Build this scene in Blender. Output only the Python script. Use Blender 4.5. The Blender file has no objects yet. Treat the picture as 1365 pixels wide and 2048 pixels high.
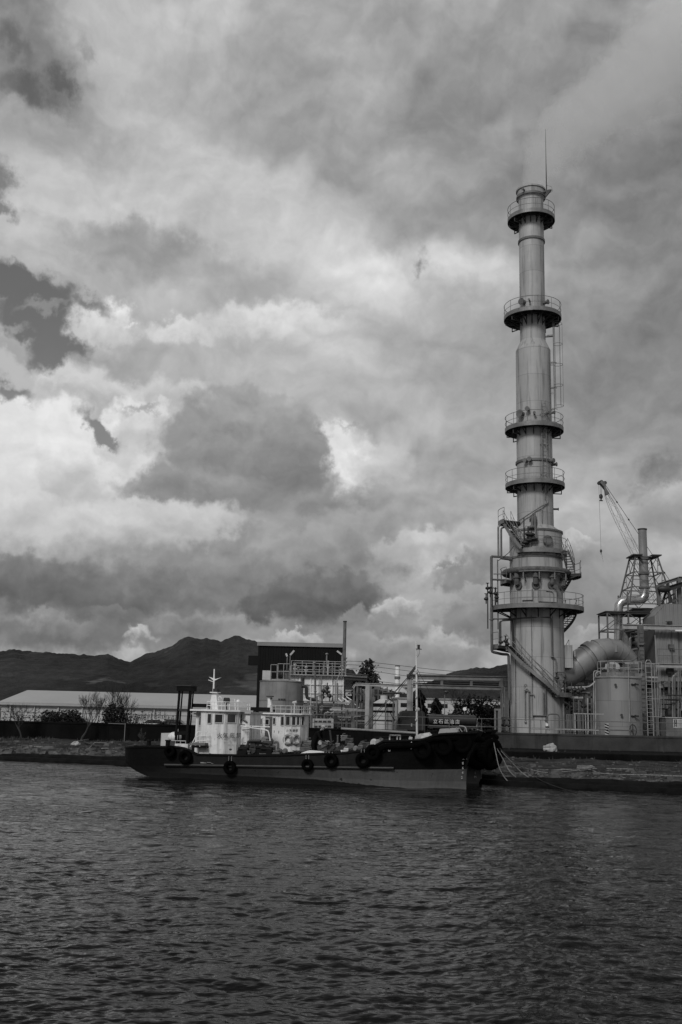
import bpy, math, random
import numpy as np
from mathutils import Vector, Matrix, noise as mnoise
R = math.radians
scene = bpy.context.scene
COL = scene.collection

# ------------------------------------------------------------------ camera
F_PX, PITCH, ROLL, CAM_H = 2030.0, R(11.15), 0.0235, 3.0
CAM = Vector((0, 0, CAM_H))
_f = Vector((0, math.cos(PITCH), math.sin(PITCH)))
_u0 = Vector((0, -math.sin(PITCH), math.cos(PITCH)))
_r0 = Vector((1, 0, 0))
_r = _r0 * math.cos(ROLL) + _u0 * math.sin(ROLL)
_u = _u0 * math.cos(ROLL) - _r0 * math.sin(ROLL)
cam = bpy.data.cameras.new('camera')
cam.sensor_width = 36.0
cam.lens = 36.0 * F_PX / 2048.0
cam.clip_start, cam.clip_end = 0.3, 9000
camo = bpy.data.objects.new('camera', cam)
COL.objects.link(camo)
_m = Matrix(((_r.x, _u.x, -_f.x, 0), (_r.y, _u.y, -_f.y, 0), (_r.z, _u.z, -_f.z, CAM_H), (0, 0, 0, 1)))
camo.matrix_world = _m
scene.camera = camo

def ray(px, py):
    return _f + _r * ((px - 682.5) / F_PX) - _u * ((py - 1024.0) / F_PX)
def W(px, py, Y):
    """world point seen at photo pixel px,py at distance Y ahead of the camera"""
    d = ray(px, py)
    return CAM + d * (Y / d.y)
def G(px, py, z=0.0):
    d = ray(px, py)
    return CAM + d * ((z - CAM_H) / d.z)

# ------------------------------------------------------------------ exposure
vs = scene.view_settings
vs.view_transform = 'Standard'; vs.look = 'None'; vs.gamma = 1.0; vs.use_curve_mapping = False
EXPO = 0.3
vs.exposure = EXPO
scene.cycles.volume_bounces = 3; scene.cycles.max_bounces = 6

# ------------------------------------------------------------------ sun (veiled by cloud, behind the camera, from the left)
SUN_EL, SUN_AZ = R(36), R(205)          # azimuth measured clockwise from +Y
sl = bpy.data.lights.new('sun', 'SUN')
sl.energy = 1.5; sl.angle = R(14); sl.color = (1, 0.995, 0.985)
so = bpy.data.objects.new('sun', sl); COL.objects.link(so)
sd = Vector((math.sin(SUN_AZ) * math.cos(SUN_EL), math.cos(SUN_AZ) * math.cos(SUN_EL), math.sin(SUN_EL)))
so.rotation_euler = sd.to_track_quat('Z', 'Y').to_euler()
so.location = (0, -20, 60)

# ------------------------------------------------------------------ world: Nishita sky behind a deck of procedural cloud
world = bpy.data.worlds.new('World'); scene.world = world; world.use_nodes = True
world.cycles.sampling_method = 'MANUAL'; world.cycles.sample_map_resolution = 512
wt = world.node_tree; wn = wt.nodes; wl = wt.links; wn.clear()
def N(t, **k):
    n = wn.new(t)
    for a, b in k.items(): setattr(n, a, b)
    return n
def M1(op, a, b=None, c=None, clamp=False):
    n = N('ShaderNodeMath', operation=op, use_clamp=clamp)
    for i, v in enumerate((a, b, c)):
        if v is None: continue
        if isinstance(v, (int, float)): n.inputs[i].default_value = v
        else: wl.new(v, n.inputs[i])
    return n.outputs[0]
def VM(op, a, b=None):
    n = N('ShaderNodeVectorMath', operation=op)
    for i, v in enumerate((a, b)):
        if v is None: continue
        if isinstance(v, tuple): n.inputs[i].default_value = v
        elif isinstance(v, (int, float)): n.inputs['Scale'].default_value = v
        else: wl.new(v, n.inputs[i])
    return n.outputs[0]
tc = N('ShaderNodeTexCoord').outputs['Generated']
sep = N('ShaderNodeSeparateXYZ'); wl.new(tc, sep.inputs[0])
az = M1('MULTIPLY', M1('ARCTAN2', sep.outputs[0], sep.outputs[1]), 57.29578)
el = M1('MULTIPLY', M1('ARCSINE', sep.outputs[2]), 57.29578)
cmb = N('ShaderNodeCombineXYZ'); wl.new(az, cmb.inputs[0]); wl.new(el, cmb.inputs[1])
uv = cmb.outputs[0]
def azel(px, py):
    d = ray(px, py).normalized()
    return math.degrees(math.atan2(d.x, d.y)), math.degrees(math.asin(d.z))
def noise_col(vec, scale, detail, rough=0.55, off=(0, 0, 0), stretch=(1, 1, 1), lac=2.0, dist=0.0):
    mp = N('ShaderNodeMapping'); wl.new(vec, mp.inputs[0])
    mp.inputs['Location'].default_value = off; mp.inputs['Scale'].default_value = stretch
    n = N('ShaderNodeTexNoise', noise_dimensions='2D'); wl.new(mp.outputs[0], n.inputs['Vector'])
    n.inputs['Scale'].default_value = scale; n.inputs['Detail'].default_value = detail
    n.inputs['Roughness'].default_value = rough; n.inputs['Lacunarity'].default_value = lac
    n.inputs['Distortion'].default_value = dist
    return n
def warp(vec, amps):
    out = vec
    for i, (sc_, det, amp, rg) in enumerate(amps):
        n = noise_col(vec, sc_, det, rg, off=(13.1 * i + 3, 7.7 * i, 0))
        out = VM('ADD', out, VM('MULTIPLY', VM('SUBTRACT', n.outputs['Color'], (0.5, 0.5, 0.5)), (amp, amp, 0)))
    return out
uv_soft = warp(uv, [(0.13, 3, 3.5, 0.5), (0.5, 4, 1.1, 0.5)])
uv_bil = warp(uv, [(0.30, 2, 1.6, 0.5), (0.95, 7, 1.9, 0.56)])
uv_rag = warp(uv, [(0.55, 8, 3.2, 0.6)])
WARPS = {'s': uv_soft, 'b': uv_bil, 'r': uv_rag}
PXD = 35.4
def lin(s):
    s = s / 255.0
    return ((s + 0.055) / 1.055) ** 2.4 if s > 0.04045 else s / 12.92
# photo position, radii, tilt, tone 0-255, edge softness, warp kind, opacity
CLOUDS = [
 (760, 700, 1100, 330, 0, 158, 0.9, 's', 1), (300, 430, 480, 190, -8, 178, 0.8, 's', .9), (250, 330, 260, 110, 10, 176, .9, 's', .7),
 (280, 110, 260, 170, -40, 178, 0.8, 's', .9), (660, 90, 160, 130, -50, 168, .9, 's', .7), (760, 180, 130, 120, -60, 172, .9, 's', .8),
 (560, 150, 120, 130, 60, 148, .9, 's', .8), (960, 120, 240, 150, 0, 143, .9, 's', .8), (900, 230, 330, 100, 10, 134, .9, 's', .8),
 (1080, 60, 160, 90, 20, 150, .9, 's', .7), (500, 260, 330, 90, -20, 152, .9, 's', .8), (110, 280, 180, 60, 5, 152, .9, 's', .8),
 (480, 330, 420, 70, -24, 184, .95, 's', .6), (800, 350, 200, 70, -15, 166, .9, 's', .8), (640, 300, 160, 70, -20, 142, .9, 's', .6),
 (1000, 340, 140, 80, 10, 138, .9, 's', .7), (1230, 430, 280, 220, 20, 132, .9, 's', .85), (1230, 620, 330, 300, 0, 126, .9, 's', .8), (1180, 520, 110, 60, 0, 146, .9, 's', .7), (1160, 700, 90, 60, 0, 140, .9, 's', .6), (1310, 330, 190, 90, 28, 118, .8, 's', .95), (1150, 150, 170, 90, 30, 134, .9, 's', .8), (1290, 590, 260, 260, 0, 128, .9, 's', .85),
 (1180, 560, 120, 110, 0, 150, .95, 's', .8), (930, 430, 160, 90, 0, 138, .9, 's', .8), (1120, 450, 110, 50, 0, 142, .9, 's', .6),
 (200, 420, 280, 80, -5, 190, .95, 's', .7), (60, 460, 120, 90, 20, 186, .9, 's', .6),
 (620, 460, 300, 90, -30, 188, .9, 's', .7), (720, 560, 260, 70, -20, 206, .8, 's', .85), (930, 545, 200, 62, -8, 200, .7, 's', .9), (780, 560, 90, 40, -30, 216, .9, 's', .8),
 (880, 620, 300, 70, 20, 182, .9, 's', .7), (600, 520, 160, 60, -20, 182, .9, 's', .6),
 (400, 545, 160, 52, -8, 150, .6, 'b', .85), (280, 460, 40, 34, 0, 142, .7, 'b', .7), (520, 575, 260, 60, -8, 168, .8, 's', .7),
 (100, 530, 130, 50, 0, 170, .8, 's', .6), (330, 610, 120, 40, 0, 178, .8, 's', .7),
 (540, 690, 360, 60, -4, 170, .8, 's', .8), (560, 635, 170, 34, 4, 208, .8, 'b', .9), (680, 690, 160, 55, -35, 196, .8, 's', .8), (370, 655, 70, 28, 0, 206, .8, 'b', .8),
 (600, 760, 320, 60, 0, 178, .8, 's', .7), (820, 700, 150, 110, -30, 158, .9, 's', .8), (1000, 760, 170, 90, 0, 166, .9, 's', .6), (860, 830, 130, 50, -10, 182, .9, 's', .7),
 (950, 690, 130, 120, 0, 146, .9, 's', .6), (1230, 800, 200, 140, 0, 128, .9, 's', .8), (1180, 860, 120, 70, 0, 142, .9, 's', .8), (1300, 860, 130, 60, 0, 146, .9, 's', .7),
 (120, 760, 250, 60, -20, 186, .6, 'b', .9), (150, 900, 240, 150, -5, 208, .6, 'b', .95), (60, 880, 120, 60, 0, 214, .8, 's', .8), (12, 925, 36, 44, 0, 250, .8, 's', .9), (90, 990, 220, 80, 0, 206, .9, 's', .8),
 (140, 930, 60, 50, 0, 176, .8, 'r', .7), (155, 985, 60, 40, 0, 168, .8, 'r', .6),
 (250, 870, 90, 90, 30, 200, .5, 'b', .95), (320, 850, 80, 46, 0, 212, .7, 'b', .9), (400, 790, 170, 28, 5, 192, .8, 'b', .8),
 (698, 925, 62, 70, 0, 232, .8, 'b', .95), (690, 922, 40, 34, 30, 256, .8, 'b', .95), (740, 890, 80, 40, 20, 216, .9, 's', .8), (660, 860, 70, 40, -20, 196, .9, 's', .6), (650, 890, 40, 60, 0, 216, .8, 'b', .8),
 (420, 990, 230, 52, 0, 138, .5, 'b', .95), (520, 950, 130, 46, 0, 132, .8, 'b', .85), (590, 960, 90, 60, 0, 134, .7, 'b', .8),
 (480, 810, 110, 46, 4, 148, .6, 'b', .8), (420, 900, 60, 60, 0, 156, .9, 's', .6), (300, 960, 60, 40, 0, 176, .8, 'r', .5),
 (230, 1060, 340, 60, 4, 188, .8, 's', .85), (400, 1050, 120, 40, 12, 186, .8, 'b', .8), (100, 1080, 130, 60, 0, 176, .9, 's', .8),
 (820, 960, 130, 60, -10, 168, .9, 's', .8), (880, 1010, 200, 60, 8, 162, .9, 's', .8), (1000, 900, 120, 120, 0, 152, .9, 's', .7), (1180, 930, 160, 50, -5, 158, .9, 's', .7),
 (700, 1120, 130, 70, 20, 140, .7, 'b', .9), (480, 1120, 190, 56, 14, 134, .6, 'b', .9), (560, 1170, 220, 46, 0, 126, .8, 'b', .8), (420, 1120, 90, 50, 20, 122, .8, 's', .7),
 (120, 1180, 260, 60, 0, 106, .6, 'b', .95), (250, 1130, 140, 40, 10, 140, .8, 'b', .7), (60, 1110, 26, 14, 0, 196, .9, 's', .9), (170, 1130, 60, 40, 40, 156, .8, 's', .7), (200, 1200, 180, 50, 5, 100, .8, 'b', .9), (40, 1150, 130, 44, 0, 104, .8, 'b', .8),
 (380, 1210, 220, 36, 4, 112, .8, 'b', .8), (500, 1180, 130, 30, 4, 132, .8, 's', .7),
 (60, 1235, 36, 14, 10, 134, .9, 'b', .8), (130, 1270, 330, 50, 0, 110, .9, 'b', .9), (140, 1230, 50, 24, 30, 122, .9, 'b', .6),
 (660, 1175, 110, 34, 10, 108, .6, 'b', .9), (700, 1230, 60, 24, 0, 114, .9, 's', .6), (560, 1205, 80, 30, 0, 98, .7, 'b', .8), (420, 1270, 200, 40, 5, 118, .8, 's', .7),
 (256, 1308, 34, 16, 10, 172, .8, 's', .9), (290, 1262, 20, 10, 0, 196, .9, 'r', .8), (330, 1255, 30, 10, 0, 140, .9, 'r', .7),
 (545, 1282, 40, 9, 0, 165, .8, 's', .9), (640, 1290, 80, 18, 0, 140, .9, 's', .8),
 (840, 1100, 110, 56, 15, 180, .8, 'b', .85), (840, 1075, 60, 22, 10, 196, .8, 'b', .9), (880, 1115, 56, 22, 0, 194, .8, 'b', .8), (760, 1050, 120, 40, 10, 170, .8, 's', .6), (960, 1090, 80, 34, 0, 176, .8, 's', .7),
 (890, 1130, 24, 12, 0, 124, .8, 'r', .8), (960, 1175, 60, 24, 0, 142, .8, 's', .7), (790, 1205, 50, 14, 8, 180, .9, 'b', .8), (880, 1190, 110, 30, 5, 160, .9, 's', .7),
 (800, 1240, 110, 30, 4, 132, .8, 'b', .7), (960, 1240, 90, 44, 5, 124, .7, 'b', .9), (870, 1275, 60, 16, 0, 176, .8, 'b', .85), (760, 1235, 20, 12, 0, 176, .9, 'b', .8), (850, 1315, 160, 26, 0, 134, .8, 's', .9), (710, 1310, 40, 16, 0, 168, .9, 's', .8),
 (1170, 1060, 90, 44, 0, 164, .9, 's', .7), (1155, 1072, 30, 10, 0, 182, .9, 'b', .8), (1200, 1180, 140, 60, 0, 142, .9, 's', .7), (1320, 940, 50, 34, 0, 120, .8, 'r', .75), (1300, 980, 34, 20, 30, 124, .9, 'r', .6), (1340, 985, 50, 26, 10, 172, .9, 'r', .6), (1340, 1050, 70, 50, 0, 132, .9, 's', .8),
 (1180, 1250, 90, 44, 0, 126, .9, 's', .7), (1290, 1100, 90, 60, 0, 150, .9, 's', .6), (1195, 1270, 50, 14, 0, 158, .9, 's', .6),
 (70, 110, 120, 90, -50, 118, .9, 'b', .9), (30, 60, 90, 60, -50, 126, .9, 'r', .7),
 (205, 640, 60, 46, 0, 212, .6, 'b', .95), (262, 650, 20, 10, 0, 236, .9, 'r', .9), (185, 600, 30, 16, 0, 130, .9, 'r', .6),
]
# gaps through which the blue shows (photo position, radii, tilt, softness, opacity)
GAPS = [(60, 185, 110, 30, -10, 1.0, .8), (128, 172, 44, 30, -45, .9, .85), (30, 80, 70, 26, -50, 1., .6), (165, 110, 40, 20, -60, 1., .4), (4, 362, 36, 44, 0, .8, .75), (8, 418, 36, 20, 0, .8, .75), (836, 521, 22, 17, 10, 1.3, .8),
        (50, 580, 110, 46, -8, .45, .97), (60, 640, 90, 50, 0, .5, .97), (112, 690, 50, 66, -60, .45, .97), (20, 785, 50, 22, 10, .7, .9), (170, 600, 60, 22, -20, .8, .7),
        (205, 855, 56, 22, -38, .55, .93), (225, 870, 20, 16, 0, .6, .93), (285, 815, 50, 12, 8, .9, .55), (690, 850, 44, 10, 5, 1., .4), (30, 645, 34, 12, 10, .9, .5)]
PUFFS = [(30, 660, 34, 14, 10, 150, .9, 'r', .7), (80, 610, 50, 14, 15, 140, .9, 'r', .7), (150, 655, 34, 26, 0, 190, .7, 'b', .9), (20, 700, 60, 22, 0, 146, .8, 'b', .7), (15, 740, 60, 30, 0, 176, .6, 'b', .9)]
bd = noise_col(uv, 0.09, 5, 0.55, off=(4, 2, 0), stretch=(1, 1.5, 1))
mr = N('ShaderNodeMapRange'); wl.new(bd.outputs['Fac'], mr.inputs['Value'])
mr.inputs['From Min'].default_value = .3; mr.inputs['From Max'].default_value = .7
mr.inputs['To Min'].default_value = 116; mr.inputs['To Max'].default_value = 182
cur = mr.outputs[0]
def blob_mask(px, py, rx, ry, ang, soft, wk, op):
    a, e = azel(px, py)
    mp = N('ShaderNodeMapping', vector_type='TEXTURE'); wl.new(WARPS[wk], mp.inputs[0])
    mp.inputs['Location'].default_value = (a, e, 0); mp.inputs['Rotation'].default_value = (0, 0, R(ang))
    mp.inputs['Scale'].default_value = (rx * (1 + .32 * soft) / PXD, ry * (1 + .32 * soft) / PXD, 1)
    g = N('ShaderNodeTexGradient', gradient_type='SPHERICAL'); wl.new(mp.outputs[0], g.inputs[0])
    m = N('ShaderNodeMapRange', interpolation_type='SMOOTHSTEP'); wl.new(g.outputs['Fac'], m.inputs['Value'])
    m.inputs['From Max'].default_value = soft; m.inputs['To Max'].default_value = op
    return m.outputs[0]
def mixf(fac, a, b):
    n = N('ShaderNodeMix'); wl.new(fac, n.inputs[0])
    for i, v in ((2, a), (3, b)):
        if isinstance(v, (int, float)): n.inputs[i].default_value = v
        else: wl.new(v, n.inputs[i])
    return n.outputs[0]
def rechain(cur):
    # keeps the evaluation order of the long chain (each batch waits for the one before)
    e = N('ShaderNodeCombineXYZ'); wl.new(M1('MULTIPLY', cur, 1e-9), e.inputs[0])
    for k_ in WARPS: WARPS[k_] = VM('ADD', WARPS[k_], e.outputs[0])
def add_blobs(cur, L):
    for i_, (px, py, rx, ry, ang, val, soft, wk, op) in enumerate(L):
        if i_ % 8 == 7: rechain(cur)
        cur = mixf(blob_mask(px, py, rx, ry, ang, soft, wk, op), cur, float(val))
    return cur
cur = add_blobs(cur, CLOUDS)
# heaped clouds: crisp lit top, base melting away
HEAPS = [(70, 255, 150, 60, -4, 160, 150, .9), (30, 445, 80, 50, 0, 192, 176, .7), (270, 515, 185, 75, -3, 140, 158, .95), (410, 560, 110, 60, -5, 150, 166, .85), (740, 570, 130, 76, -12, 218, 186, .9), (915, 570, 150, 68, -6, 208, 160, .9),
  (560, 660, 190, 50, 3, 212, 172, .9), (340, 665, 80, 36, 0, 214, 176, .9), (205, 660, 84, 66, 0, 222, 172, .95), (230, 640, 40, 30, 0, 232, 190, .8),
  (30, 735, 66, 50, 0, 188, 150, .95), (140, 795, 120, 55, -8, 196, 150, .9), (100, 775, 50, 30, 0, 205, 165, .9), (95, 915, 250, 125, -10, 220, 196, .95), (255, 880, 66, 76, 15, 224, 176, .95), (300, 860, 70, 50, 0, 214, 170, .8), (135, 945, 66, 62, 0, 206, 172, .7), (150, 985, 60, 40, 0, 186, 172, .6),
  (650, 905, 60, 66, 0, 214, 200, .8), (480, 905, 178, 120, -4, 152, 126, .98), (585, 925, 80, 96, -10, 142, 124, .95), (390, 985, 180, 62, 0, 150, 124, .95), (540, 850, 100, 60, 0, 156, 140, .7), (760, 940, 90, 50, 0, 190, 168, .7),
  (270, 1060, 260, 60, 6, 200, 166, .9), (90, 1120, 200, 60, 4, 178, 128, .9), (690, 1080, 140, 84, 4, 160, 130, .95), (590, 1120, 170, 76, 14, 156, 124, .95), (430, 1130, 100, 46, 20, 150, 120, .9), (480, 1160, 170, 50, 8, 136, 116, .8),
  (200, 1180, 210, 60, 4, 130, 104, .85), (50, 1160, 150, 60, 0, 124, 102, .85), (630, 1205, 165, 62, 4, 114, 88, .98), (700, 1185, 76, 40, 0, 122, 98, .9), (535, 1215, 66, 34, 0, 110, 92, .9),
  (860, 1095, 84, 40, 5, 188, 158, .8), (780, 1110, 60, 34, 0, 172, 154, .7), (925, 1155, 58, 38, 8, 140, 122, .95), (965, 1180, 50, 26, 0, 160, 142, .8), (800, 1215, 56, 20, 0, 192, 160, .85), (965, 1255, 84, 52, 4, 136, 116, .95), (870, 1285, 60, 26, 0, 186, 140, .9), (800, 1262, 90, 34, 0, 146, 124, .9), (710, 1235, 40, 26, 0, 150, 130, .7),
  (65, 1248, 50, 24, 8, 148, 112, .9), (150, 1262, 60, 30, 10, 136, 110, .9), (240, 1240, 60, 24, 0, 128, 108, .8), (285, 1276, 46, 18, 6, 196, 126, .9), (256, 1316, 36, 16, 10, 172, 150, .85), (370, 1262, 80, 24, 0, 132, 112, .8), (595, 1284, 50, 22, 2, 190, 148, .9), (1160, 1078, 40, 16, 0, 186, 160, .8), (1195, 1275, 56, 18, 0, 168, 140, .8), (820, 1320, 160, 26, 2, 146, 130, .8), (1340, 1000, 60, 34, 0, 178, 150, .7)]
for i_, (px, py, rx, ry, ang, vt, vb, op) in enumerate(HEAPS):
    if i_ % 8 == 0: rechain(cur)
    a_, e_ = azel(px, py)
    mp = N('ShaderNodeMapping', vector_type='TEXTURE'); wl.new(WARPS['b'], mp.inputs[0])
    mp.inputs['Location'].default_value = (a_, e_, 0); mp.inputs['Rotation'].default_value = (0, 0, R(ang)); mp.inputs['Scale'].default_value = (rx * 1.08 / PXD, ry * 1.08 / PXD, 1)
    g = N('ShaderNodeTexGradient', gradient_type='SPHERICAL'); wl.new(mp.outputs[0], g.inputs[0])
    m_ = N('ShaderNodeMapRange', interpolation_type='SMOOTHSTEP'); wl.new(g.outputs['Fac'], m_.inputs['Value']); m_.inputs['From Max'].default_value = .6 if py < 700 else (.3 if 800 < py < 930 else .42); m_.inputs['To Max'].default_value = op
    sy_ = N('ShaderNodeSeparateXYZ'); wl.new(mp.outputs[0], sy_.inputs[0])
    fd = N('ShaderNodeMapRange', interpolation_type='SMOOTHSTEP'); wl.new(sy_.outputs[1], fd.inputs['Value']); fd.inputs['From Min'].default_value = -.95; fd.inputs['From Max'].default_value = -.05
    tv = N('ShaderNodeMapRange'); wl.new(sy_.outputs[1], tv.inputs['Value']); tv.inputs['From Min'].default_value = -.5; tv.inputs['From Max'].default_value = .9; tv.inputs['To Min'].default_value = vb; tv.inputs['To Max'].default_value = vt
    cur = mixf(M1('MULTIPLY', m_.outputs[0], fd.outputs[0]), cur, tv.outputs[0])
# fine relief of the clouds
d1 = noise_col(uv_soft, 0.30, 6, 0.5, off=(1, 5, 0), stretch=(1, 1.35, 1))
d2 = noise_col(uv_bil, 1.2, 5, 0.5, off=(9, 5, 0), stretch=(1, 1.3, 1))
def relief(vec, sc_, det, dx, dy, gain, off, rough=.58):
    o2 = VM('ADD', vec, (dx, dy, 0))
    a = noise_col(vec, sc_, det, rough, off=off, stretch=(1, 1.35, 1)); b = noise_col(o2, sc_, det, rough, off=off, stretch=(1, 1.35, 1))
    return M1('MULTIPLY', M1('SUBTRACT', a.outputs['Fac'], b.outputs['Fac']), gain)
cur = M1('ADD', cur, M1('MULTIPLY', M1('SUBTRACT', d1.outputs['Fac'], .5), 17.0))
rl = relief(uv_soft, .30, 4, -.3, .6, 40.0, (2, 8, 0), .5)
sepu = N('ShaderNodeSeparateXYZ'); wl.new(uv, sepu.inputs[0])
cur = M1('ADD', cur, rl)
cur = M1('ADD', cur, M1('MULTIPLY', M1('SUBTRACT', d2.outputs['Fac'], .5), 9.0))
gap = None
for (px, py, rx, ry, ang, soft, op) in GAPS:
    m = blob_mask(px, py, rx, ry, ang, soft, 'r' if soft > .75 else 'b', op)
    gap = m if gap is None else M1('MAXIMUM', gap, m)
puff = None
for (px, py, rx, ry, ang, val, soft, wk, op) in PUFFS:
    m = blob_mask(px, py, rx, ry, ang, soft, wk, op)
    puff = m if puff is None else M1('MAXIMUM', puff, m)
gap = M1('MULTIPLY', gap, M1('SUBTRACT', 1.0, puff), clamp=True)
cur = add_blobs(cur, PUFFS)
c01 = M1('DIVIDE', M1('ADD', M1('MULTIPLY', M1('SUBTRACT', cur, 150.0), 1.12), 156.0), 255.0)
clin = M1('DIVIDE', M1('POWER', M1('MAXIMUM', c01, 0.02), 2.2), 2 ** EXPO)
sky = N('ShaderNodeTexSky', sky_type='NISHITA'); sky.sun_disc = False
sky.sun_elevation = SUN_EL; sky.sun_rotation = SUN_AZ
bw = N('ShaderNodeRGBToBW'); wl.new(sky.outputs[0], bw.inputs[0])
blue = M1('MULTIPLY', bw.outputs[0], 0.05)
val = mixf(gap, clin, blue)
bgn = N('ShaderNodeBackground'); wl.new(val, bgn.inputs['Color'])
wo = N('ShaderNodeOutputWorld'); wl.new(bgn.outputs[0], wo.inputs[0])

# ------------------------------------------------------------------ mesh helpers
class MB:
    def __init__(self): self.v = []; self.f = []; self.s = []
    def add(self, vs_, fs_, smooth=False):
        o = len(self.v); self.v.extend([tuple(p) for p in vs_])
        for f in fs_: self.f.append([i + o for i in f]); self.s.append(smooth)
        return self
    def box(self, a, b):
        x0, y0, z0 = [min(a[i], b[i]) for i in range(3)]; x1, y1, z1 = [max(a[i], b[i]) for i in range(3)]
        return self.add([(x0,y0,z0),(x1,y0,z0),(x1,y1,z0),(x0,y1,z0),(x0,y0,z1),(x1,y0,z1),(x1,y1,z1),(x0,y1,z1)],
                 [(0,3,2,1),(4,5,6,7),(0,1,5,4),(1,2,6,5),(2,3,7,6),(3,0,4,7)])
    def beam(self, a, b, w=.1, h=None, up=(0, 0, 1)):
        a = Vector(a); b = Vector(b); h = h or w; d = (b - a)
        if d.length < 1e-6: return self
        d.normalize(); up = Vector(up)
        if abs(d.dot(up)) > .98: up = Vector((0, 1, 0)) if abs(d.y) < .9 else Vector((1, 0, 0))
        s = d.cross(up).normalized() * (w / 2); t = s.normalized().cross(d) * (h / 2)
        P = [a - s - t, a + s - t, a + s + t, a - s + t, b - s - t, b + s - t, b + s + t, b - s + t]
        return self.add(P, [(0,1,2,3),(7,6,5,4),(4,5,1,0),(5,6,2,1),(6,7,3,2),(7,4,0,3)])
    def ibeam(self, a, b, w=.3, h=.3, t=.03, up=(0, 0, 1)):
        a = Vector(a); b = Vector(b); d = (b - a).normalized(); up = Vector(up)
        if abs(d.dot(up)) > .98: up = Vector((0, 1, 0))
        s = d.cross(up).normalized(); q = s.cross(d)
        self.beam(a + q * (h/2 - t/2), b + q * (h/2 - t/2), w, t, up); self.beam(a - q * (h/2 - t/2), b - q * (h/2 - t/2), w, t, up)
        return self.beam(a, b, t, h - 2 * t - .004, up)
    def tube(self, pts, r, n=8, closed=False, cap=True):
        pts = [Vector(p) for p in pts]; m = len(pts); rr = r if isinstance(r, (list, tuple)) else [r] * m
        V = []; nrm = None
        for i in range(m):
            if closed: d = pts[(i + 1) % m] - pts[i - 1]
            else: d = pts[min(i + 1, m - 1)] - pts[max(i - 1, 0)]
            if d.length < 1e-9: d = Vector((0, 0, 1))
            d.normalize()
            if nrm is None:
                nrm = d.cross(Vector((0, 0, 1)))
                if nrm.length < .05: nrm = d.cross(Vector((0, 1, 0)))
            nrm = (nrm - d * nrm.dot(d))
            if nrm.length < 1e-6: nrm = d.orthogonal()
            nrm.normalize(); bn = d.cross(nrm)
            for k in range(n):
                a = 2 * math.pi * k / n
                V.append(pts[i] + nrm * (rr[i] * math.cos(a)) + bn * (rr[i] * math.sin(a)))
        Fc = []
        for i in range(m if closed else m - 1):
            j = (i + 1) % m
            for k in range(n): Fc.append((i*n+k, i*n+(k+1)%n, j*n+(k+1)%n, j*n+k))
        self.add(V, Fc, True)
        if cap and not closed:
            o = len(self.v) - len(V)
            self.f.append([o + k for k in range(n)][::-1]); self.s.append(False)
            self.f.append([o + (m-1)*n + k for k in range(n)]); self.s.append(False)
        return self
    def lathe(self, prof, c=(0, 0, 0), n=48, cap=True):
        V = []
        for (r, z) in prof:
            for k in range(n):
                a = 2 * math.pi * k / n; V.append((c[0] + r * math.cos(a), c[1] + r * math.sin(a), c[2] + z))
        Fc = [(i*n+k, i*n+(k+1)%n, (i+1)*n+(k+1)%n, (i+1)*n+k) for i in range(len(prof)-1) for k in range(n)]
        self.add(V, Fc, True)
        if cap:
            o = len(self.v) - len(V); m = len(prof)
            if prof[0][0] > 1e-4: self.f.append([o + k for k in range(n)][::-1]); self.s.append(False)
            if prof[-1][0] > 1e-4: self.f.append([o + (m-1)*n + k for k in range(n)]); self.s.append(False)
        return self
    def prism(self, poly, ax, d):
        """extrude a polygon (list of 3D points) along vector d"""
        n = len(poly); P = [Vector(p) for p in poly]; Q = [p + Vector(d) for p in P]
        Fc = [list(range(n))[::-1], [n + i for i in range(n)]] + [(i, (i+1)%n, n+(i+1)%n, n+i) for i in range(n)]
        return self.add(P + Q, Fc)
    def ball(self, c, r, n=10, m=7, sq=(1, 1, 1)):
        V = [(c[0], c[1], c[2] - r*sq[2])]
        for i in range(1, m):
            t = math.pi * i / m
            for k in range(n):
                a = 2 * math.pi * k / n
                V.append((c[0] + r*sq[0]*math.sin(t)*math.cos(a), c[1] + r*sq[1]*math.sin(t)*math.sin(a), c[2] - r*sq[2]*math.cos(t)))
        V.append((c[0], c[1], c[2] + r*sq[2])); L = len(V) - 1
        Fc = [(0, 1+(k+1)%n, 1+k) for k in range(n)]
        for i in range(m-2):
            for k in range(n): Fc.append((1+i*n+k, 1+i*n+(k+1)%n, 1+(i+1)*n+(k+1)%n, 1+(i+1)*n+k))
        Fc += [(L, 1+(m-2)*n+k, 1+(m-2)*n+(k+1)%n) for k in range(n)]
        return self.add(V, Fc, True)
    def disc(self, c, r, nrm, t=.04, n=16):
        c = Vector(c); nrm = Vector(nrm).normalized()
        return self.tube([c - nrm*t/2, c + nrm*t/2], r, n)
    def corr(self, a, b, z0, z1, pitch=.3, dep=.05, thick=.03):
        """corrugated sheet wall from a to b (xy), facing the right-hand side"""
        a = Vector((a[0], a[1], 0)); b = Vector((b[0], b[1], 0)); d = b - a; L = d.length; d.normalize()
        nr = Vector((d.y, -d.x, 0)); k = max(1, int(L / pitch)); p = L / k; pts = []
        for i in range(k):
            for t, o in ((0, 0), (.42, 0), (.55, 1), (.87, 1)): pts.append(a + d*(p*(i+t)) + nr*(dep*o))
        pts.append(b.copy()); z0f = z0 if callable(z0) else (lambda t: z0); z1f = z1 if callable(z1) else (lambda t: z1)
        V = []
        for q in pts:
            t = (q - a).dot(d) / L
            V += [(q.x, q.y, z0f(t)), (q.x, q.y, z1f(t))]
        m = len(pts)
        back = [(q.x - nr.x*thick, q.y - nr.y*thick, z) for q in (a, b) for z in (z0f(0 if q is a else 1), z1f(0 if q is a else 1))]
        self.add(V + back, [(2*i, 2*i+2, 2*i+3, 2*i+1) for i in range(m-1)] + [(2*m, 2*m+1, 2*m+3, 2*m+2)])
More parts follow.
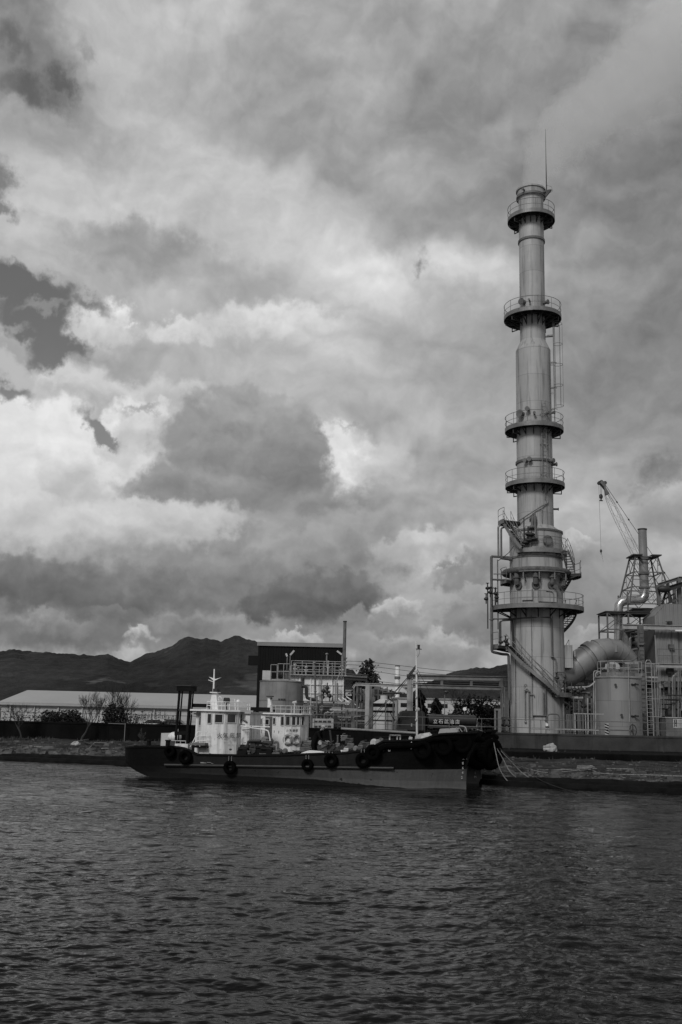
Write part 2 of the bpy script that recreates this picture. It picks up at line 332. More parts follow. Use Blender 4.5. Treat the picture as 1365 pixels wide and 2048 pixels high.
        return self
    def build(self, name, mat, parent=None, sharp=32):
        me = bpy.data.meshes.new(name)
        org = ORG.get(parent.name, Vector((0, 0, 0))) if parent is not None else Vector((0, 0, 0))
        me.from_pydata([(x - org.x, y - org.y, z - org.z) for x, y, z in self.v], [], self.f)
        me.polygons.foreach_set('use_smooth', self.s)
        me.materials.append(mat)
        me.update()
        if any(self.s): me.set_sharp_from_angle(angle=R(sharp))
        o = bpy.data.objects.new(name, me); COL.objects.link(o)
        if parent is not None: o.parent = parent; ORG[o.name] = org
        return o
ORG = {}
def tag(o, label=None, cat=None, group=None, kind=None):
    if label: o['label'] = label
    if cat: o['category'] = cat
    if group: o['group'] = group
    if kind: o['kind'] = kind
    return o
def T(name, label, cat, loc=(0, 0, 0), group=None):
    o = bpy.data.objects.new(name, None); COL.objects.link(o); o.location = loc; o.empty_display_size = .3
    ORG[o.name] = Vector(loc)
    return tag(o, label, cat, group)
def solo(mb, name, mat, label, cat, group=None, kind=None, loc=None):
    """one-mesh thing with its origin at its own base"""
    if loc is None:
        xs = [p[0] for p in mb.v]; ys = [p[1] for p in mb.v]; zs = [p[2] for p in mb.v]
        loc = ((min(xs)+max(xs))/2, (min(ys)+max(ys))/2, min(zs))
    mb.v = [(x-loc[0], y-loc[1], z-loc[2]) for x, y, z in mb.v]
    o = mb.build(name, mat); o.location = loc
    return tag(o, label, cat, group, kind)
def copy_thing(o, loc, rz=None, label=None, scale=None):
    c = o.copy(); COL.objects.link(c); c.location = loc
    if rz is not None: c.rotation_euler = (0, 0, rz)
    if scale is not None: c.scale = scale if isinstance(scale, tuple) else (scale,)*3
    if label: c['label'] = label
    for ch in o.children:
        d = ch.copy(); COL.objects.link(d); d.parent = c
        for g in ch.children:
            e = g.copy(); COL.objects.link(e); e.parent = d
    return c

# ------------------------------------------------------------------ materials (the photograph is black and white: all tones are neutral)
def mat(name, base, rough=.6, metal=0., var=.25, scale=2., streak=0., streak_dark=.5, bump=.0, bump_scale=20., seams=None, rust=0., spec=.5, streak_xy=3.0):
    m = bpy.data.materials.new(name); m.use_nodes = True; nt = m.node_tree; n = nt.nodes; l = nt.links
    b = n['Principled BSDF']; b.inputs['Roughness'].default_value = rough; b.inputs['Metallic'].default_value = metal
    b.inputs['Specular IOR Level'].default_value = spec
    tcn = n.new('ShaderNodeTexCoord'); obj_ = tcn.outputs['Object']
    def mth(op, a, c=None, clamp=False):
        q = n.new('ShaderNodeMath'); q.operation = op; q.use_clamp = clamp
        for i, v in enumerate((a, c)):
            if v is None: continue
            if isinstance(v, (int, float)): q.inputs[i].default_value = v
            else: l.new(v, q.inputs[i])
        return q.outputs[0]
    def noi(sc_, det=6, rg=.6, st=(1, 1, 1)):
        mp = n.new('ShaderNodeMapping'); mp.inputs['Scale'].default_value = st; l.new(obj_, mp.inputs[0])
        q = n.new('ShaderNodeTexNoise'); q.inputs['Scale'].default_value = sc_; q.inputs['Detail'].default_value = det; q.inputs['Roughness'].default_value = rg
        l.new(mp.outputs[0], q.inputs['Vector']); return q.outputs['Fac']
    def ramp(x, lo, hi, a=0., c=1.):
        q = n.new('ShaderNodeMapRange'); l.new(x, q.inputs[0]); q.inputs[1].default_value = lo; q.inputs[2].default_value = hi
        q.inputs[3].default_value = a; q.inputs[4].default_value = c; return q.outputs[0]
    v = ramp(noi(scale), .3, .7, 1 - var, 1 + var)
    if streak:
        s = ramp(noi(streak_xy, 5, .65, (1, 1, .06)), .5, .68, 0, streak)
        v = mth('MULTIPLY', v, mth('SUBTRACT', 1., mth('MULTIPLY', s, streak_dark)))
    if rust:
        s = ramp(noi(scale * 2.3, 8, .7), .56, .66, 0, rust)
        v = mth('MULTIPLY', v, mth('SUBTRACT', 1., s))
    if seams:
        hz, nv = seams                               # plate height, plates round the shell
        sx = n.new('ShaderNodeSeparateXYZ'); l.new(obj_, sx.inputs[0])
        fz = mth('FRACT', mth('DIVIDE', sx.outputs[2], hz)); wz = .03 / hz
        ring = mth('LESS_THAN', fz, wz)
        row = mth('FLOOR', mth('DIVIDE', sx.outputs[2], hz))
        an = mth('ADD', mth('MULTIPLY', mth('ARCTAN2', sx.outputs[1], sx.outputs[0]), nv / (2 * math.pi)), mth('MULTIPLY', row, .37))
        vert = mth('LESS_THAN', mth('FRACT', an), .012 * nv / 6)
        wn_ = n.new('ShaderNodeTexWhiteNoise'); wn_.noise_dimensions = '2D'; cx = n.new('ShaderNodeCombineXYZ')
        l.new(mth('FLOOR', an), cx.inputs[0]); l.new(row, cx.inputs[1]); l.new(cx.outputs[0], wn_.inputs['Vector'])
        v = mth('MULTIPLY', v, mth('ADD', mth('MULTIPLY', wn_.outputs['Value'], .20), .88))
        v = mth('MULTIPLY', v, mth('SUBTRACT', 1., mth('MULTIPLY', mth('MAXIMUM', ring, vert), .42)))
    col = mth('MULTIPLY', v, base, clamp=True)
    l.new(col, b.inputs['Base Color'])
    rv = ramp(noi(scale * 1.7), .3, .7, max(.02, rough - .1), min(1, rough + .12)); l.new(rv, b.inputs['Roughness'])
    if bump:
        bp = n.new('ShaderNodeBump'); bp.inputs['Strength'].default_value = bump; bp.inputs['Distance'].default_value = .05
        l.new(noi(bump_scale, 8, .65), bp.inputs['Height']); l.new(bp.outputs[0], b.inputs['Normal'])
    return m
M = {}
M['shell'] = mat('aluminium cladding', .34, .6, .06, .12, .35, streak=1., streak_dark=.5, seams=(2.4, 6))
M['steel'] = mat('galvanised steel', .17, .5, .3, .3, 1.5, rust=.35)
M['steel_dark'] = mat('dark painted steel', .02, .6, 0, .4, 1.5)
M['steel_mid'] = mat('grey painted steel', .10, .6, 0, .35, 1.5, rust=.4)
M['steel_light'] = mat('light grey painted steel', .30, .55, 0, .25, 1.2, streak=.5, rust=.3)
M['rusty'] = mat('rusted steel', .085, .8, 0, .45, 3, streak=.5, rust=.4)
M['deck'] = mat('platform grating', .035, .7, 0, .4, 2)
M['white'] = mat('weathered white paint', .66, .55, 0, .12, 2, streak=.8, streak_dark=.45, rust=.35, streak_xy=5)
M['white_clean'] = mat('white paint', .72, .5, 0, .08, 2, streak=.3, streak_dark=.3)
M['white_dull'] = mat('dull white panels', .42, .6, 0, .15, 1, streak=.6, streak_dark=.4)
M['black'] = mat('black paint', .005, .55, 0, .4, 2, spec=.12)
M['rubber'] = mat('black rubber', .0025, .8, 0, .4, 6, bump=.2, bump_scale=12, spec=.02)
M['hull_black'] = mat('black hull paint', .011, .6, 0, .5, 1.2, streak=.6, rust=.3, spec=.3)
M['hull_grey'] = mat('worn antifouling paint', .075, .7, 0, .35, 1.6, streak=.7, rust=.6, bump=.15, bump_scale=6)
M['weed'] = mat('wet weed', .012, .8, 0, .5, 5, bump=.5, bump_scale=14, spec=.3)
M['glass'] = mat('dark window glass', .01, .12, 0, .1, 1, spec=.6)
M['glass_clear'] = M['glass']
M['tank_grey'] = mat('weathered tank paint', .20, .6, 0, .22, .9, streak=.8, streak_dark=.35)
M['tank_paint'] = mat('silver tank paint', .22, .45, .1, .10, .5, streak=.5, streak_dark=.3, seams=(1.9, 5))
M['duct'] = mat('duct sheet', .27, .4, .45, .18, .5, streak=.3)
M['shiny'] = mat('bright aluminium jacket', .42, .3, .75, .15, 1.2)
M['clad'] = mat('corrugated cladding', .19, .6, .0, .15, .5, streak=.5, streak_dark=.3)
M['clad_dark'] = mat('dark cladding', .075, .6, .0, .15, .5, streak=.4)
M['shed_black'] = mat('black corrugated cladding', .005, .6, 0, .3, .5, spec=.15)
M['trim'] = mat('pale roof trim', .20, .5, 0, .2, .6)
M['roof_grey'] = mat('pale warehouse roofing', .34, .7, 0, .10, .08, streak=.2)
M['wall_grey'] = mat('pale warehouse wall', .40, .7, 0, .12, .2, streak=.3)
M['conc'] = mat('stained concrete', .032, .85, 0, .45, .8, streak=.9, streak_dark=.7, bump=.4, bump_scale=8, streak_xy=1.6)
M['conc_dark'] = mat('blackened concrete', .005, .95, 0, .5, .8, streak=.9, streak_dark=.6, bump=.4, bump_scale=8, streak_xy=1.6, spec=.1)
M['soil'] = mat('bank soil', .032, .95, 0, .85, .8, rust=.6, bump=1., bump_scale=7, spec=.1)
M['edge'] = mat('wet bank edge', .007, .95, 0, .5, 2, bump=.8, bump_scale=9, spec=.1)
M['plain'] = mat('yard ground', .05, .9, 0, .4, .1)
M['wood'] = mat('weathered driftwood', .14, .85, 0, .5, 4, bump=.4)
M['rag'] = mat('pale plastic sheeting', .3, .4, 0, .3, 5)
M['rope'] = mat('old mooring rope', .22, .9, 0, .3, 9, bump=.5, bump_scale=60)
M['bark'] = mat('bark', .03, .9, 0, .4, 5)
M['leaf'] = mat('dark foliage', .020, .8, 0, .7, 1.6, spec=.2)
M['leaf2'] = mat('grey green foliage', .05, .8, 0, .7, 1.6, spec=.2)
M['reed'] = mat('dry stalks', .06, .9, 0, .4, 3)
M['wire'] = mat('cable', .012, .6, 0, .1, 1)
M['truck'] = mat('dark truck paint', .014, .4, 0, .2, 1)
M['cloth'] = mat('dark work clothes', .005, .9, 0, .4, 9, spec=.1)
M['skin'] = mat('skin', .22, .6, 0, .1, 8)
M['hat'] = mat('pale cap', .35, .8, 0, .1, 8)
M['ink'] = mat('dark lettering', .02, .6, 0, .2, 4)
M['letter'] = mat('white lettering', .6, .6, 0, .15, 6)
M['faded'] = mat('faded lettering', .30, .7, 0, .3, 9)

def text(s, size, parent, name, material, origin, xdir, ydir=(0, 0, 1), depth=.006, squash=1.0):
    """lettering as a thin mesh; origin is the lower left corner in the parent's own frame"""
    cu = bpy.data.curves.new(name, 'FONT'); cu.body = s; cu.size = size; cu.extrude = depth / 2; cu.resolution_u = 2
    to = bpy.data.objects.new(name + '_tmp', cu); COL.objects.link(to)
    bpy.context.view_layer.update()
    dg = bpy.context.evaluated_depsgraph_get()
    me = bpy.data.meshes.new_from_object(to.evaluated_get(dg)); bpy.data.objects.remove(to); 
    me.materials.clear(); me.materials.append(material); me.name = name
    x = Vector(xdir).normalized(); y = Vector(ydir).normalized(); z = x.cross(y)
    mx = Matrix(((x.x*squash, y.x, z.x, origin[0]), (x.y*squash, y.y, z.y, origin[1]), (x.z*squash, y.z, z.z, origin[2]), (0, 0, 0, 1)))
    me.transform(mx)
    o = bpy.data.objects.new(name, me); COL.objects.link(o); o.parent = parent
    return o
rnd = random.Random(7)

# ------------------------------------------------------------------ water
def make_water():
    rng = np.random.RandomState(3)
    rows = 1150; cols = 760
    t = np.linspace(0, 1, rows)
    Y = 6.5 * (1 / (1 - t * (1 - 6.5 / 75)))          # denser near the camera
    U = np.linspace(-0.62, 0.62, cols)
    X = U[None, :] * (Y[:, None] + 3); YY = np.repeat(Y[:, None], cols, 1)
    Z = np.zeros_like(X); DX = np.zeros_like(X); DY = np.zeros_like(X)
    cell = np.maximum(np.gradient(Y)[:, None], X[:, 1:2] - X[:, 0:1])
    main = R(-96)
    for i in range(130):
        lam = 0.10 * (1.9 / 0.10) ** rng.rand()
        th = main + rng.randn() * (0.42 + 0.25 * (lam < .5)); k = 2 * math.pi / lam
        amp = 0.0036 * lam ** 0.9 * (0.5 + rng.rand()) * (1.45 if lam < .45 else .8)
        fade = np.clip(lam / (cell * 3.0) - .6, 0, 1)
        # groups of waves come and go
        g1 = 0.5 + 0.5 * np.sin(X * (k * .11 * math.cos(th + 1.2)) + YY * (k * .11 * math.sin(th + 1.2)) + rng.rand() * 6.28)
        g2 = 0.5 + 0.5 * np.sin(X * (k * .07 * math.cos(th - .7)) + YY * (k * .07 * math.sin(th - .7)) + rng.rand() * 6.28)
        ph = k * (X * math.cos(th) + YY * math.sin(th)) + rng.rand() * 6.28 + 1.1 * np.sin(X * k * .13 + rng.rand() * 6)
        a = amp * fade * (.35 + 1.3 * g1 * g2)
        Z += a * np.sin(ph); DX += -a * .8 * math.cos(th) * np.cos(ph); DY += -a * .8 * math.sin(th) * np.cos(ph)
    V = np.stack([X + DX, YY + DY, Z], -1).reshape(-1, 3)
    idx = np.arange(rows * cols).reshape(rows, cols)
    F = np.stack([idx[:-1, :-1], idx[:-1, 1:], idx[1:, 1:], idx[1:, :-1]], -1).reshape(-1, 4)
    # wide flat apron round the rippled sheet
    xe0 = V[idx[:, 0]]; xe1 = V[idx[:, -1]]
    n0 = len(V)
    L = xe0.copy(); L[:, 0] -= 150; Rr = xe1.copy(); Rr[:, 0] += 150
    front = V[idx[0, :]].copy(); front[:, 1] -= 60
    V = np.vstack([V, L, Rr, front])
    li = n0 + np.arange(rows); ri = n0 + rows + np.arange(rows); fi = n0 + 2 * rows + np.arange(cols)
    F = np.vstack([F, np.stack([li[:-1], idx[:-1, 0], idx[1:, 0], li[1:]], -1), np.stack([idx[:-1, -1], ri[:-1], ri[1:], idx[1:, -1]], -1),
                   np.stack([fi[:-1], fi[1:], idx[0, 1:], idx[0, :-1]], -1)])
    me = bpy.data.meshes.new('water')
    me.vertices.add(len(V)); me.vertices.foreach_set('co', V.ravel())
    me.loops.add(F.size); me.loops.foreach_set('vertex_index', F.ravel().astype(np.int32))
    me.polygons.add(len(F)); me.polygons.foreach_set('loop_start', np.arange(0, F.size, 4, dtype=np.int32))
    me.polygons.foreach_set('loop_total', np.full(len(F), 4, np.int32))
    me.update(calc_edges=True); me.validate()
    me.polygons.foreach_set('use_smooth', np.ones(len(me.polygons), bool))
    m = bpy.data.materials.new('harbour water'); m.use_nodes = True; nt = m.node_tree; n = nt.nodes; l = nt.links
    b = n['Principled BSDF']; b.inputs['Base Color'].default_value = (.004, .004, .004, 1); b.inputs['Roughness'].default_value = .035
    b.inputs['IOR'].default_value = 1.205; b.inputs['Specular IOR Level'].default_value = .5
    tcn = n.new('ShaderNodeTexCoord')
    def noi(sc_, det, st, loc=(0, 0, 0)):
        mp = n.new('ShaderNodeMapping'); mp.inputs['Scale'].default_value = st; mp.inputs['Location'].default_value = loc; l.new(tcn.outputs['Object'], mp.inputs[0])
        q = n.new('ShaderNodeTexNoise'); q.inputs['Scale'].default_value = sc_; q.inputs['Detail'].default_value = det; q.inputs['Roughness'].default_value = .6
        l.new(mp.outputs[0], q.inputs['Vector']); return q.outputs['Fac']
    a0 = noi(7.0, 2, (.5, 1.1, 1)); a1_ = noi(1.6, 2, (.5, 1.0, 1), (3, 5, 0)); am = n.new('ShaderNodeMath'); am.operation = 'MULTIPLY_ADD'; l.new(a1_, am.inputs[0]); am.inputs[1].default_value = 3.0; l.new(a0, am.inputs[2]); a = am.outputs[0]; c = noi(.12, 3, (1, 1.6, 1), (4, 9, 0))
    bp = n.new('ShaderNodeBump'); bp.inputs['Distance'].default_value = .05
    mr_ = n.new('ShaderNodeMapRange'); l.new(c, mr_.inputs[0]); mr_.inputs[1].default_value = .35; mr_.inputs[2].default_value = .65
    mr_.inputs[3].default_value = .35; mr_.inputs[4].default_value = 1.0
    l.new(mr_.outputs[0], bp.inputs['Strength']); l.new(a, bp.inputs['Height']); l.new(bp.outputs[0], b.inputs['Normal'])
    me.materials.append(m)
    o = bpy.data.objects.new('water', me); COL.objects.link(o)
    return tag(o, 'dark rippled harbour water in front of the moored boats', 'water', kind='structure')
make_water()

# ------------------------------------------------------------------ terrain
GZ = 0.5                                     # level of the yard behind the quay wall
WALL_Y = 73.0
def vnoise(x, y, s, o=0): return mnoise.noise(Vector((x * s + o, y * s + o * .7, o * 1.3)))
def fbm(x, y, s, n=4, o=0):
    t = 0; a = 1
    for i in range(n): t += a * vnoise(x, y, s * 2 ** i, o + i * 7.1); a *= .5
    return t
g = MB(); ys = [WALL_Y + .45, 90, 120, 160, 260, 420, 700, 1200, 2200, 4200]; xs = [-2600, -900, -400, -200, -100, -50, 0, 50, 100, 200, 400, 900, 2600]
V = [(x, y, GZ + (0 if y < 300 else (y - 300) * .002)) for y in ys for x in xs]; nx = len(xs)
g.add(V, [(j*nx+i, j*nx+i+1, (j+1)*nx+i+1, (j+1)*nx+i) for j in range(len(ys)-1) for i in range(nx-1)])
tag(g.build('ground', M['plain']), 'flat works yard and land behind the quay wall', 'ground', kind='structure')

SHORE = [(-60, 75), (-40, 66.5), (-26, 60.8), (-19.5, 57.8), (-8, 54.6), (2, 51), (7.5, 46.6), (11, 45.2), (14.6, 43.9), (24, 41.2), (40, 37), (80, 30)]
def shore_y(x):
    for (a, b), (c, d) in zip(SHORE, SHORE[1:]):
        if a <= x <= c: return b + (d - b) * (x - a) / (c - a)
    return SHORE[0][1] if x < SHORE[0][0] else SHORE[-1][1]
def bank_z(x, y):
    t = max(0, min(1, (y - shore_y(x)) / max(1, WALL_Y - shore_y(x))))
    z = .36 + .05 * t
    if x < 3: z += .25 * t
    return z + .11 * fbm(x, y, .35, 4, 3) + .05 * fbm(x, y, 2.2, 2, 9)
bk = MB(); xs = [-60 + .3 * i for i in range(420)]; rows = 44
V = []
for x in xs:
    y0 = shore_y(x) + .12 * vnoise(x, 0, 1.3, 5)
    for j in range(rows):
        t = (j / (rows - 1)) ** 1.25; y = y0 + (WALL_Y - .02 - y0) * t; V.append((x, y, bank_z(x, y)))
bk.add(V, [(i*rows+j, (i+1)*rows+j, (i+1)*rows+j+1, i*rows+j+1) for i in range(len(xs)-1) for j in range(rows-1)], True)
tag(bk.build('bank', M['soil']), 'littered mud and gravel bank below the quay wall', 'bank', kind='structure')
# dark wet revetment along the water
ed = MB(); V = []; k = 7
for i, x in enumerate(xs):
    y0 = shore_y(x) + .12 * vnoise(x, 0, 1.3, 5)
    zt = bank_z(x, y0)
    pr = [(.30, zt + .03), (0, zt + .035 + .02 * vnoise(x, 1, 2.1)), (-.12, zt - .06), (-.16, .22), (-.42, .19 + .02 * vnoise(x, 3, 1.1)), (-.50, .08), (-.55, -.5)]
    for a, b in pr: V.append((x, y0 + a + .05 * vnoise(x, b * 9, 1.7, 2), b))
ed.add(V, [(i*k+j, i*k+j+1, (i+1)*k+j+1, (i+1)*k+j) for i in range(len(xs)-1) for j in range(k-1)], True)
tag(ed.build('bank_edge', M['edge']), 'dark wet stepped edge of the bank at the waterline', 'bank edge', kind='structure')
# raised ledge below the right-hand wall
lg = MB(); lx = [5.5 + .5 * i for i in range(130)]; V = []
for x in lx:
    fy = 66.2 + .05 * vnoise(x, 0, .8); z = .80 + .02 * vnoise(x, 3, 1.1)
    for a, b in ((WALL_Y - .03, z), (fy, z), (fy - .05, z - .05), (fy - .02, .2)): V.append((x, a, b))
lg.add(V, [(i*4+j, i*4+j+1, (i+1)*4+j+1, (i+1)*4+j) for i in range(len(lx)-1) for j in range(3)])
lg.add([(5.5, WALL_Y-.03, .2), (5.5, WALL_Y-.03, .8), (5.5, 66.2, .8), (5.5, 66.2, .2)], [(0, 1, 2, 3)])
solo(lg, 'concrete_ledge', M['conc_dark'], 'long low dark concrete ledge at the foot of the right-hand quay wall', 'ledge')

# quay walls
def wall(x0, x1, name, m, label, ztop=1.87):
    b = MB(); n = int((x1 - x0) / .5); V = []
    for i in range(n + 1):
        x = x0 + (x1 - x0) * i / n; w = .012 * vnoise(x, 0, 3)
        for y, z in ((WALL_Y + w, 0), (WALL_Y + w, ztop - .14), (WALL_Y - .04, ztop - .13), (WALL_Y - .04, ztop + w * .6), (WALL_Y + .4, ztop), (WALL_Y + .4, 0)): V.append((x, y, z))
    b.add(V, [(i*6+j, (i+1)*6+j, (i+1)*6+j+1, i*6+j+1) for i in range(n) for j in range(5)])
    b.add([V[j] for j in range(6)], [(0, 1, 2, 3, 4, 5)]); b.add([V[n*6+j] for j in range(6)], [(5, 4, 3, 2, 1, 0)])
    for x in range(int(x0), int(x1), 9): b.box((x - .025, WALL_Y - .03, .1), (x + .025, WALL_Y + .01, ztop - .15))
    return solo(b, name, m, label, 'wall')
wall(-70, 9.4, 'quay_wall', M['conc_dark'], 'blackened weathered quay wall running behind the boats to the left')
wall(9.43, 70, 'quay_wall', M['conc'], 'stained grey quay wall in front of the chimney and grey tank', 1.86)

# railing on the wall
def railing(name, label, x0, x1, y, z, step=1.9, mesh_=False):
    t = T(name, label, 'railing', (x0, y, z))
    a = MB(); a.tube([(x0, y, z + .92), (x1, y, z + .92)], .024, 6); a.build('top_rail', M['steel_mid'], t)
    a = MB(); a.tube([(x0, y, z + .36), (x1, y, z + .36)], .022, 6); a.build('middle_rail', M['steel_mid'], t)
    n = int((x1 - x0) / step)
    for i in range(n + 1):
        x = x0 + (x1 - x0) * i / n
        a = MB(); a.tube([(x, y, z), (x, y, z + .92)], .022, 6); a.build('post', M['steel_mid'], t)
    return t
railing('quay_railing', 'thin grey two-bar railing on the wall below the chimney and grey tank', 8.2, 27, WALL_Y + .2, 1.86)
railing('quay_railing', 'thin grey railing on the wall behind the boats and tanker lorry', -3.4, 8.0, WALL_Y + .2, 1.87)

# mountains
SKYL = [(-900,1330),(-500,1290),(-250,1318),(-80,1300),(0,1306),(30,1300),(52,1305),(100,1307),(149,1312),(184,1314),(217,1311),(237,1320),(259,1328),(286,1313),(314,1307),(340,1297),(358,1284),(377,1275),(392,1279),(402,1281),(412,1278),(430,1284),(442,1287),(455,1281),(468,1275),(478,1275),(492,1281),(517,1287),(560,1302),(610,1325),(660,1338),(705,1343),(740,1375),(820,1392),(850,1370),(882,1357),(913,1346),(955,1337),(983,1339),(996,1334),(1016,1331),(1060,1338),(1110,1330),(1180,1345),(1260,1338),(1400,1360),(1700,1330),(2200,1350)]
def sky_y(px):
    for (a, b), (c, d) in zip(SKYL, SKYL[1:]):
        if a <= px <= c: return b + (d - b) * (px - a) / (c - a)
    return 1340
hl = MB(); HR = 46; V = []; pxs = []
p = -900
while p < 2200:
    pxs.append(p); p += 3.0 if -30 < p < 1400 else 14
for px in pxs:
    top = W(px, sky_y(px), 2300)
    x2 = top.x
    for j in range(HR + 1):
        t = j / HR; Y = 900 + 1400 * t; x = x2 * (Y / 2300) ** 1.0
        lowz = 2.0; h = top.z * (t ** 1.25)
        # foothills and ravines
        rv = fbm(x, Y * .8, .0032, 5, 2.0)
        h = h * (1 + .26 * rv * (1 - t) ) + 34 * max(0, rv + .12) * math.sin(math.pi * min(1, t * 1.02)) * (1 - t) + 4 * vnoise(x, Y, .02, 5) * t * (1 - t)
        h += 5.0 * abs(vnoise(x, Y, .045, 8)) * t + (2.6 * vnoise(x, Y, .12, 3) if t > .9 else 0)
        V.append((x, Y, max(h, 0) + lowz))
    V.append((x2, 2500, top.z * .5))
k = HR + 2
hl.add(V, [(i*k+j, (i+1)*k+j, (i+1)*k+j+1, i*k+j+1) for i in range(len(pxs)-1) for j in range(k-1)], True)
hm = bpy.data.materials.new('wooded hillside'); hm.use_nodes = True; nt = hm.node_tree; n_ = nt.nodes; l_ = nt.links; b_ = n_['Principled BSDF']
b_.inputs['Roughness'].default_value = 1; b_.inputs['Specular IOR Level'].default_value = .1
tx = n_.new('ShaderNodeTexCoord')
def nz(s, d, r=.6):
    mp = n_.new('ShaderNodeMapping'); mp.inputs['Scale'].default_value = (1, .22, 1.2); l_.new(tx.outputs['Object'], mp.inputs[0])
    q = n_.new('ShaderNodeTexNoise'); q.inputs['Scale'].default_value = s; q.inputs['Detail'].default_value = d; q.inputs['Roughness'].default_value = r
    l_.new(mp.outputs[0], q.inputs['Vector']); return q.outputs['Fac']
def rp(x, a, b, c, d):
    q = n_.new('ShaderNodeMapRange'); l_.new(x, q.inputs[0])
    for i, v in enumerate((a, b, c, d)): q.inputs[i + 1].default_value = v
    return q.outputs[0]
f1 = rp(nz(.005, 6), .35, .66, .012, .058); f2 = rp(nz(.07, 5, .7), .3, .7, .6, 1.4); f3 = rp(nz(.009, 3), .66, .70, 0, .05)
mm = n_.new('ShaderNodeMath'); mm.operation = 'MULTIPLY'; l_.new(f1, mm.inputs[0]); l_.new(f2, mm.inputs[1])
ma = n_.new('ShaderNodeMath'); ma.operation = 'ADD'; l_.new(mm.outputs[0], ma.inputs[0]); l_.new(f3, ma.inputs[1])
l_.new(ma.outputs[0], b_.inputs['Base Color'])
bp = n_.new('ShaderNodeBump'); bp.inputs['Strength'].default_value = .9; bp.inputs['Distance'].default_value = 14
qb = n_.new('ShaderNodeTexNoise'); qb.inputs['Scale'].default_value = .06; qb.inputs['Detail'].default_value = 6; qb.inputs['Roughness'].default_value = .7; l_.new(tx.outputs['Object'], qb.inputs['Vector'])
l_.new(qb.outputs['Fac'], bp.inputs['Height']); l_.new(bp.outputs[0], b_.inputs['Normal'])
tag(hl.build('hills', hm), 'dark wooded mountains behind the works', 'hills', kind='structure')
# pale bare clearing on the lower left slope
def patch(cx, cz, rx, rz, tilt, v):
    g = n_.new('ShaderNodeMapping'); g.vector_type = 'TEXTURE'; g.inputs['Location'].default_value = (cx, 0, cz); g.inputs['Rotation'].default_value = (0, R(tilt), 0); g.inputs['Scale'].default_value = (rx, 1e6, rz)
    wv = n_.new('ShaderNodeVectorMath'); wv.operation = 'MULTIPLY_ADD'; q = n_.new('ShaderNodeTexNoise'); q.inputs['Scale'].default_value = .05; q.inputs['Detail'].default_value = 5; l_.new(tx.outputs['Object'], q.inputs['Vector'])
    l_.new(q.outputs['Color'], wv.inputs[0]); wv.inputs[1].default_value = (26, 0, 10); l_.new(tx.outputs['Object'], wv.inputs[2]); l_.new(wv.outputs[0], g.inputs[0])
    s_ = n_.new('ShaderNodeTexGradient'); s_.gradient_type = 'SPHERICAL'; l_.new(g.outputs[0], s_.inputs[0]); return rp(s_.outputs['Fac'], .05, .12, 0, v)
acc = ma.outputs[0]
for (px, py, rxp, rzp, tl, v) in ((150, 1355, 26, 7, 8, .05), (166, 1360, 12, 6, 0, .045), (133, 1345, 10, 4, 20, .04), (214, 1362, 16, 3, 0, .02), (60, 1346, 30, 3, 0, .014), (290, 1367, 30, 3, 0, .016), (455, 1368, 24, 4, -8, .03), (498, 1374, 20, 5, 0, .03)):
    d_ = ray(px, py); p_ = CAM + d_ * (1150 / d_.y); k_ = 1150 / F_PX
    aa = n_.new('ShaderNodeMath'); aa.operation = 'ADD'; l_.new(acc, aa.inputs[0]); l_.new(patch(p_.x + 13, p_.z + 5, rxp * k_, rzp * k_, tl, v), aa.inputs[1]); acc = aa.outputs[0]
l_.new(acc, b_.inputs['Base Color'])

# ------------------------------------------------------------------ far buildings
def gable(name, label, px0, px1, Y, dep, py_eave, py_ridge, wallm, roofm, zb=GZ, over=.5, cat='building'):
    a = W(px0, py_eave, Y); b = W(px1, py_eave, Y); ez = (a.z + b.z) / 2; rz = W((px0+px1)/2, py_ridge, Y + dep/2).z
    t = T(name, label, cat, ((a.x+b.x)/2, Y + dep/2, zb))
    m = MB(); x0, x1 = a.x, b.x; y0, y1, ym = Y, Y + dep, Y + dep/2
    m.add([(x0,y0,zb),(x1,y0,zb),(x1,y0,ez),(x0,y0,ez),(x0,y1,zb),(x1,y1,zb),(x1,y1,ez),(x0,y1,ez),(x0,ym,rz-.05),(x1,ym,rz-.05)],
          [(0,1,2,3),(5,4,7,6),(0,3,8,7,4),(1,5,6,9,2)]); m.build('wall', wallm, t)
    r = MB(); e = over; r.add([(x0-e,y0-e,ez),(x1+e,y0-e,ez),(x1+e,ym,rz),(x0-e,ym,rz),(x0-e,y1+e,ez),(x1+e,y1+e,ez),
           (x0-e,y0-e,ez+.15),(x1+e,y0-e,ez+.15),(x1+e,ym,rz+.15),(x0-e,ym,rz+.15),(x0-e,y1+e,ez+.15),(x1+e,y1+e,ez+.15)],
          [(0,3,2,1),(3,4,5,2),(6,7,8,9),(9,8,11,10),(0,1,7,6),(4,10,11,5),(0,6,9,10,4,3),(1,2,5,11,8,7)]); r.build('roof', roofm, t)
    return t, ez, rz
wh, ez, rz = gable('warehouse', 'long low pale-roofed warehouse stretching behind the left wall', 3, 690, 150, 26, 1413, 1389, M['wall_grey'], M['roof_grey'], over=.3)
for i in range(11):
    x = W(20 + i * 48, 1425, 150).x
    m = MB(); m.box((x, 149.75, GZ), (x + .16, 149.97, 2.9)); m.build('downpipe', M['wall_grey'], wh)
m = MB(); m.box((W(3, 1413, 150).x - .3, 149.4, ez - .28), (W(690, 1413, 150).x, 149.66, ez - .02)); m.build('gutter', M['roof_grey'], wh)
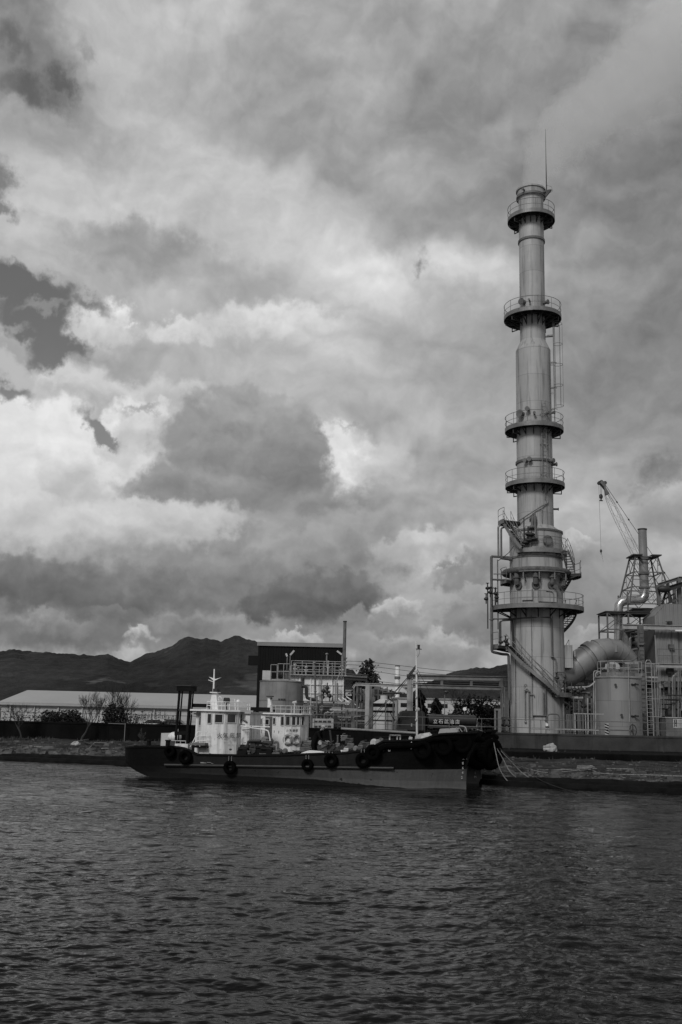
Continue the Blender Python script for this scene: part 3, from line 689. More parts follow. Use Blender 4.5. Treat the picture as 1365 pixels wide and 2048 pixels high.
def block(name, label, px0, px1, py_top, Y, dep, m_wall, windows=0, cat='building', rows=1):
    a = W(px0, py_top, Y); b = W(px1, py_top, Y); z = (a.z + b.z) / 2
    t = T(name, label, cat, ((a.x+b.x)/2, Y + dep/2, GZ))
    m = MB(); m.box((a.x, Y, GZ), (b.x, Y + dep, z)); m.build('wall', m_wall, t)
    m = MB(); m.box((a.x - .3, Y - .3, z + .003), (b.x + .3, Y + dep + .3, z + .4)); m.build('roof', M['trim'], t)
    for rr in range(rows):
        for i in range(windows):
            x = a.x + (b.x - a.x) * (i + .5) / windows; zz = z - 1.6 - 3.0 * rr
            w = MB(); w.box((x - .9, Y - .06, zz - .6), (x + .9, Y - .01, zz + .5)); w.build('window', M['glass'], t)
    return t
block('office_building', 'small pale building seen through the gantry left of the poplar', 692, 728, 1383, 260, 12, M['white_dull'], 3, rows=2)
block('factory_hall', 'wide low white factory hall behind the conifers and lorry', 795, 1010, 1400, 280, 20, M['white_dull'], 8)
block('factory_hall', 'tiny far factory roof behind the mast', 742, 790, 1392, 420, 20, M['wall_grey'], 3)
bx = W(515, 1392, 240)
m = MB(); m.box((W(496,1392,240).x, 240, GZ), (W(517,1392,240).x, 250, W(505,1378,240).z)); 
# far white stack
a = W(795.5, 1333, 400); fs = T('far_stack', 'slim far white banded stack between the poplar and the boat mast', 'stack', (a.x, 400, GZ))
m = MB(); m.lathe([(.95, 0), (.9, a.z - GZ)], (a.x, 400, GZ), 20); m.build('shaft', M['white_clean'], fs)
m = MB(); m.lathe([(1.15, 0), (1.15, 1.0)], (a.x, 400, W(795, 1358, 400).z), 20); m.build('band', M['steel_mid'], fs)
m = MB(); m.lathe([(1.0, 0), (1.0, .35)], (a.x, 400, a.z), 20); m.build('rim', M['steel_mid'], fs)

# ------------------------------------------------------------------ overhead lines
LINES = [[(-60,1320),(60,1325),(120,1329),(200,1333),(259,1336),(400,1338),(515,1334),(690,1318),(800,1331),(930,1347),(1200,1352)],
         [(-60,1328),(60,1331),(120,1334),(200,1338),(259,1339),(400,1341),(515,1338),(690,1325),(800,1340),(900,1352),(1200,1362)],
         [(-60,1334),(60,1342),(120,1345),(200,1349),(259,1352),(400,1355),(515,1353),(690,1332),(780,1348),(900,1363),(1200,1374)],
         [(-60,1337),(60,1345),(120,1350),(200,1355),(259,1358),(400,1362),(515,1361),(700,1355),(780,1366),(900,1378),(1200,1386)]]
LN = ['topmost of the four thin cables crossing in front of the hills', 'second cable from the top crossing in front of the hills', 'third cable from the top crossing in front of the hills', 'lowest of the four thin cables crossing in front of the hills']
for pl, lb in zip(LINES, LN):
    m = MB(); pts = []
    for (a, b), (c, d) in zip(pl, pl[1:]):
        for i in range(4): t = i / 4; pts.append(W(a + (c-a)*t, b + (d-b)*t, 210))
    pts.append(W(*pl[-1], 210)); 
    # smooth the sag
    for _ in range(4): pts = [pts[0]] + [(pts[i-1] + pts[i]*2 + pts[i+1]) / 4 for i in range(1, len(pts)-1)] + [pts[-1]]
    m.tube(pts, .045, 5); solo(m, 'power_line', M['wire'], lb, 'power line', 'overhead cables in front of the hills')

# ------------------------------------------------------------------ vegetation
def branch(mb, tips, p, d, L, r, depth, rng, spread=.6, up=.12):
    n = 3; pts = [p]; rr = [r]
    q = p.copy(); dd = d.copy()
    for i in range(n):
        dd = (dd + Vector((rng.gauss(0, .14), rng.gauss(0, .14), rng.gauss(up, .1)))).normalized(); q = q + dd * (L / n); pts.append(q.copy()); rr.append(max(.006, r * (1 - .38 * (i + 1) / n)))
    mb.tube(pts, rr, 5 if depth > 1 else 4, cap=False)
    if depth <= 0: tips.append((q, dd)); return
    for i in range(rng.choice((2, 3, 3))):
        a = pts[rng.choice((1, 2, 3, 3))]
        nd = (dd + Vector((rng.uniform(-1, 1), rng.uniform(-1, 1), rng.uniform(-.3, .7))) * spread).normalized()
        branch(mb, tips, a, nd, L * rng.uniform(.6, .85), rr[-1] * rng.uniform(.55, .85), depth - 1, rng, spread, up)
    if depth <= 1: tips.append((q, dd))
def leaf(mb, p, s, rng):
    a = Vector((rng.gauss(0, 1), rng.gauss(0, 1), rng.gauss(0, .7))).normalized() * s; b = a.cross(Vector((rng.gauss(0, 1), rng.gauss(0, 1), rng.gauss(0, 1)))).normalized() * s * .6
    mb.add([p - a, p + b, p + a * 1.1, p - b], [(0, 1, 2, 3)])
def tree(name, label, px, py_base, py_top, Y, seed, kind='bare', width=1., group=None, cat='tree', zb=None, leaves=700, ls=.16, crownm='leaf'):
    rng = random.Random(seed); z0 = GZ if zb is None else zb
    top = W(px, py_top, Y); H = top.z - z0; x = top.x
    t = T(name, label, cat, (x, Y, z0), group)
    base = Vector((x, Y, z0 - .05)); tr = MB(); tips = []; cr = MB()
    if kind == 'bare':
        lean = Vector((rng.uniform(-.15, .15), 0, 1)).normalized()
        branch(tr, tips, base, lean, H * .36, .018 * H + .02, 4, rng, .62 * width, .10)
        tw = MB()
        for p, d in tips:
            for i in range(3):
                nd = (d + Vector((rng.uniform(-1, 1), rng.uniform(-1, 1), rng.uniform(-.2, .8))) * .5).normalized(); tw.tube([p, p + nd * H * .06, p + nd * H * .11 + Vector((0, 0, .02*H))], [.009, .007, .005], 3, cap=False)
        tr.build('trunk', M['bark'], t); tw.build('twigs', M['bark'], t)
        return t
    if kind == 'cone':
        tr.tube([base, base + Vector((0, 0, H * .95))], [.09 * H ** .6, .02], 7)
        for i in range(leaves):
            h = rng.random() ** .75; rad = width * H * .30 * (1 - h) ** .7 * (.75 + .25 * math.sin(h * 23 + rng.random())) + .06
            a = rng.random() * 6.283; rr_ = rad * math.sqrt(rng.random()) * (1 + .25 * math.sin(3 * a + h * 9))
            leaf(cr, Vector((x + rr_ * math.cos(a), Y + rr_ * math.sin(a), z0 + H * (.08 + .92 * h) - rr_ * .15)), ls * rng.uniform(.6, 1.3), rng)
    elif kind == 'poplar':
        for i in range(5):
            dx = (i - 2) * width * .55; hh = H * (1, .86, .97, 1.0, .80)[i] * (1 - rng.random() * .05) if i else H * .72
            tr.tube([base, base + Vector((dx * .6, rng.uniform(-.4, .4), hh * .4)), base + Vector((dx, rng.uniform(-.5, .5), hh * .97))], [.09, .05, .012], 5)
            for q in range(leaves // 5):
                h = rng.uniform(.12, 1.0); rad = abs(rng.gauss(0, .62)) * width * (.25 + math.sin(min(1, (1.03 - h) * 1.7) * 1.57)); a = rng.random() * 6.283
                leaf(cr, Vector((x + dx * min(1, h * 1.5) + rad * math.cos(a), Y + rad * math.sin(a), z0 + hh * h + rng.uniform(-.2, .2))), ls * rng.uniform(.5, 1.3), rng)
    else:                                          # bush
        branch(tr, tips, base, Vector((0, 0, 1)), H * .35, .04 * H + .01, 3, rng, 1.0, .05)
        cl_ = [(rng.uniform(-1, 1) * width, rng.uniform(-.8, .8) * width * .6, rng.uniform(.25, .85) * H, rng.uniform(.22, .42) * H) for _ in range(10)]
        cl_ = [(a, b, min(c, H * (1 - .45 * (abs(a) / max(width, .01)) ** 2) - r * .6), r) for a, b, c, r in cl_]
        for i in range(leaves):
            c = rng.choice(cl_); v = Vector((rng.gauss(0, 1), rng.gauss(0, 1), rng.gauss(0, 1))).normalized() * c[3] * rng.uniform(.5, 1.08)
            p = Vector((x + c[0], Y + c[1], z0 + c[2])) + v
            if p.z > z0: leaf(cr, p, ls * rng.uniform(.5, 1.3), rng)
    tr.build('trunk', M['bark'], t); cr.build('crown', M[crownm], t)
    return t
G1 = 'shrubs and trees along the left wall'
tree('bare_tree', 'drooping bare shrub tree left of the dark bush, in front of the wall', 52, 1474, 1402, 71.5, 11, 'bare', 1.5, G1, zb=.55)
tree('bare_tree', 'tall forked bare tree standing against the wall right of the dark bush', 168, 1475, 1388, 72.0, 15, 'bare', 1.0, G1, zb=.55)
tree('bare_tree', 'tallest bare tree rising behind the leafy bush by the stern', 232, 1440, 1366, 76, 19, 'bare', .9, G1)
tree('bare_tree', 'slanting many-stemmed bare tree above the leafy bush', 256, 1440, 1380, 77, 29, 'bare', 1.2, G1)
tree('bare_tree', 'spindly bare sapling between the two dark bushes', 190, 1440, 1388, 76.5, 37, 'bare', 1.1, G1)
tree('bare_tree', 'small bare sapling on the bank near the white box and stern', 284, 1492, 1462, 66, 33, 'bare', 1.0, G1, zb=.5)
tree('bush', 'wide dense dark bush growing over the left wall', 122, 1446, 1409, 74.8, 41, 'bush', 1.35, G1, 'bush', leaves=5200, ls=.09)
tree('bush', 'dense dark bush beside the tallest bare tree', 236, 1446, 1411, 74.8, 42, 'bush', .85, G1, 'bush', leaves=3200, ls=.09)
tree('bush', 'sparse leafy bush just left of the stalks', 268, 1446, 1418, 74.6, 43, 'bush', .8, G1, 'bush', leaves=600, ls=.085, crownm='leaf2')
tree('bush', 'ragged low bush at the far left end of the wall', 18, 1446, 1420, 74.8, 44, 'bush', 1.5, G1, 'bush', leaves=420, ls=.08, crownm='leaf2')
tree('bush', 'thin ragged bush between the far left shrub and the wide dark bush', 72, 1446, 1418, 75, 45, 'bush', .9, G1, 'bush', leaves=500, ls=.08, crownm='leaf2')
tree('poplar', 'upright feathery poplar rising behind the pipe gantry', 734, 1440, 1314, 120, 51, 'poplar', .95, None, leaves=6500, ls=.17, crownm='leaf2')
tree('conifer', 'dark conifer directly behind the boat mast', 838, 1450, 1380, 92, 52, 'cone', 1.3, 'conifers behind the tanker lorry', leaves=2600, ls=.16)
tree('conifer', 'dark conifer behind the front of the lorry tank', 873, 1450, 1398, 92, 53, 'cone', 1.3, 'conifers behind the tanker lorry', leaves=2200, ls=.16)
tree('evergreen_tree', 'broad dark evergreen between the lorry and the chimney', 962, 1450, 1388, 92, 54, 'bush', 2.0, None, leaves=4200, ls=.15)
tree('evergreen_tree', 'low dark evergreen mass just left of the chimney base', 998, 1450, 1404, 94, 56, 'bush', 1.3, None, leaves=2400, ls=.14)
tree('bare_tree', 'leafless tree rising above the evergreens under the pipe bridge', 926, 1450, 1366, 94, 57, 'bare', .9, None)
tree('bush', 'grey green shrub under the pipe bridge beside the leafless tree', 918, 1450, 1412, 91, 58, 'bush', .8, None, 'bush', leaves=700, ls=.12, crownm='leaf2')
# stalks on the wall top
rng = random.Random(5)
for i in range(17):
    px = 283 + i * 4.6 + rng.uniform(-1.5, 1.5); Y = 75 + rng.random() * 2; b = W(px, 1447, Y); m = MB()
    h = rng.uniform(.5, 1.15); z0 = GZ; hh = 2.0 - z0 + h - .2
    m.tube([(b.x, Y, z0), (b.x + rng.uniform(-.05, .05), Y, z0 + hh * .6), (b.x + rng.uniform(-.1, .1), Y, z0 + hh)], [.02, .016, .01], 5)
    for q in range(26): leaf(m, Vector((b.x + rng.gauss(0, .035), Y + rng.gauss(0, .03), z0 + hh * rng.uniform(.66, 1.0))), .05, rng)
    o = solo(m, 'dry_stalk', M['reed'], 'dry weed stalk in the row above the wall near the stern', 'weed', 'dry weed stalks above the wall')
# fence post and frame on the old wall
for px, lb in ((251, 'thin pale post standing against the blackened wall'),):
    a = W(px, 1448, 72.6); m = MB(); m.tube([(a.x, 72.6, .45), (a.x, 72.6, a.z + .05)], .025, 6); m.tube([(a.x, 72.6, a.z), (a.x - 1.2, 72.6, a.z + .02)], .018, 6)
    solo(m, 'thin_post', M['tank_grey'], lb, 'post')
# mesh fence behind left wall
ft = T('wire_fence', 'thin wire fence with a top bar behind the left wall', 'fence', (W(0, 1440, 100).x, 100, GZ))
x0, x1 = W(-40, 1430, 100).x, W(505, 1430, 100).x
z = W(250, 1429, 100).z
m = MB(); m.tube([(x0, 100, z), (x1, 100, z)], .03, 5); m.build('top_bar', M['steel_mid'], ft)
for i in range(14):
    x = x0 + (x1 - x0) * i / 13; m = MB(); m.tube([(x, 100, GZ), (x, 100, z)], .035, 5); m.build('post', M['steel_mid'], ft)
m = MB(); m.tube([(x0, 100, z - .55), (x1, 100, z - .55)], .012, 4); m.tube([(x0, 100, z - 1.0), (x1, 100, z - 1.0)], .012, 4); m.build('wire', M['steel_mid'], ft)

# parked cars behind the fence
def car(px, Y, label, paint, flip=1):
    c = W(px, 1440, Y); x = c.x; t = T('parked_car', label, 'car', (x, Y, GZ), 'cars parked behind the left wall')
    prof = [(-2.0,.35),(-2.0,.75),(-1.7,.85),(-1.0,.93),(-.45,1.38),(.75,1.42),(1.45,.98),(1.95,.9),(2.0,.35)]
    m = MB(); m.prism([(x + flip*a, Y - .8, GZ + b) for a, b in prof], None, (0, 1.6, 0)); m.build('body', paint, t)
    for s in (-.82, .81):
        w = MB(); w.prism([(x + flip*a, Y + s, GZ + b) for a, b in ((-.85, .97), (-.42, 1.32), (.70, 1.35), (1.22, 1.0))], None, (0, .012, 0)); w.build('window', M['glass'], t)
    for a in (-1.3, 1.3):
        for s in (-.78, .78): w = MB(); w.tube([(x + a, Y + s - .1, GZ + .32), (x + a, Y + s + .1, GZ + .32)], .32, 14); w.build('wheel', M['rubber'], t)
M['car_white'] = mat('white car paint', .6, .3, 0, .05); M['car_grey'] = mat('grey car paint', .12, .3, 0, .05); M['car_black'] = mat('black car paint', .02, .25, 0, .05)
car(308, 104, 'white car parked behind the wall, left of the darker cars', M['car_white'])
car(331, 106, 'dark car parked between the white car and the stern gantry', M['car_black'])
car(352, 104, 'grey car parked right behind the stern gantry frame', M['car_grey'], -1)
car(150, 104, 'dark car half hidden behind the bush and forked bare tree', M['car_black'])

# ------------------------------------------------------------------ litter on the bank
def on_bank(px, py):
    p = G(px, py, .38); p.z = bank_z(p.x, p.y); return p
LG = 'driftwood and planks on the bank'
rng = random.Random(21)
def plank(pa, pb, label, m='wood', w=.16, h=.05, name='plank', cat='plank', g=LG):
    a = on_bank(*pa); b = on_bank(*pb); a.z += h/2 + .03; b.z += h/2 + .03
    mb = MB(); mb.beam(a, b, w, h); solo(mb, name, M[m], label, cat, g)
plank((153,1493),(228,1479), 'long pole lying slantwise on the bank below the bare trees', w=.08, h=.08, name='pole', cat='pole')
plank((2,1473),(62,1466), 'curved branch lying at the foot of the left wall', w=.09, h=.08, name='driftwood_branch', cat='driftwood')
plank((190,1494),(212,1494), 'short pale board right of the debris heap', m='tank_grey', w=.3)
plank((203,1502),(216,1502), 'stubby pale board nearest the stern', m='tank_grey', w=.3)
plank((168,1493),(196,1500), 'dark broken board leaning in the debris heap', m='conc')
plank((176,1503),(190,1493), 'thin stick crossing the debris heap', w=.05, h=.05)
plank((60,1497),(96,1499), 'pale flat board among pebbles at the left', m='tank_grey', w=.25)
plank((85,1492),(106,1491), 'small weathered board near the centre of the left bank', w=.2)
plank((1045,1500),(1165,1503), 'long pale pole lying along the ledge below the chimney', m='tank_grey', w=.12, h=.1, name='pole', cat='pole')
plank((1120,1546),(1200,1552), 'thin dark pole near the water right of the ropes', m='conc', w=.07, h=.06, name='pole', cat='pole')
plank((1030,1545),(1060,1546), 'short board by the mooring ropes', w=.14)
plank((1215,1538),(1262,1541), 'weathered board lying on the right bank', w=.12)
bx = on_bank(65, 1473); m = MB(); m.box((bx.x-.45, bx.y-.3, bx.z), (bx.x+.5, bx.y+.3, bx.z+.34)); m.box((bx.x-.48, bx.y-.33, bx.z+.342), (bx.x+.53, bx.y+.33, bx.z+.40)); solo(m, 'foam_box', M['white'], 'white foam box lying at the foot of the left wall', 'box')
def crumple(c, s, name, m, label, cat, seed, sq=(1, .7, .6)):
    r = random.Random(seed); mb = MB(); mb.ball((0, 0, 0), 1, 14, 9)
    V = []
    for p in mb.v:
        q = Vector(p); f = 1 + .35 * mnoise.noise(q * 1.7 + Vector((seed, 0, 0))) + .2 * mnoise.noise(q * 4.3); V.append((c[0] + q.x*f*s*sq[0], c[1] + q.y*f*s*sq[1], c[2] + max(0, (q.z*f + .55)) * s * sq[2]))
    mb.v = V; mb.s = [False] * len(mb.s)
    return solo(mb, name, m, label, cat)
p = W(1100, 1503, 68); crumple((p.x, 68, .80), .52, 'plastic_bundle', M['rag'], 'crumpled white plastic bundle lying on the ledge below the chimney', 'bundle', 3)
p = on_bank(151, 1497); crumple(p, .28, 'plastic_bag', M['rag'], 'small white plastic bag on the left bank beside the debris', 'bag', 5)
# pebbles and scattered rubbish: countless
st = MB(); rng = random.Random(99)
for i in range(2600):
    x = rng.uniform(-26, 24); y0 = shore_y(x)
    y = y0 + .25 + (abs(rng.gauss(0, .16)) if rng.random() < .75 else rng.random()) * (WALL_Y - y0 - .6)
    if y > WALL_Y - .3 or (x > 5 and y > 66): continue
    s = rng.uniform(.025, .09) if i % 14 else rng.uniform(.1, .28); c = Vector((x, y, bank_z(x, y) + s * .3)); o = len(st.v)
    st.add([(c.x + s*a*rng.uniform(.5, 1.9), c.y + s*b*rng.uniform(.5, 1.5), c.z + s*d*.7) for a, b, d in ((-1,-1,-.5),(1,-1,-.5),(1,1,-.5),(-1,1,-.5),(-.6,-.6,.6),(.6,-.6,.6),(.6,.6,.6),(-.6,.6,.6))],
           [(4,5,6,7),(0,1,5,4),(1,2,6,5),(2,3,7,6),(3,0,4,7)])
solo(st, 'rubble', mat('pebbles and rubbish', .06, .8, var=.9, scale=1.4), 'scattered pebbles, shells and rubbish along the bank', 'rubble', kind='stuff')
gr = MB(); rng = random.Random(98)
for i in range(9000):
    x = rng.uniform(-32, 26); y0 = shore_y(x); y = y0 + 1 + (1 - rng.random() ** 1.6) * (WALL_Y - y0 - 1.1)
    if x > 5 and y > 66 and rng.random() < .97: continue
    if vnoise(x, y, .3, 4) < -.02: continue
    z = bank_z(x, y) if not (x > 5.5 and y > 66.2) else .8; h = rng.uniform(.06, .24); a = rng.random() * 3.14; dx, dy = math.cos(a) * .02, math.sin(a) * .02
    gr.add([(x-dx, y-dy, z), (x+dx, y+dy, z), (x + rng.gauss(0, .06), y + rng.gauss(0, .06), z + h)], [(0, 1, 2)])
solo(gr, 'grass', M['reed'], 'sparse dry grass tufts on the bank', 'grass', kind='stuff')

# ------------------------------------------------------------------ the tall chimney
CY = 84.0
CXp = W(1075, 1300, CY); CX = CXp.x
def zc(py):
    z = W(1072, py, CY)
    return z.z
def rc(rpx, py):
    return W(1072 + rpx, py, CY).x - W(1072, py, CY).x
def cp(a, r, z):
    """point on the chimney: bearing a in degrees (0 = towards the quay, + = right), radius, height"""
    a = R(a); return Vector((CX + r * math.sin(a), CY - r * math.cos(a), z))
def arc(a0, a1, r, z, step=6, z1=None):
    n = max(2, int(abs(a1 - a0) / step) + 1); z1 = z if z1 is None else z1
    return [cp(a0 + (a1-a0)*i/(n-1), r, z + (z1-z)*i/(n-1)) for i in range(n)]
CH = T('chimney', 'tall grey steel chimney ringed with platforms, stairs and pipes beside the quay', 'chimney', (CX, CY, GZ))
def lat(name, prof, m, n=72, cap=False):
    b = MB(); b.lathe([(r, z - GZ) for r, z in prof], (CX, CY, GZ), n, cap); return b.build(name, m, CH, 25)
ztop = zc(385)
r_top, r_mid, r_dr = rc(24.6, 500), rc(34.6, 850), rc(52.6, 1250)
zcone0, zcone1 = zc(703), zc(684)
lat('upper_shaft', [(r_top, zcone1), (r_top, zc(392))], M['shell'])
lat('cone', [(r_mid, zcone0), (r_top, zcone1 + .002)], M['shell'])
lat('middle_shaft', [(r_mid + .03, zc(1070)), (r_mid, zcone0)], M['shell'])
zdt = zc(1067)
lat('lower_shaft', [(r_dr + .07, GZ), (r_dr + .01, zc(1300)), (r_dr, zdt), (r_dr - .12, zdt + .12), (r_mid + .02, zdt + .55)], M['shell'])
lat('rim', [(r_top, zc(403)), (r_top + .12, zc(399)), (r_top + .13, ztop), (r_top + .22, ztop), (r_top + .22, ztop + .14), (r_top - .02, ztop + .14), (r_top - .05, zc(395))], M['shell'])
def hoop(py, r, name='stiffener_ring', t=.07, h=.10, z=None):
    z = zc(py) if z is None else z; lat(name, [(r - .02, z - h), (r + t, z - h), (r + t, z + h), (r - .02, z + h)], M['steel_mid'])
hoop(397, r_top + .13); hoop(485, r_top + .02); hoop(927, r_mid + .02, t=.10); hoop(0, r_dr, z=zdt, t=.08, h=.08)
hoop(1119, r_dr, t=.05, h=.08)
# vertical stiffener streaks under the platforms
def platform(z, r0, r1, a0=-180, a1=180, nb=16, rail=True, gaps=(), posts=None, brk=1.0, toe=.16, rail_h=1.12, name='platform'):
    full = abs(a1 - a0) >= 359.9
    b = MB(); n = max(8, int(abs(a1 - a0) / 5)); V = []
    for i in range(n + 1):
        a = a0 + (a1 - a0) * i / n
        V += [cp(a, r0, z), cp(a, r1, z), cp(a, r1, z + .05), cp(a, r0, z + .05)]
    F = []
    for i in range(n):
        for j in range(4): F.append((i*4+j, (i+1)*4+j, (i+1)*4+(j+1)%4, i*4+(j+1)%4))
    b.add(V, F)
    if not full: b.add(V[:4], [(0, 1, 2, 3)]); b.add(V[-4:], [(3, 2, 1, 0)])
    p = b.build(name, M['deck'], CH)
    k = MB(); V = []
    for i in range(n + 1):
        a = a0 + (a1 - a0) * i / n
        V += [cp(a, r1 + .003, z - .20), cp(a, r1 + .05, z - .20), cp(a, r1 + .05, z + toe), cp(a, r1 + .003, z + toe)]
    k.add(V, F, False); k.build('toe_board', M['steel'], p)
    # brackets: a beam out to the rim, a strut back to the shell
    k = MB(); m = max(2, int(nb * abs(a1 - a0) / 360))
    for i in range(m + (0 if full else 1)):
        a = a0 + (a1 - a0) * (i + (.5 if full else 0)) / m
        if not full: a = max(min(a, max(a0, a1) - 1), min(a0, a1) + 1)
        k.beam(cp(a, r0, z - .10), cp(a, r1, z - .10), .09, .17)
        k.beam(cp(a, r0 + .02, z - (r1 - r0) * .62 * brk), cp(a, r0 + (r1 - r0) * .72, z - .16), .07, .09)
        k.beam(cp(a, r0 + .02, z - (r1 - r0) * .75 * brk), cp(a, r0 + .02, z - .02), .07, .06)
    for rr in (.45, .85):
        q = arc(a0, a1, r0 + (r1 - r0) * rr, z - .10, 9)
        for u, v in zip(q, q[1:]): k.beam(u, v, .06, .12)
    k.build('bracket', M['steel_dark'], p)
    if rail:
        segs = []; cur_ = a0
        for g0, g1 in gaps: segs.append((cur_, g0)); cur_ = g1
        segs.append((cur_, a1)); k = MB()
        for s0, s1 in segs:
            for hh, rr in ((rail_h, .024), (rail_h * .52, .018)): k.tube(arc(s0, s1, r1 + .02, z + hh, 5), rr, 5)
            m = max(1, round(abs(s1 - s0) * R(1) * r1 / 1.25))
            for i in range(m + 1):
                a = s0 + (s1 - s0) * i / m; k.tube([cp(a, r1 + .02, z), cp(a, r1 + .02, z + rail_h)], .02, 5)
        k.build('railing', M['steel'], p)
    return p
P1 = platform(zc(441), r_top, rc(45.5, 441), nb=14)
P2 = platform(zc(637), r_top, rc(55.5, 637), nb=14, brk=.9)
P3 = platform(zc(861), r_mid, rc(56.6, 861), nb=14, gaps=((8, 24),))
P4 = platform(zc(972.5), r_mid, rc(57.4, 972), nb=14)
P5 = platform(zc(1108), r_dr, rc(60, 1108), -50, 95, nb=14)
P6 = platform(zc(1048), r_mid + .05, rc(73, 1048), -100, -66, nb=18, brk=.5)
P7 = platform(zc(1219), r_dr, rc(91, 1219), -112, 200, nb=14, brk=.7)
P8 = platform(zc(1150), rc(60, 1150), rc(87, 1150), 68, 112, nb=16, brk=.6)
P9 = platform(zc(1166), r_dr, rc(70, 1166), -112, -66, nb=16, brk=.5, name='platform')
P10 = platform(zc(1296), r_dr, rc(91, 1296), -105, -66, nb=16, brk=.4)
P11 = platform(zc(1389), r_dr + .05, rc(68, 1389), 18, 62, nb=16, brk=.4)
# dark triangular outrigger ends below each ring
def outrig(z, r, angs, L=.55):
    for a in angs:
        k = MB(); k.beam(cp(a, r, z - .15), cp(a, r, z - .15 - L*.8), .07); k.beam(cp(a, r - L*1.4, z - .15 - L*.8), cp(a, r + .03, z - .15 - L*.8), .07); k.beam(cp(a, r, z - .2), cp(a, r - L*1.3, z - .12 - L*.8), .05)
        k.build('outrigger', M['steel_dark'], CH)
for py, rpx in ((441, 45), (637, 55), (861, 56), (972, 57)): outrig(zc(py), rc(rpx, py) - .1, (-97, -60, 60, 97, -140, 140))

def ladder(a, r, z0, z1, cage=None, w=.42, m='steel'):
    k = MB(); t = Vector((math.cos(R(a)), math.sin(R(a)), 0)) * (w / 2)
    for s in (-1, 1): k.beam(cp(a, r, z0) + t*s, cp(a, r, z1) + t*s, .05, .03)
    z = z0 + .15
    while z < z1: k.tube([cp(a, r, z) - t, cp(a, r, z) + t], .014, 4); z += .3
    z = z0 + .6
    while z < z1: 
        for s in (-1, 1): k.beam(cp(a, r - .5, z) + t*s, cp(a, r, z) + t*s, .04)
        z += 2.6
    o = k.build('ladder', M[m], CH)
    if cage:
        k = MB(); c0, c1 = cage; z = c0; out = Vector((math.sin(R(a)), -math.cos(R(a)), 0)); tt = t.normalized()
        def ring(z): return [cp(a, r, z) + tt * (.38 * math.sin(q)) + out * (.36 - .40 * math.cos(q)) for q in [R(30 + 300 * i / 14) for i in range(15)]]
        while z <= c1 + .01: k.tube(ring(z), .02, 4); z += (c1 - c0) / max(1, round((c1 - c0) / 1.9))
        lo, hi = ring(c0), ring(c1)
        for i in (1, 4, 7, 10, 13): k.tube([lo[i], hi[i]], .014, 4)
        k.build('ladder_cage', M[m], o)
    return o
ladder(74, rc(40.5, 760) , zc(861) + .05, zc(634), cage=(zc(815), zc(652)))
ladder(16, r_mid + .30, zc(972) + .05, zc(812))
ladder(26, r_mid + .34, zc(912), zc(870), w=.3)
ladder(184, r_top + .3, zc(637), zc(441))
ladder(170, r_mid + .3, zdt, zc(972))
# supporting box truss beside the caged ladder
k = MB(); q = 66
for z in [zc(y) for y in (676, 729, 779, 821)]:
    rr = r_top if z > zcone1 else r_mid
    k.beam(cp(q, rr - .05, z), cp(q, rc(41, 760), z), .06, .1); k.beam(cp(q + 7, rr - .05, z), cp(q + 8, rc(41, 760), z), .06, .1); k.beam(cp(q, rr + .3, z), cp(q + 8, rr + .5, z), .05)
k.build('ladder_bracket', M['steel'], CH)

def stair(a0, z0, a1, z1, r0, r1, name='stairway', steps=None, rail=True, both=True):
    H = abs(z1 - z0); n = steps or max(4, round(H / .24)); k = MB()
    for i in range(n):
        t = (i + .5) / n; a = a0 + (a1-a0)*t; z = z0 + (z1-z0)*t; da = abs(a1-a0)/n*.42
        k.add([cp(a-da, r0, z), cp(a+da, r0, z), cp(a+da, r1, z), cp(a-da, r1, z), cp(a-da, r0, z+.05), cp(a+da, r0, z+.05), cp(a+da, r1, z+.05), cp(a-da, r1, z+.05)],
              [(0,3,2,1),(4,5,6,7),(0,1,5,4),(1,2,6,5),(2,3,7,6),(3,0,4,7)])
    o = k.build(name, M['steel_dark'], CH)
    for r in ((r0, r1) if both else (r1,)):
        k = MB(); q = [cp(a0 + (a1-a0)*i/n, r, z0 + (z1-z0)*i/n) for i in range(n + 1)]
        for u, v in zip(q, q[1:]): k.beam(u, v, .05, .26)
        k.build('stringer', M['steel'], o)
    if rail:
        k = MB()
        for r in ((r0, r1) if both else (r1,)):
            for h in (1.0, .55): k.tube([cp(a0 + (a1-a0)*i/8, r, z0 + (z1-z0)*i/8 + h) for i in range(9)], .022, 5)
            for i in range(0, 9, 2): k.tube([cp(a0 + (a1-a0)*i/8, r, z0 + (z1-z0)*i/8), cp(a0 + (a1-a0)*i/8, r, z0 + (z1-z0)*i/8 + 1.0)], .018, 5)
        k.build('handrail', M['steel'], o)
    return o
stair(-72, zc(1050), -34, zc(1106), rc(55, 1080), rc(72, 1080), steps=13)
stair(42, zc(1108), 70, zc(1149), rc(61, 1120), rc(76, 1120), steps=9)
stair(112, zc(1150), 160, zc(1219), rc(62, 1180), rc(84, 1180))
stair(-66, zc(1296), 21, zc(1389), rc(56, 1340), rc(74, 1340), steps=22)
stair(88, zc(1222), 150, zc(1278), rc(58, 1240), rc(80, 1240), steps=14)
stair(112, zc(1300), 175, zc(1389), rc(58, 1340), rc(76, 1340), steps=14)

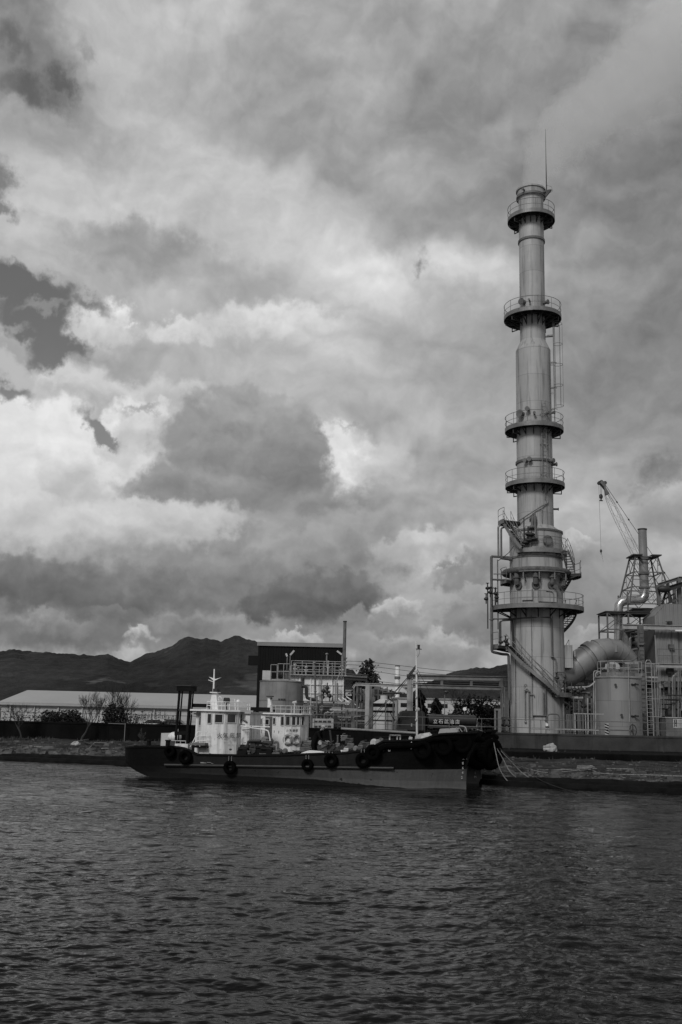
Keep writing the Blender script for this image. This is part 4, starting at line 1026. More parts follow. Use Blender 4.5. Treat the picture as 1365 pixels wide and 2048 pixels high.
# bustle pipe and burner pipes
k = MB(); k.tube(arc(-178, 178, rc(62.5, 1145), zc(1147), 8), rc(6, 1145), 12, closed=False); bust = k.build('ring_main', M['rusty'], CH)
for a in (-50, -12, 21, 52):
    k = MB(); z = zc(1150); r = rc(60, 1150)
    k.tube([cp(a, r, z), cp(a, r, zc(1166)), cp(a, r - .05, zc(1172)), cp(a, r_dr - .1, zc(1176))], [.2, .2, .24, .24], 10)
    k.disc(cp(a, r, zc(1161)), .29, (0, 0, 1), .1); k.disc(cp(a, r_dr + .10, zc(1176)), .34, (math.sin(R(a)), -math.cos(R(a)), 0), .08)
    k.build('burner_pipe', M['rusty'], CH)
k = MB()
for a in range(-60, 75, 27):
    k.beam(cp(a, r_dr, zc(1153)), cp(a, rc(66, 1150), zc(1153)), .08, .12); k.beam(cp(a, r_dr, zc(1170)), cp(a, rc(62, 1150), zc(1154)), .07)
    k.beam(cp(a, rc(66, 1150), zc(1166)), cp(a, rc(66, 1150), zc(1152)), .09)
q = arc(-40, 42, rc(67, 1150), zc(1150.5), 8)
for u, v in zip(q, q[1:]): k.beam(u, v, .12, .07)
k.build('pipe_support', M['steel'], CH)
# manholes, nozzles, small fittings
def nozzle(a, py, r, d, L=.35, m='steel', name='nozzle'):
    z = zc(py); k = MB(); o = Vector((math.sin(R(a)), -math.cos(R(a)), 0)); k.tube([cp(a, r - .05, z), cp(a, r + L, z)], d * .7, 12); k.tube([cp(a, r + L, z), cp(a, r + L, z) + o*.07], d, 14); return k.build(name, M[m], CH)
mh = nozzle(13, 1089, r_dr, .42, .16, name='manhole')
k = MB()
for i in range(20): k.ball(cp(13, r_dr + .26, zc(1089)) + Vector((math.cos(i*.314)*.36, math.sin(i*.314)*.1, math.sin(i*.314)*.36)), .035, 5, 4)
k.build('bolts', M['steel_dark'], mh)
for a, py, r, d in ((-50, 612, r_top, .3), (50, 612, r_top, .22), (-22, 612, r_top, .1), (-50, 836, r_mid, .34), (-28, 829, r_mid, .2), (-10, 838, r_mid, .12), (30, 836, r_mid, .15), (52, 832, r_mid, .15),
                   (-36, 930, r_mid, .18), (-24, 928, r_mid, .2), (44, 928, r_mid, .2), (60, 933, r_mid, .18), (-38, 392, r_top, .12), (48, 394, r_top, .12), (85, 1018, r_mid, .12), (25, 1180, r_dr, .2)):
    nozzle(a, py, r, d, .4, 'steel_mid')
for a, py, w, h in ((12, 1197, 1.5, 1.0), (-30, 1195, .9, .9)):
    z = zc(py); k = MB(); t = Vector((math.cos(R(a)), math.sin(R(a)), 0)); c = cp(a, r_dr + .02, z); o = Vector((math.sin(R(a)), -math.cos(R(a)), 0)); 
    k.beam(c - t*w/2, c + t*w/2, .25, h, (0, 0, 1)); k.build('access_hatch', M['shell'], CH)
# lightning rod
k = MB(); a = 72; k.add([cp(a, r_top, zc(384)), cp(a, r_top + .75, zc(384)), cp(a, r_top, zc(403))] + [cp(a + 9, r_top, zc(384)), cp(a + 9, r_top + .75, zc(384)), cp(a + 9, r_top, zc(403))], [(0,1,2),(5,4,3),(0,3,4,1),(1,4,5,2),(2,5,3,0)])
k.tube([cp(a + 4, r_top + .30, zc(386)), cp(a + 4, r_top + .30, zc(330))], [.05, .035], 6); k.tube([cp(a + 4, r_top + .30, zc(330)), cp(a + 4, r_top + .3, zc(262))], [.03, .012], 6)
k.tube([cp(a, r_top + .3, zc(375)), cp(a, r_top + .75, zc(379)), cp(a, r_top + .85, zc(388)), cp(a, r_top + .5, zc(392))], .012, 4)
k.build('lightning_rod', M['steel_dark'], CH)

# pipework on the shell: (bearing, radius beyond the shell, photo height) points
def pipe(pts, d=.05, m='steel', name='pipe', flanges=()):
    k = MB(); P = []
    for (a, dr, py) in pts:
        z = zc(py); rb = r_top if z > zcone1 else (r_mid if z > zdt + .5 else r_dr); P.append(cp(a, rb + dr, z))
    Q = [P[0]]
    for i in range(1, len(P) - 1):
        u = (P[i-1] - P[i]); v = (P[i+1] - P[i]); e = min(.16, u.length * .4, v.length * .4); Q += [P[i] + u.normalized()*e, P[i] + (u.normalized() + v.normalized())*e*.22, P[i] + v.normalized()*e]
    Q.append(P[-1]); k.tube(Q, d, 8)
    for i in flanges: k.ball(P[i], d * 2.0, 8, 6, (1, 1, .7))
    for u, v in zip(P, P[1:]):
        L = (v - u).length
        if L > 2.5:
            for j in range(1, int(L / 2.2)): 
                c = u.lerp(v, j / int(L / 2.2)); k.disc(c, d * 1.7, v - u, .06, 8)
    return k.build(name, M[m], CH)
pipe([(30, .12, 976), (30, .12, 1012), (5, .25, 1021), (-28, .3, 1036), (-60, .35, 1047)], .05)
pipe([(19, .1, 976), (19, .1, 1006)], .04); pipe([(9, .12, 1025), (9, .12, 1052)], .04); pipe([(-34, .9, 1045), (-34, .25, 1092)], .05, 'steel_dark')
pipe([(-28, .18, 1047), (-12, .18, 1034), (-12, .18, 1060), (-10, .3, 1086), (-22, .3, 1088)], .085, 'steel_mid', flanges=(3,))
pipe([(-24, .15, 1066), (-10, .15, 1066)], .07, 'steel_mid'); pipe([(-26, .15, 1062), (-26, .15, 1095)], .07, 'steel_dark', flanges=(1,))
pipe([(-18, .2, 1040), (-18, .2, 1064)], .12, 'steel_mid', flanges=(1,)); pipe([(-9, .2, 1042), (-9, .2, 1090)], .05, 'steel_mid', flanges=(1,))
for a, py in ((-24, 1078), (-19, 1079), (-22, 1090), (-14, 1088), (-30, 1094)): k = MB(); k.ball(cp(a, r_dr + .35, zc(py)), .26, 10, 7, (1.2, 1, .6)); k.tube([cp(a, r_dr + .3, zc(py) - .3), cp(a, r_dr + .35, zc(py) + .35)], .05, 6); k.build('valve', M['steel_dark'], CH)
# outer risers at the left
RX = rc(92, 1200) - r_dr
pipe([(-78, RX + .12, 1118), (-78, RX + .12, 1307), (-78, RX - .8, 1311), (-77, .35, 1311), (-77, .3, 1402)], .115, 'steel_mid', 'riser_pipe')
pipe([(-77, .2, 1118), (-78, RX + .1, 1118)], .10, 'steel_mid', 'riser_pipe')
pipe([(-77, RX - .4, 1124), (-77, RX - .4, 1262)], .05, 'steel_mid', 'riser_pipe')
pipe([(-80, rc(78, 1080) - r_dr, 1118), (-80, rc(78, 1080) - r_dr, 1056), (-80, rc(66, 1080) - r_dr, 1047)], .085, 'steel', 'riser_pipe')
pipe([(-80, rc(72, 1080) - r_dr, 1117), (-80, rc(72, 1080) - r_dr, 1060), (-80, .1, 1050)], .085, 'steel_mid', 'riser_pipe')
pipe([(-72, .1, 1122), (-74, RX - .6, 1120)], .15, 'steel_mid', 'riser_pipe')
pipe([(-60, .2, 1098), (-64, .6, 1112), (-76, 1.2, 1126)], .03, 'steel_dark')
pipe([(-72, .0, 1164), (-76, RX + .1, 1164)], .08, 'steel_mid'); pipe([(-66, .1, 1152), (-76, RX, 1153)], .04, 'steel')
pipe([(-76, RX + .1, 1242), (-66, .15, 1241), (-30, .15, 1240), (18, .15, 1239), (19, .15, 1316)], .06, 'steel_mid', flanges=(4,))
pipe([(20, .15, 1316), (28, .15, 1320), (28, .15, 1352), (29, .15, 1356)], .055, 'steel', flanges=(3,)); pipe([(29, .18, 1345), (52, .18, 1345), (52, .18, 1392)], .04, 'steel')
pipe([(-70, 1.2, 1300), (-70, 1.2, 1246), (-60, .3, 1244)], .05, 'steel_dark'); pipe([(-76, RX - .5, 1300), (-76, RX - .5, 1246), (-70, RX - 1.1, 1244)], .045, 'steel_dark')
pipe([(-72, 1.0, 1244), (-64, .3, 1243), (-64, .2, 1296)], .09, 'steel_dark')
for a, dr, py in ((-70, 1.2, 1288), (-66, .9, 1286), (-72, 1.6, 1192), (-74, 2.0, 1190), (-75, 2.2, 1182), (-72, 1.5, 1200), (-76, 2.3, 1203), (27, .25, 1357), (42, .5, 1365), (45, .4, 1372), (-61, .9, 1292)):
    k = MB(); c = cp(a, r_dr + dr, zc(py)); k.ball(c, .2, 9, 6, (1, 1, .7)); k.tube([c + Vector((0, 0, -.4)), c + Vector((0, 0, .42))], .05, 6); k.disc(c + Vector((0, 0, .42)), .15, (0, 0, 1), .04, 10); k.build('valve', M['steel_dark'], CH)
pipe([(-72, 1.6, 1180), (-72, 1.6, 1215)], .07, 'steel_dark'); pipe([(-75, 2.2, 1172), (-75, 2.2, 1262)], .05, 'steel_dark')
pipe([(-74, 1.9, 1178), (-74, 1.9, 1214)], .05, 'steel_mid'); pipe([(-3, .2, 1140), (-3, .2, 1207)], .03); pipe([(8, .2, 1188), (20, .2, 1189), (24, .2, 1193), (24, .2, 1208)], .04)
pipe([(-38, .2, 1376), (-36, .2, 1370), (-32, .2, 1371)], .03); pipe([(-36, .2, 1382), (-36, .2, 1444)], .05, 'steel', flanges=(0, 1)); pipe([(-28, .2, 1385), (-28, .2, 1475)], .055, 'steel', flanges=(0,))
pipe([(-36, .25, 1386), (-31, .3, 1378), (-28, .25, 1385)], .05); pipe([(-28, .2, 1390), (-18, .2, 1390), (-18, .2, 1394)], .04)
pipe([(0, .15, 1386), (0, .15, 1470)], .05, 'steel_mid'); pipe([(3, .25, 1378), (3, .25, 1440)], .06, 'steel_mid', flanges=(1,)); pipe([(45, .2, 1378), (45, .25, 1470)], .085, 'steel', flanges=(0,))
pipe([(22, .1, 1236), (22, .1, 1385)], .02, 'steel_mid'); pipe([(-22, .08, 1235), (-22, .08, 1440)], .02, 'steel_mid'); pipe([(-62, .08, 1225), (-62, .08, 1470)], .03, 'steel_mid')
# door and the box beside it
dz0, dz1 = GZ, zc(1432); k = MB(); a = -8; t = Vector((math.cos(R(a)), math.sin(R(a)), 0)); o_ = Vector((math.sin(R(a)), -math.cos(R(a)), 0)); c = cp(a, r_dr + .02, 0)
k.add([c - t*.42 + o_*.22 + Vector((0,0,dz0)), c + t*.42 + o_*.22 + Vector((0,0,dz0)), c + t*.42 + o_*.22 + Vector((0,0,dz1)), c - t*.42 + o_*.22 + Vector((0,0,dz1)),
       c - t*.42 - o_*.3 + Vector((0,0,dz0)), c + t*.42 - o_*.3 + Vector((0,0,dz0)), c + t*.42 - o_*.3 + Vector((0,0,dz1)), c - t*.42 - o_*.3 + Vector((0,0,dz1))], [(0,1,2,3),(5,4,7,6),(4,0,3,7),(1,5,6,2),(3,2,6,7)])
dr_ = k.build('door', M['shell'], CH)
k = MB(); cc = c + o_*.12 + Vector((0, 0, dz1 + .04)); k.beam(cc - t*.55, cc + t*.55, .5, .06); k.build('canopy', M['steel_mid'], dr_)
k = MB(); cc = cp(4, r_dr + .35, zc(1448)); k.box(cc - Vector((.09, .06, .12)), cc + Vector((.09, .06, .14))); k.build('junction_box', M['white_clean'], CH)
k = MB(); cc = cp(78, r_dr + .25, 0); k.box((cc.x-.3, cc.y-.35, zc(1335)), (cc.x+.35, cc.y+.35, zc(1290))); k.tube([(cc.x+.6, cc.y, zc(1312)), (cc.x+.6, cc.y, zc(1300))], .06, 6); k.build('side_box', M['shell'], CH)
k = MB(); cc = cp(-20, r_dr + .15, zc(1350)); k.box(cc - Vector((.2, .2, .16)), cc + Vector((.2, .2, .16))); k.build('lamp_box', M['steel_dark'], CH)
# steam: built as a real volume drifting from the mouth to the upper right
def steam():
    pts = [(1068, 378, 22), (1072, 350, 25), (1088, 316, 34), (1110, 282, 44), (1145, 250, 50), (1195, 215, 56), (1250, 178, 66), (1310, 140, 76), (1380, 92, 92), (1470, 40, 104), (1560, -20, 118)]
    P = [W(a, b, CY + (i * 1.2)) for i, (a, b, r) in enumerate(pts)]; rr = [W(a + r, b, CY + i * 1.2).x - W(a, b, CY + i*1.2).x for i, (a, b, r) in enumerate(pts)]
    Q = []; q = []
    for i in range(len(P) - 1):
        for j in range(6): t = j / 6; Q.append(P[i].lerp(P[i+1], t)); q.append(rr[i] + (rr[i+1]-rr[i]) * t)
    Q.append(P[-1]); q.append(rr[-1])
    for _ in range(3): Q = [Q[0]] + [(Q[i-1] + Q[i]*2 + Q[i+1])/4 for i in range(1, len(Q)-1)] + [Q[-1]]
    k = MB(); k.tube(Q, q, 40)
    n = 40; V = []
    for i, p in enumerate(k.v):
        c = Q[min(i // n, len(Q)-1)]; v = Vector(p); d = (v - c); amp = q[min(i // n, len(Q)-1)]
        s = v * (1.05 / max(1.0, amp * .75)); f = .45 * mnoise.noise(s * 1.0) + .60 * abs(mnoise.noise(s * 2.1 + Vector((4, 0, 0)))) + .34 * abs(mnoise.noise(s * 4.5)) + .06 * mnoise.noise(s * 9)
        w = min(1, (i // n) / 10); V.append(c + d * (1 + f * w))
    k.v = V
    m = bpy.data.materials.new('steam'); m.use_nodes = True; nt = m.node_tree; nt.nodes.clear()
    o = nt.nodes.new('ShaderNodeOutputMaterial'); pv = nt.nodes.new('ShaderNodeVolumePrincipled'); pv.inputs['Color'].default_value = (.97, .97, .97, 1); pv.inputs['Density'].default_value = .16; pv.inputs['Anisotropy'].default_value = .2
    nt.links.new(pv.outputs[0], o.inputs['Volume'])
    solo(k, 'steam_plume', m, 'pale steam plume drifting from the chimney mouth to the upper right', 'steam', kind='stuff', loc=tuple(P[0]))
steam()

# ------------------------------------------------------------------ bent duct between the chimney and the plant
def X_(px, py, Y): return W(px, py, Y)
DT = T('duct', 'huge bent grey sheet-metal duct joining the chimney to the plant', 'duct', (W(1150, 1340, CY).x, CY, GZ))
dp = [((1112,1352),29,0),((1135,1344),28.5,0),((1155,1331),28,.1),((1172,1321),27.5,.2),((1186,1312),26.5,.3),((1200,1303),25,.4),((1216,1300),22.5,.6),((1232,1301),21.5,.8),((1244,1307),20.5,1.0),((1255,1318),19,1.2),((1260,1332),17.5,1.3),((1261,1352),16.5,1.4),((1261,1380),16,1.4),((1261,1420),16,1.4)]
dP = [W(a, b, CY + 1.0 + c) for (a, b), r, c in dp]; dr = [r * 1.06 * CY * .99 / F_PX for _, r, _ in dp]
m = MB(); m.tube(dP, dr, 40); m.build('casing', M['duct'], DT, 18)
def hoop_on(i, t, extra, L, name='flange'):
    p = dP[i].lerp(dP[i+1], t); d = (dP[i+1] - dP[i]).normalized(); r = dr[i] + (dr[i+1] - dr[i]) * t
    m = MB(); m.tube([p - d*L, p + d*L], r + extra, 40); m.build(name, M['duct'], DT)
hoop_on(1, .9, .07, .05); hoop_on(3, .2, .05, .04); hoop_on(3, .95, .16, .26, 'expansion_joint'); hoop_on(4, .95, .05, .03)
for i in (6, 7, 8, 9, 10, 11): hoop_on(i, .05, .03, .025, 'seam')
hoop_on(0, .3, .1, .06); 
for i, t in ((6, .6),):
    p = dP[i].lerp(dP[i+1], t) + Vector((0, -dr[i] - .0, .15)); m = MB(); m.box(p - Vector((.12, .05, .35)), p + Vector((.12, .12, .35))); m.build('inspection_door', M['duct'], DT)

# ------------------------------------------------------------------ grey tank in front
TY = 79.0; tx = W(1238, 1400, TY).x; tr_ = (W(1282.5, 1400, TY).x - W(1193.5, 1400, TY).x) / 2
tz = W(1238, 1357, TY).z
TK = T('storage_tank', 'plain cylindrical grey tank with a railed top beside the bent duct', 'tank', (tx, TY, GZ))
m = MB(); m.lathe([(tr_, 0), (tr_, tz - GZ), (tr_ + .08, tz - GZ), (tr_ + .08, tz - GZ + .07), (tr_ * .5, tz - GZ + .28), (.01, tz - GZ + .32)], (tx, TY, GZ), 64); m.build('shell', M['tank_paint'], TK)
for z in (GZ + .75, ): m = MB(); m.lathe([(tr_ + .003, 0), (tr_ + .02, 0), (tr_ + .02, .05), (tr_ + .003, .05)], (tx, TY, z), 64, False); m.build('stiffener_ring', M['tank_paint'], TK)
def seg_rail(name, pts, h, mt, parent, r=.022, bars=(1., .5), step=1.0):
    k = MB()
    for u, v in zip(pts, pts[1:]):
        u = Vector(u); v = Vector(v); n = max(1, round((v - u).length / step))
        for b in bars: k.tube([u + Vector((0,0,h*b)), v + Vector((0,0,h*b))], r, 5)
        for i in range(n + 1): p = u.lerp(v, i / n); k.tube([p, p + Vector((0, 0, h))], r, 5)
    return k.build(name, mt, parent)
pz = W(1238, 1350, TY - .8).z
xa, xb = W(1207, 1350, TY - 1).x, W(1290, 1350, TY - 1).x
m = MB(); n = 16; V = []
for i in range(n + 1):
    t = i / n; x = xa + (xb - xa) * t; y = TY - .25 - 1.25 * math.sqrt(max(0, 1 - (2 * min(t * 1.25, 1) - 1) ** 2)); V += [(x, y, pz), (x, TY + .6, pz), (x, TY + .6, pz + .05), (x, y, pz + .05)]
m.add(V, [(i*4+j, (i+1)*4+j, (i+1)*4+(j+1)%4, i*4+(j+1)%4) for i in range(n) for j in range(4)]); pt = m.build('walkway', M['deck'], TK)
m = MB(); V = []
for i in range(n + 1):
    t = i / n; x = xa + (xb - xa) * t; y = TY - .25 - 1.25 * math.sqrt(max(0, 1 - (2 * min(t * 1.25, 1) - 1) ** 2)); V += [(x, y - .04, pz - .12), (x, y - .004, pz - .12), (x, y - .004, pz + .18), (x, y - .04, pz + .18)]
m.add(V, [(i*4+j, (i+1)*4+j, (i+1)*4+(j+1)%4, i*4+(j+1)%4) for i in range(n) for j in range(4)]); m.build('toe_board', M['steel'], pt)
Q = [(V[i*4][0], V[i*4][1], pz) for i in (0, 2, 4, 7, 10, 13, 16)]
seg_rail('railing', Q, 1.05, M['steel_light'], pt, .024, step=1.2)
seg_rail('railing', [(xa, TY + .6, pz), (xb, TY + .6, pz)], 1.05, M['steel_light'], pt, .022, step=.9)
# fittings on the tank
m = MB(); c = Vector((tx - .35, TY - .3, pz)); m.lathe([(.42, 0), (.42, .25), (.28, .42), (.1, .5), (.12, .8), (.02, .85)], tuple(c), 16); m.build('roof_valve', M['steel_mid'], TK)
m = MB(); m.tube([(W(1216,1340,TY).x, TY - .2, pz), (W(1216,1340,TY).x, TY - .2, W(1216,1328,TY).z)], .12, 10); m.build('vent_pipe', M['tank_grey'], TK)
m = MB(); m.tube([(W(1220,1340,TY).x+.05, TY - .2, pz), (W(1220,1340,TY).x+.05, TY - .2, W(1216,1328,TY).z)], .1, 10); m.build('vent_pipe', M['tank_grey'], TK)
m = MB(); q = W(1256, 1350, TY - tr_); yy = TY - tr_ - .18; m.tube([(q.x, yy, pz + .2), (q.x, yy, GZ)], .035, 6); m.build('drain_pipe', M['steel_light'], TK)
for px, py in ((1221, 1371), (1256, 1370), (1231, 1430), (1256, 1432)):
    q = W(px, py, TY); ang = math.asin(max(-1, min(1, (q.x - tx) / tr_))); p = Vector((tx + (tr_) * math.sin(ang), TY - tr_ * math.cos(ang), q.z)); o_ = Vector((math.sin(ang), -math.cos(ang), 0))
    m = MB(); m.tube([p - o_*.05, p + o_*.22], .05, 8); m.disc(p + o_*.22, .10, o_, .05, 10)
    if px == 1256: m.tube([p + o_*.1 + Vector((-.22, 0, 0)), p + o_*.1 + Vector((.22, 0, 0))], .04, 6); m.ball(p + o_*.12 + Vector((-.2, 0, 0)), .08); m.ball(p + o_*.12 + Vector((.24, 0, 0)), .08)
    m.build('fitting', M['steel_dark'], TK)
q = W(1251, 1460, TY); m = MB(); c = Vector((tx + .42, TY - tr_ - .35, q.z)); 
m.tube([c + Vector((.26*math.cos(i*.393), 0, .42*math.sin(i*.393))) for i in range(16)], .035, 6, closed=True); m.tube([c + Vector((0,0,-.5)), c + Vector((0,0,.5))], .04, 6); m.tube([c, c + Vector((0, .5, 0))], .06, 6); m.build('hand_wheel', M['steel_dark'], TK)
# caged ladder
lx = W(1291, 1400, TY - .5).x; ly = TY - .9
LD = T('caged_ladder', 'tall caged ladder standing just right of the grey tank', 'ladder', (lx, ly, GZ))
m = MB(); zt = W(1291, 1325, ly).z
for s in (0, .42): m.tube([(lx + s, ly, GZ), (lx + s, ly, zt)], .03, 6)
z = GZ + .3
while z < zt - .5: m.tube([(lx, ly, z), (lx + .42, ly, z)], .016, 4); z += .3
m.tube([(lx, ly, zt), (lx + .1, ly, zt + .18), (lx + .32, ly, zt + .18), (lx + .42, ly, zt)], .03, 6); m.build('ladder', M['steel_light'], LD)
m = MB()
za = W(1291, 1433, ly).z; rr = [za + (zt - .1 - za) * i / 3 for i in range(4)]
for z in rr: m.tube([(lx + .42, ly, z), (lx + .8, ly - .1, z), (lx + .98, ly - .3, z), (lx + .8, ly - .55, z), (lx + .2, ly - .6, z), (lx, ly - .3, z), (lx, ly, z)], .02, 5)
for a, b in ((.8, -.1), (.98, -.3), (.8, -.55), (.45, -.6)): m.tube([(lx + a, ly + b, za), (lx + a, ly + b, rr[-1])], .02, 5)
m.build('cage', M['steel_light'], LD)

# hazard striped board
q = W(1214, 1460, WALL_Y + .8); HZ = T('hazard_board', 'upright board with slanting black and white stripes before the grey tank', 'sign', (q.x, WALL_Y + .8, GZ))
w = .14; z0, z1 = 1.5, W(1214, 1447, WALL_Y + .8).z; m = MB(); m.box((q.x - w, WALL_Y + .8, z0), (q.x + w, WALL_Y + .84, z1)); m.box((q.x - .04, WALL_Y + .85, GZ), (q.x + .04, WALL_Y + .9, z1 - .1)); m.build('board', M['white_dull'], HZ)
m = MB(); n = 6
for i in range(n):
    zz = z0 + (z1 - z0) * i / n; s = (z1 - z0) / n * .5
    m.add([(q.x - w, WALL_Y + .796, zz + s*1.0), (q.x + w, WALL_Y + .796, zz), (q.x + w, WALL_Y + .796, zz + s), (q.x - w, WALL_Y + .796, min(zz + 2*s, z1))], [(0, 1, 2, 3)])
m.build('stripes', M['black'], HZ)

# ------------------------------------------------------------------ pipe rack between chimney and tank
PR = T('pipe_rack', 'crowded steel pipe rack between the chimney base and the grey tank', 'pipe rack', (W(1160, 1440, 86).x, 86, GZ))
def vpost(px, pyt, Y, w, m, parent, name='column', zb=GZ):
    a = W(px, pyt, Y); k = MB(); k.beam((a.x, Y, zb), (a.x, Y, a.z), w, w); return k.build(name, m, parent)
def hbar(px0, px1, py, Y, w, m, parent, name='beam', h=None, Y1=None, py1=None):
    a = W(px0, py, Y); b = W(px1, py if py1 is None else py1, Y1 or Y)
    if py1 is None: b.z = a.z
    k = MB(); k.beam(a, b, w, h or w); return k.build(name, m, parent)
def hpipe(pts, r, m, parent, name='pipe', fl=True):
    P = [W(a, b, Y) for a, b, Y in pts]; k = MB(); Q = [P[0]]
    for i in range(1, len(P) - 1):
        u = P[i-1] - P[i]; v = P[i+1] - P[i]; e = min(r * 3 + .08, u.length * .4, v.length * .4); Q += [P[i] + u.normalized()*e, P[i] + (u.normalized() + v.normalized())*e*.25, P[i] + v.normalized()*e]
    Q.append(P[-1]); k.tube(Q, r, 8)
    if fl:
        for u, v in zip(P, P[1:]):
            L = (v - u).length; n = int(L / 2.6)
            for j in range(1, n + 1): k.disc(u.lerp(v, j / (n + 1)), r * 1.6, v - u, .05, 8)
    return k.build(name, m, parent)
for px, pyt, w in ((1160, 1376, .3), (1172, 1359, .26), (1187, 1360, .22), (1150, 1388, .18), (1196, 1380, .16), (1183, 1384, .14)): vpost(px, pyt, 86, w, M['steel_mid'], PR)
for (a, b, c, w) in ((1128, 1198, 1381, .2), (1130, 1196, 1372, .16), (1128, 1192, 1393, .14), (1150, 1196, 1362, .22), (1128, 1196, 1406, .12), (1130, 1196, 1418, .12)): hbar(a, b, c, 86, w, M['steel_mid'], PR)
for (pts, r, mt) in (([(1124,1376,82.8),(1170,1378,83.5)], .11, 'steel_light'), ([(1124,1395,83),(1168,1396,83.4)], .12, 'steel_light'), ([(1126,1386,84),(1180,1386,84)], .10, 'steel_mid'), ([(1125,1402,84),(1165,1402,84),(1165,1440,84)], .06, 'steel_mid'),
    ([(1133,1375,84),(1180,1374,84),(1192,1362,84)], .07, 'steel_light'), ([(1140,1470,82),(1140,1410,82),(1128,1404,82)], .07, 'steel_dark'), ([(1158,1470,82),(1158,1400,82)], .08, 'steel_mid'), ([(1176,1470,82),(1176,1396,82)], .06, 'steel_light'),
    ([(1192,1470,82),(1192,1345,82),(1201,1342,82),(1201,1352,82)], .05, 'steel_light'), ([(1188,1470,83),(1188,1342,83),(1195,1342,83)], .04, 'steel_light'), ([(1168,1470,81),(1168,1388,81)], .05, 'steel_dark'), ([(1148,1470,81),(1148,1392,81)], .04, 'steel_mid')):
    hpipe(pts, r, M[mt], PR)
for px, py in ((1135, 1381), (1143, 1384), (1150, 1380), (1157, 1383), (1163, 1379), (1136, 1399), (1131, 1408), (1142, 1414), (1168, 1412)):
    c = W(px, py, 83); m = MB(); m.ball(c, .22, 8, 6, (1.2, 1, .8)); m.tube([c - Vector((0, 0, .3)), c + Vector((0, 0, .4))], .05, 6); m.build('valve', M['steel_dark'], PR)
for i in range(26):
    px = 1132 + (i * 37 % 62); y0 = 1396 + (i * 53 % 60); Y = 87 + (i * 7 % 5); w = .05 + .02 * (i % 4)
    if i % 2: vpost(px, y0 - 12, Y, w, M['steel_mid' if i % 4 == 1 else 'steel_dark'], PR, 'strut')
    else: hbar(px, px + 18, y0, Y, w, M['steel_dark'], PR, 'strut')
# low cage of gates behind the wall
GA = T('pipe_cage', 'low cage of upright pipe frames on the wall beside the chimney', 'pipe frame', (W(1160, 1450, 76.5).x, 76.5, GZ))
for px in (1134, 1138, 1142, 1146, 1150, 1156, 1160, 1166, 1171, 1177, 1182, 1189): vpost(px, 1429 if px < 1148 else 1427, 76.5, .05 if px % 2 else .08, M['steel_light' if px in (1150, 1171, 1177) else 'steel_mid'], GA, 'upright')
hbar(1133, 1148, 1429, 76.5, .05, M['steel_mid'], GA, 'top_bar'); hbar(1148, 1208, 1427, 76.5, .07, M['steel_light'], GA, 'top_bar')
hpipe([(1095,1447,76.5),(1095,1428,76.5),(1119,1428,76.5),(1119,1470,76.5)], .055, M['steel_mid'], GA, 'pipe')
hpipe([(1062,1457,76.2),(1198,1461,76.2)], .045, M['steel_light'], GA, 'pipe'); hpipe([(1218,1472,76.2),(1218,1461,76.2),(1262,1461,76.2),(1262,1474,76.2)], .03, M['steel_mid'], GA, 'pipe')

# ------------------------------------------------------------------ process building on the right
BY = 88.0
PB = T('process_building', 'grey corrugated process building with steel frame at the right edge', 'building', (W(1340, 1400, BY).x, BY, GZ))
def wx(px, py, Y=BY): return W(px, py, Y).x
def wz(px, py, Y=BY): return W(px, py, Y).z
x0 = wx(1313, 1330); x00 = wx(1288, 1330, BY + 2.2); x1 = wx(1420, 1330)
zA, zB = wz(1330, 1376), wz(1330, 1259)
m = MB(); m.corr((x0, BY), (x1, BY), wz(1330, 1366), zB, .32, .05); m.build('cladding', M['clad'], PB)
m = MB(); m.add([(x0-.03, BY, wz(1330,1366)), (x00, BY+6, wz(1330,1366)), (x00, BY+6, zB), (x0-.03, BY, zB), (x1, BY, wz(1330,1366)), (x1, BY+6, wz(1330,1366)), (x1, BY+6, zB), (x1, BY, zB)], [(1,0,3,2),(4,5,6,7),(3,7,6,2),(1,5,4,0)]); m.build('side_wall', M['clad_dark'], PB)
# upper hood with sloping shoulder
zC, zD = wz(1330, 1252), wz(1313, 1231)
za_ = wz(1340, 1207)
hx0, hx1 = wx(1312, 1240), wx(1334, 1210); 
m = MB(); m.corr((hx0, BY + .3), (hx1, BY + .3), zC, lambda t: zD + (za_ - zD) * t, .32, .05); m.corr((hx1, BY + .3), (x1, BY + .3), zC, za_, .32, .05); m.build('hood_cladding', M['clad'], PB)
lx0 = wx(1286, 1237, BY + 3.5); ly0 = BY + 3.6
m = MB(); s0 = (lx0, ly0, wz(1286, 1239, ly0)); s1 = (hx0, BY + .28, zD + .02); s2 = (hx1, BY + .28, za_ + .02); s3 = (wx(1310, 1213, ly0), ly0, wz(1310, 1214, ly0) )
m.add([s0, s1, s2, s3, (s0[0], s0[1], zC), (s1[0], s1[1], zC), (x1, BY + .28, za_ + .02), (x1, ly0, za_ + .02), (x1, ly0, zC)], [(0,1,2,3),(4,5,1,0),(3,2,6,7),(0,3,7,8,4)]); m.build('hood_roof', M['clad'], PB)
# floor beams
for py, h, ex in ((1255, .42, 1246), (1331, .36, 1290), (1368, .5, 1316)):
    m = MB(); a = Vector((wx(ex, py, BY - .8), BY - .8, wz(1330, py, BY - .8))); b = a.copy(); b.x = x1; m.ibeam(a, b, .3, h, .05); m.build('floor_beam', M['steel_light' if py < 1360 else 'steel_mid'], PB)
m = MB(); m.ibeam(Vector((wx(1248, 1256, BY + 3), BY + 3, wz(1248, 1262, BY + 3))), Vector((wx(1280, 1256, BY - .8), BY - .8, wz(1280, 1255, BY - .8))), .25, .35, .05); m.build('floor_beam', M['steel_mid'], PB)
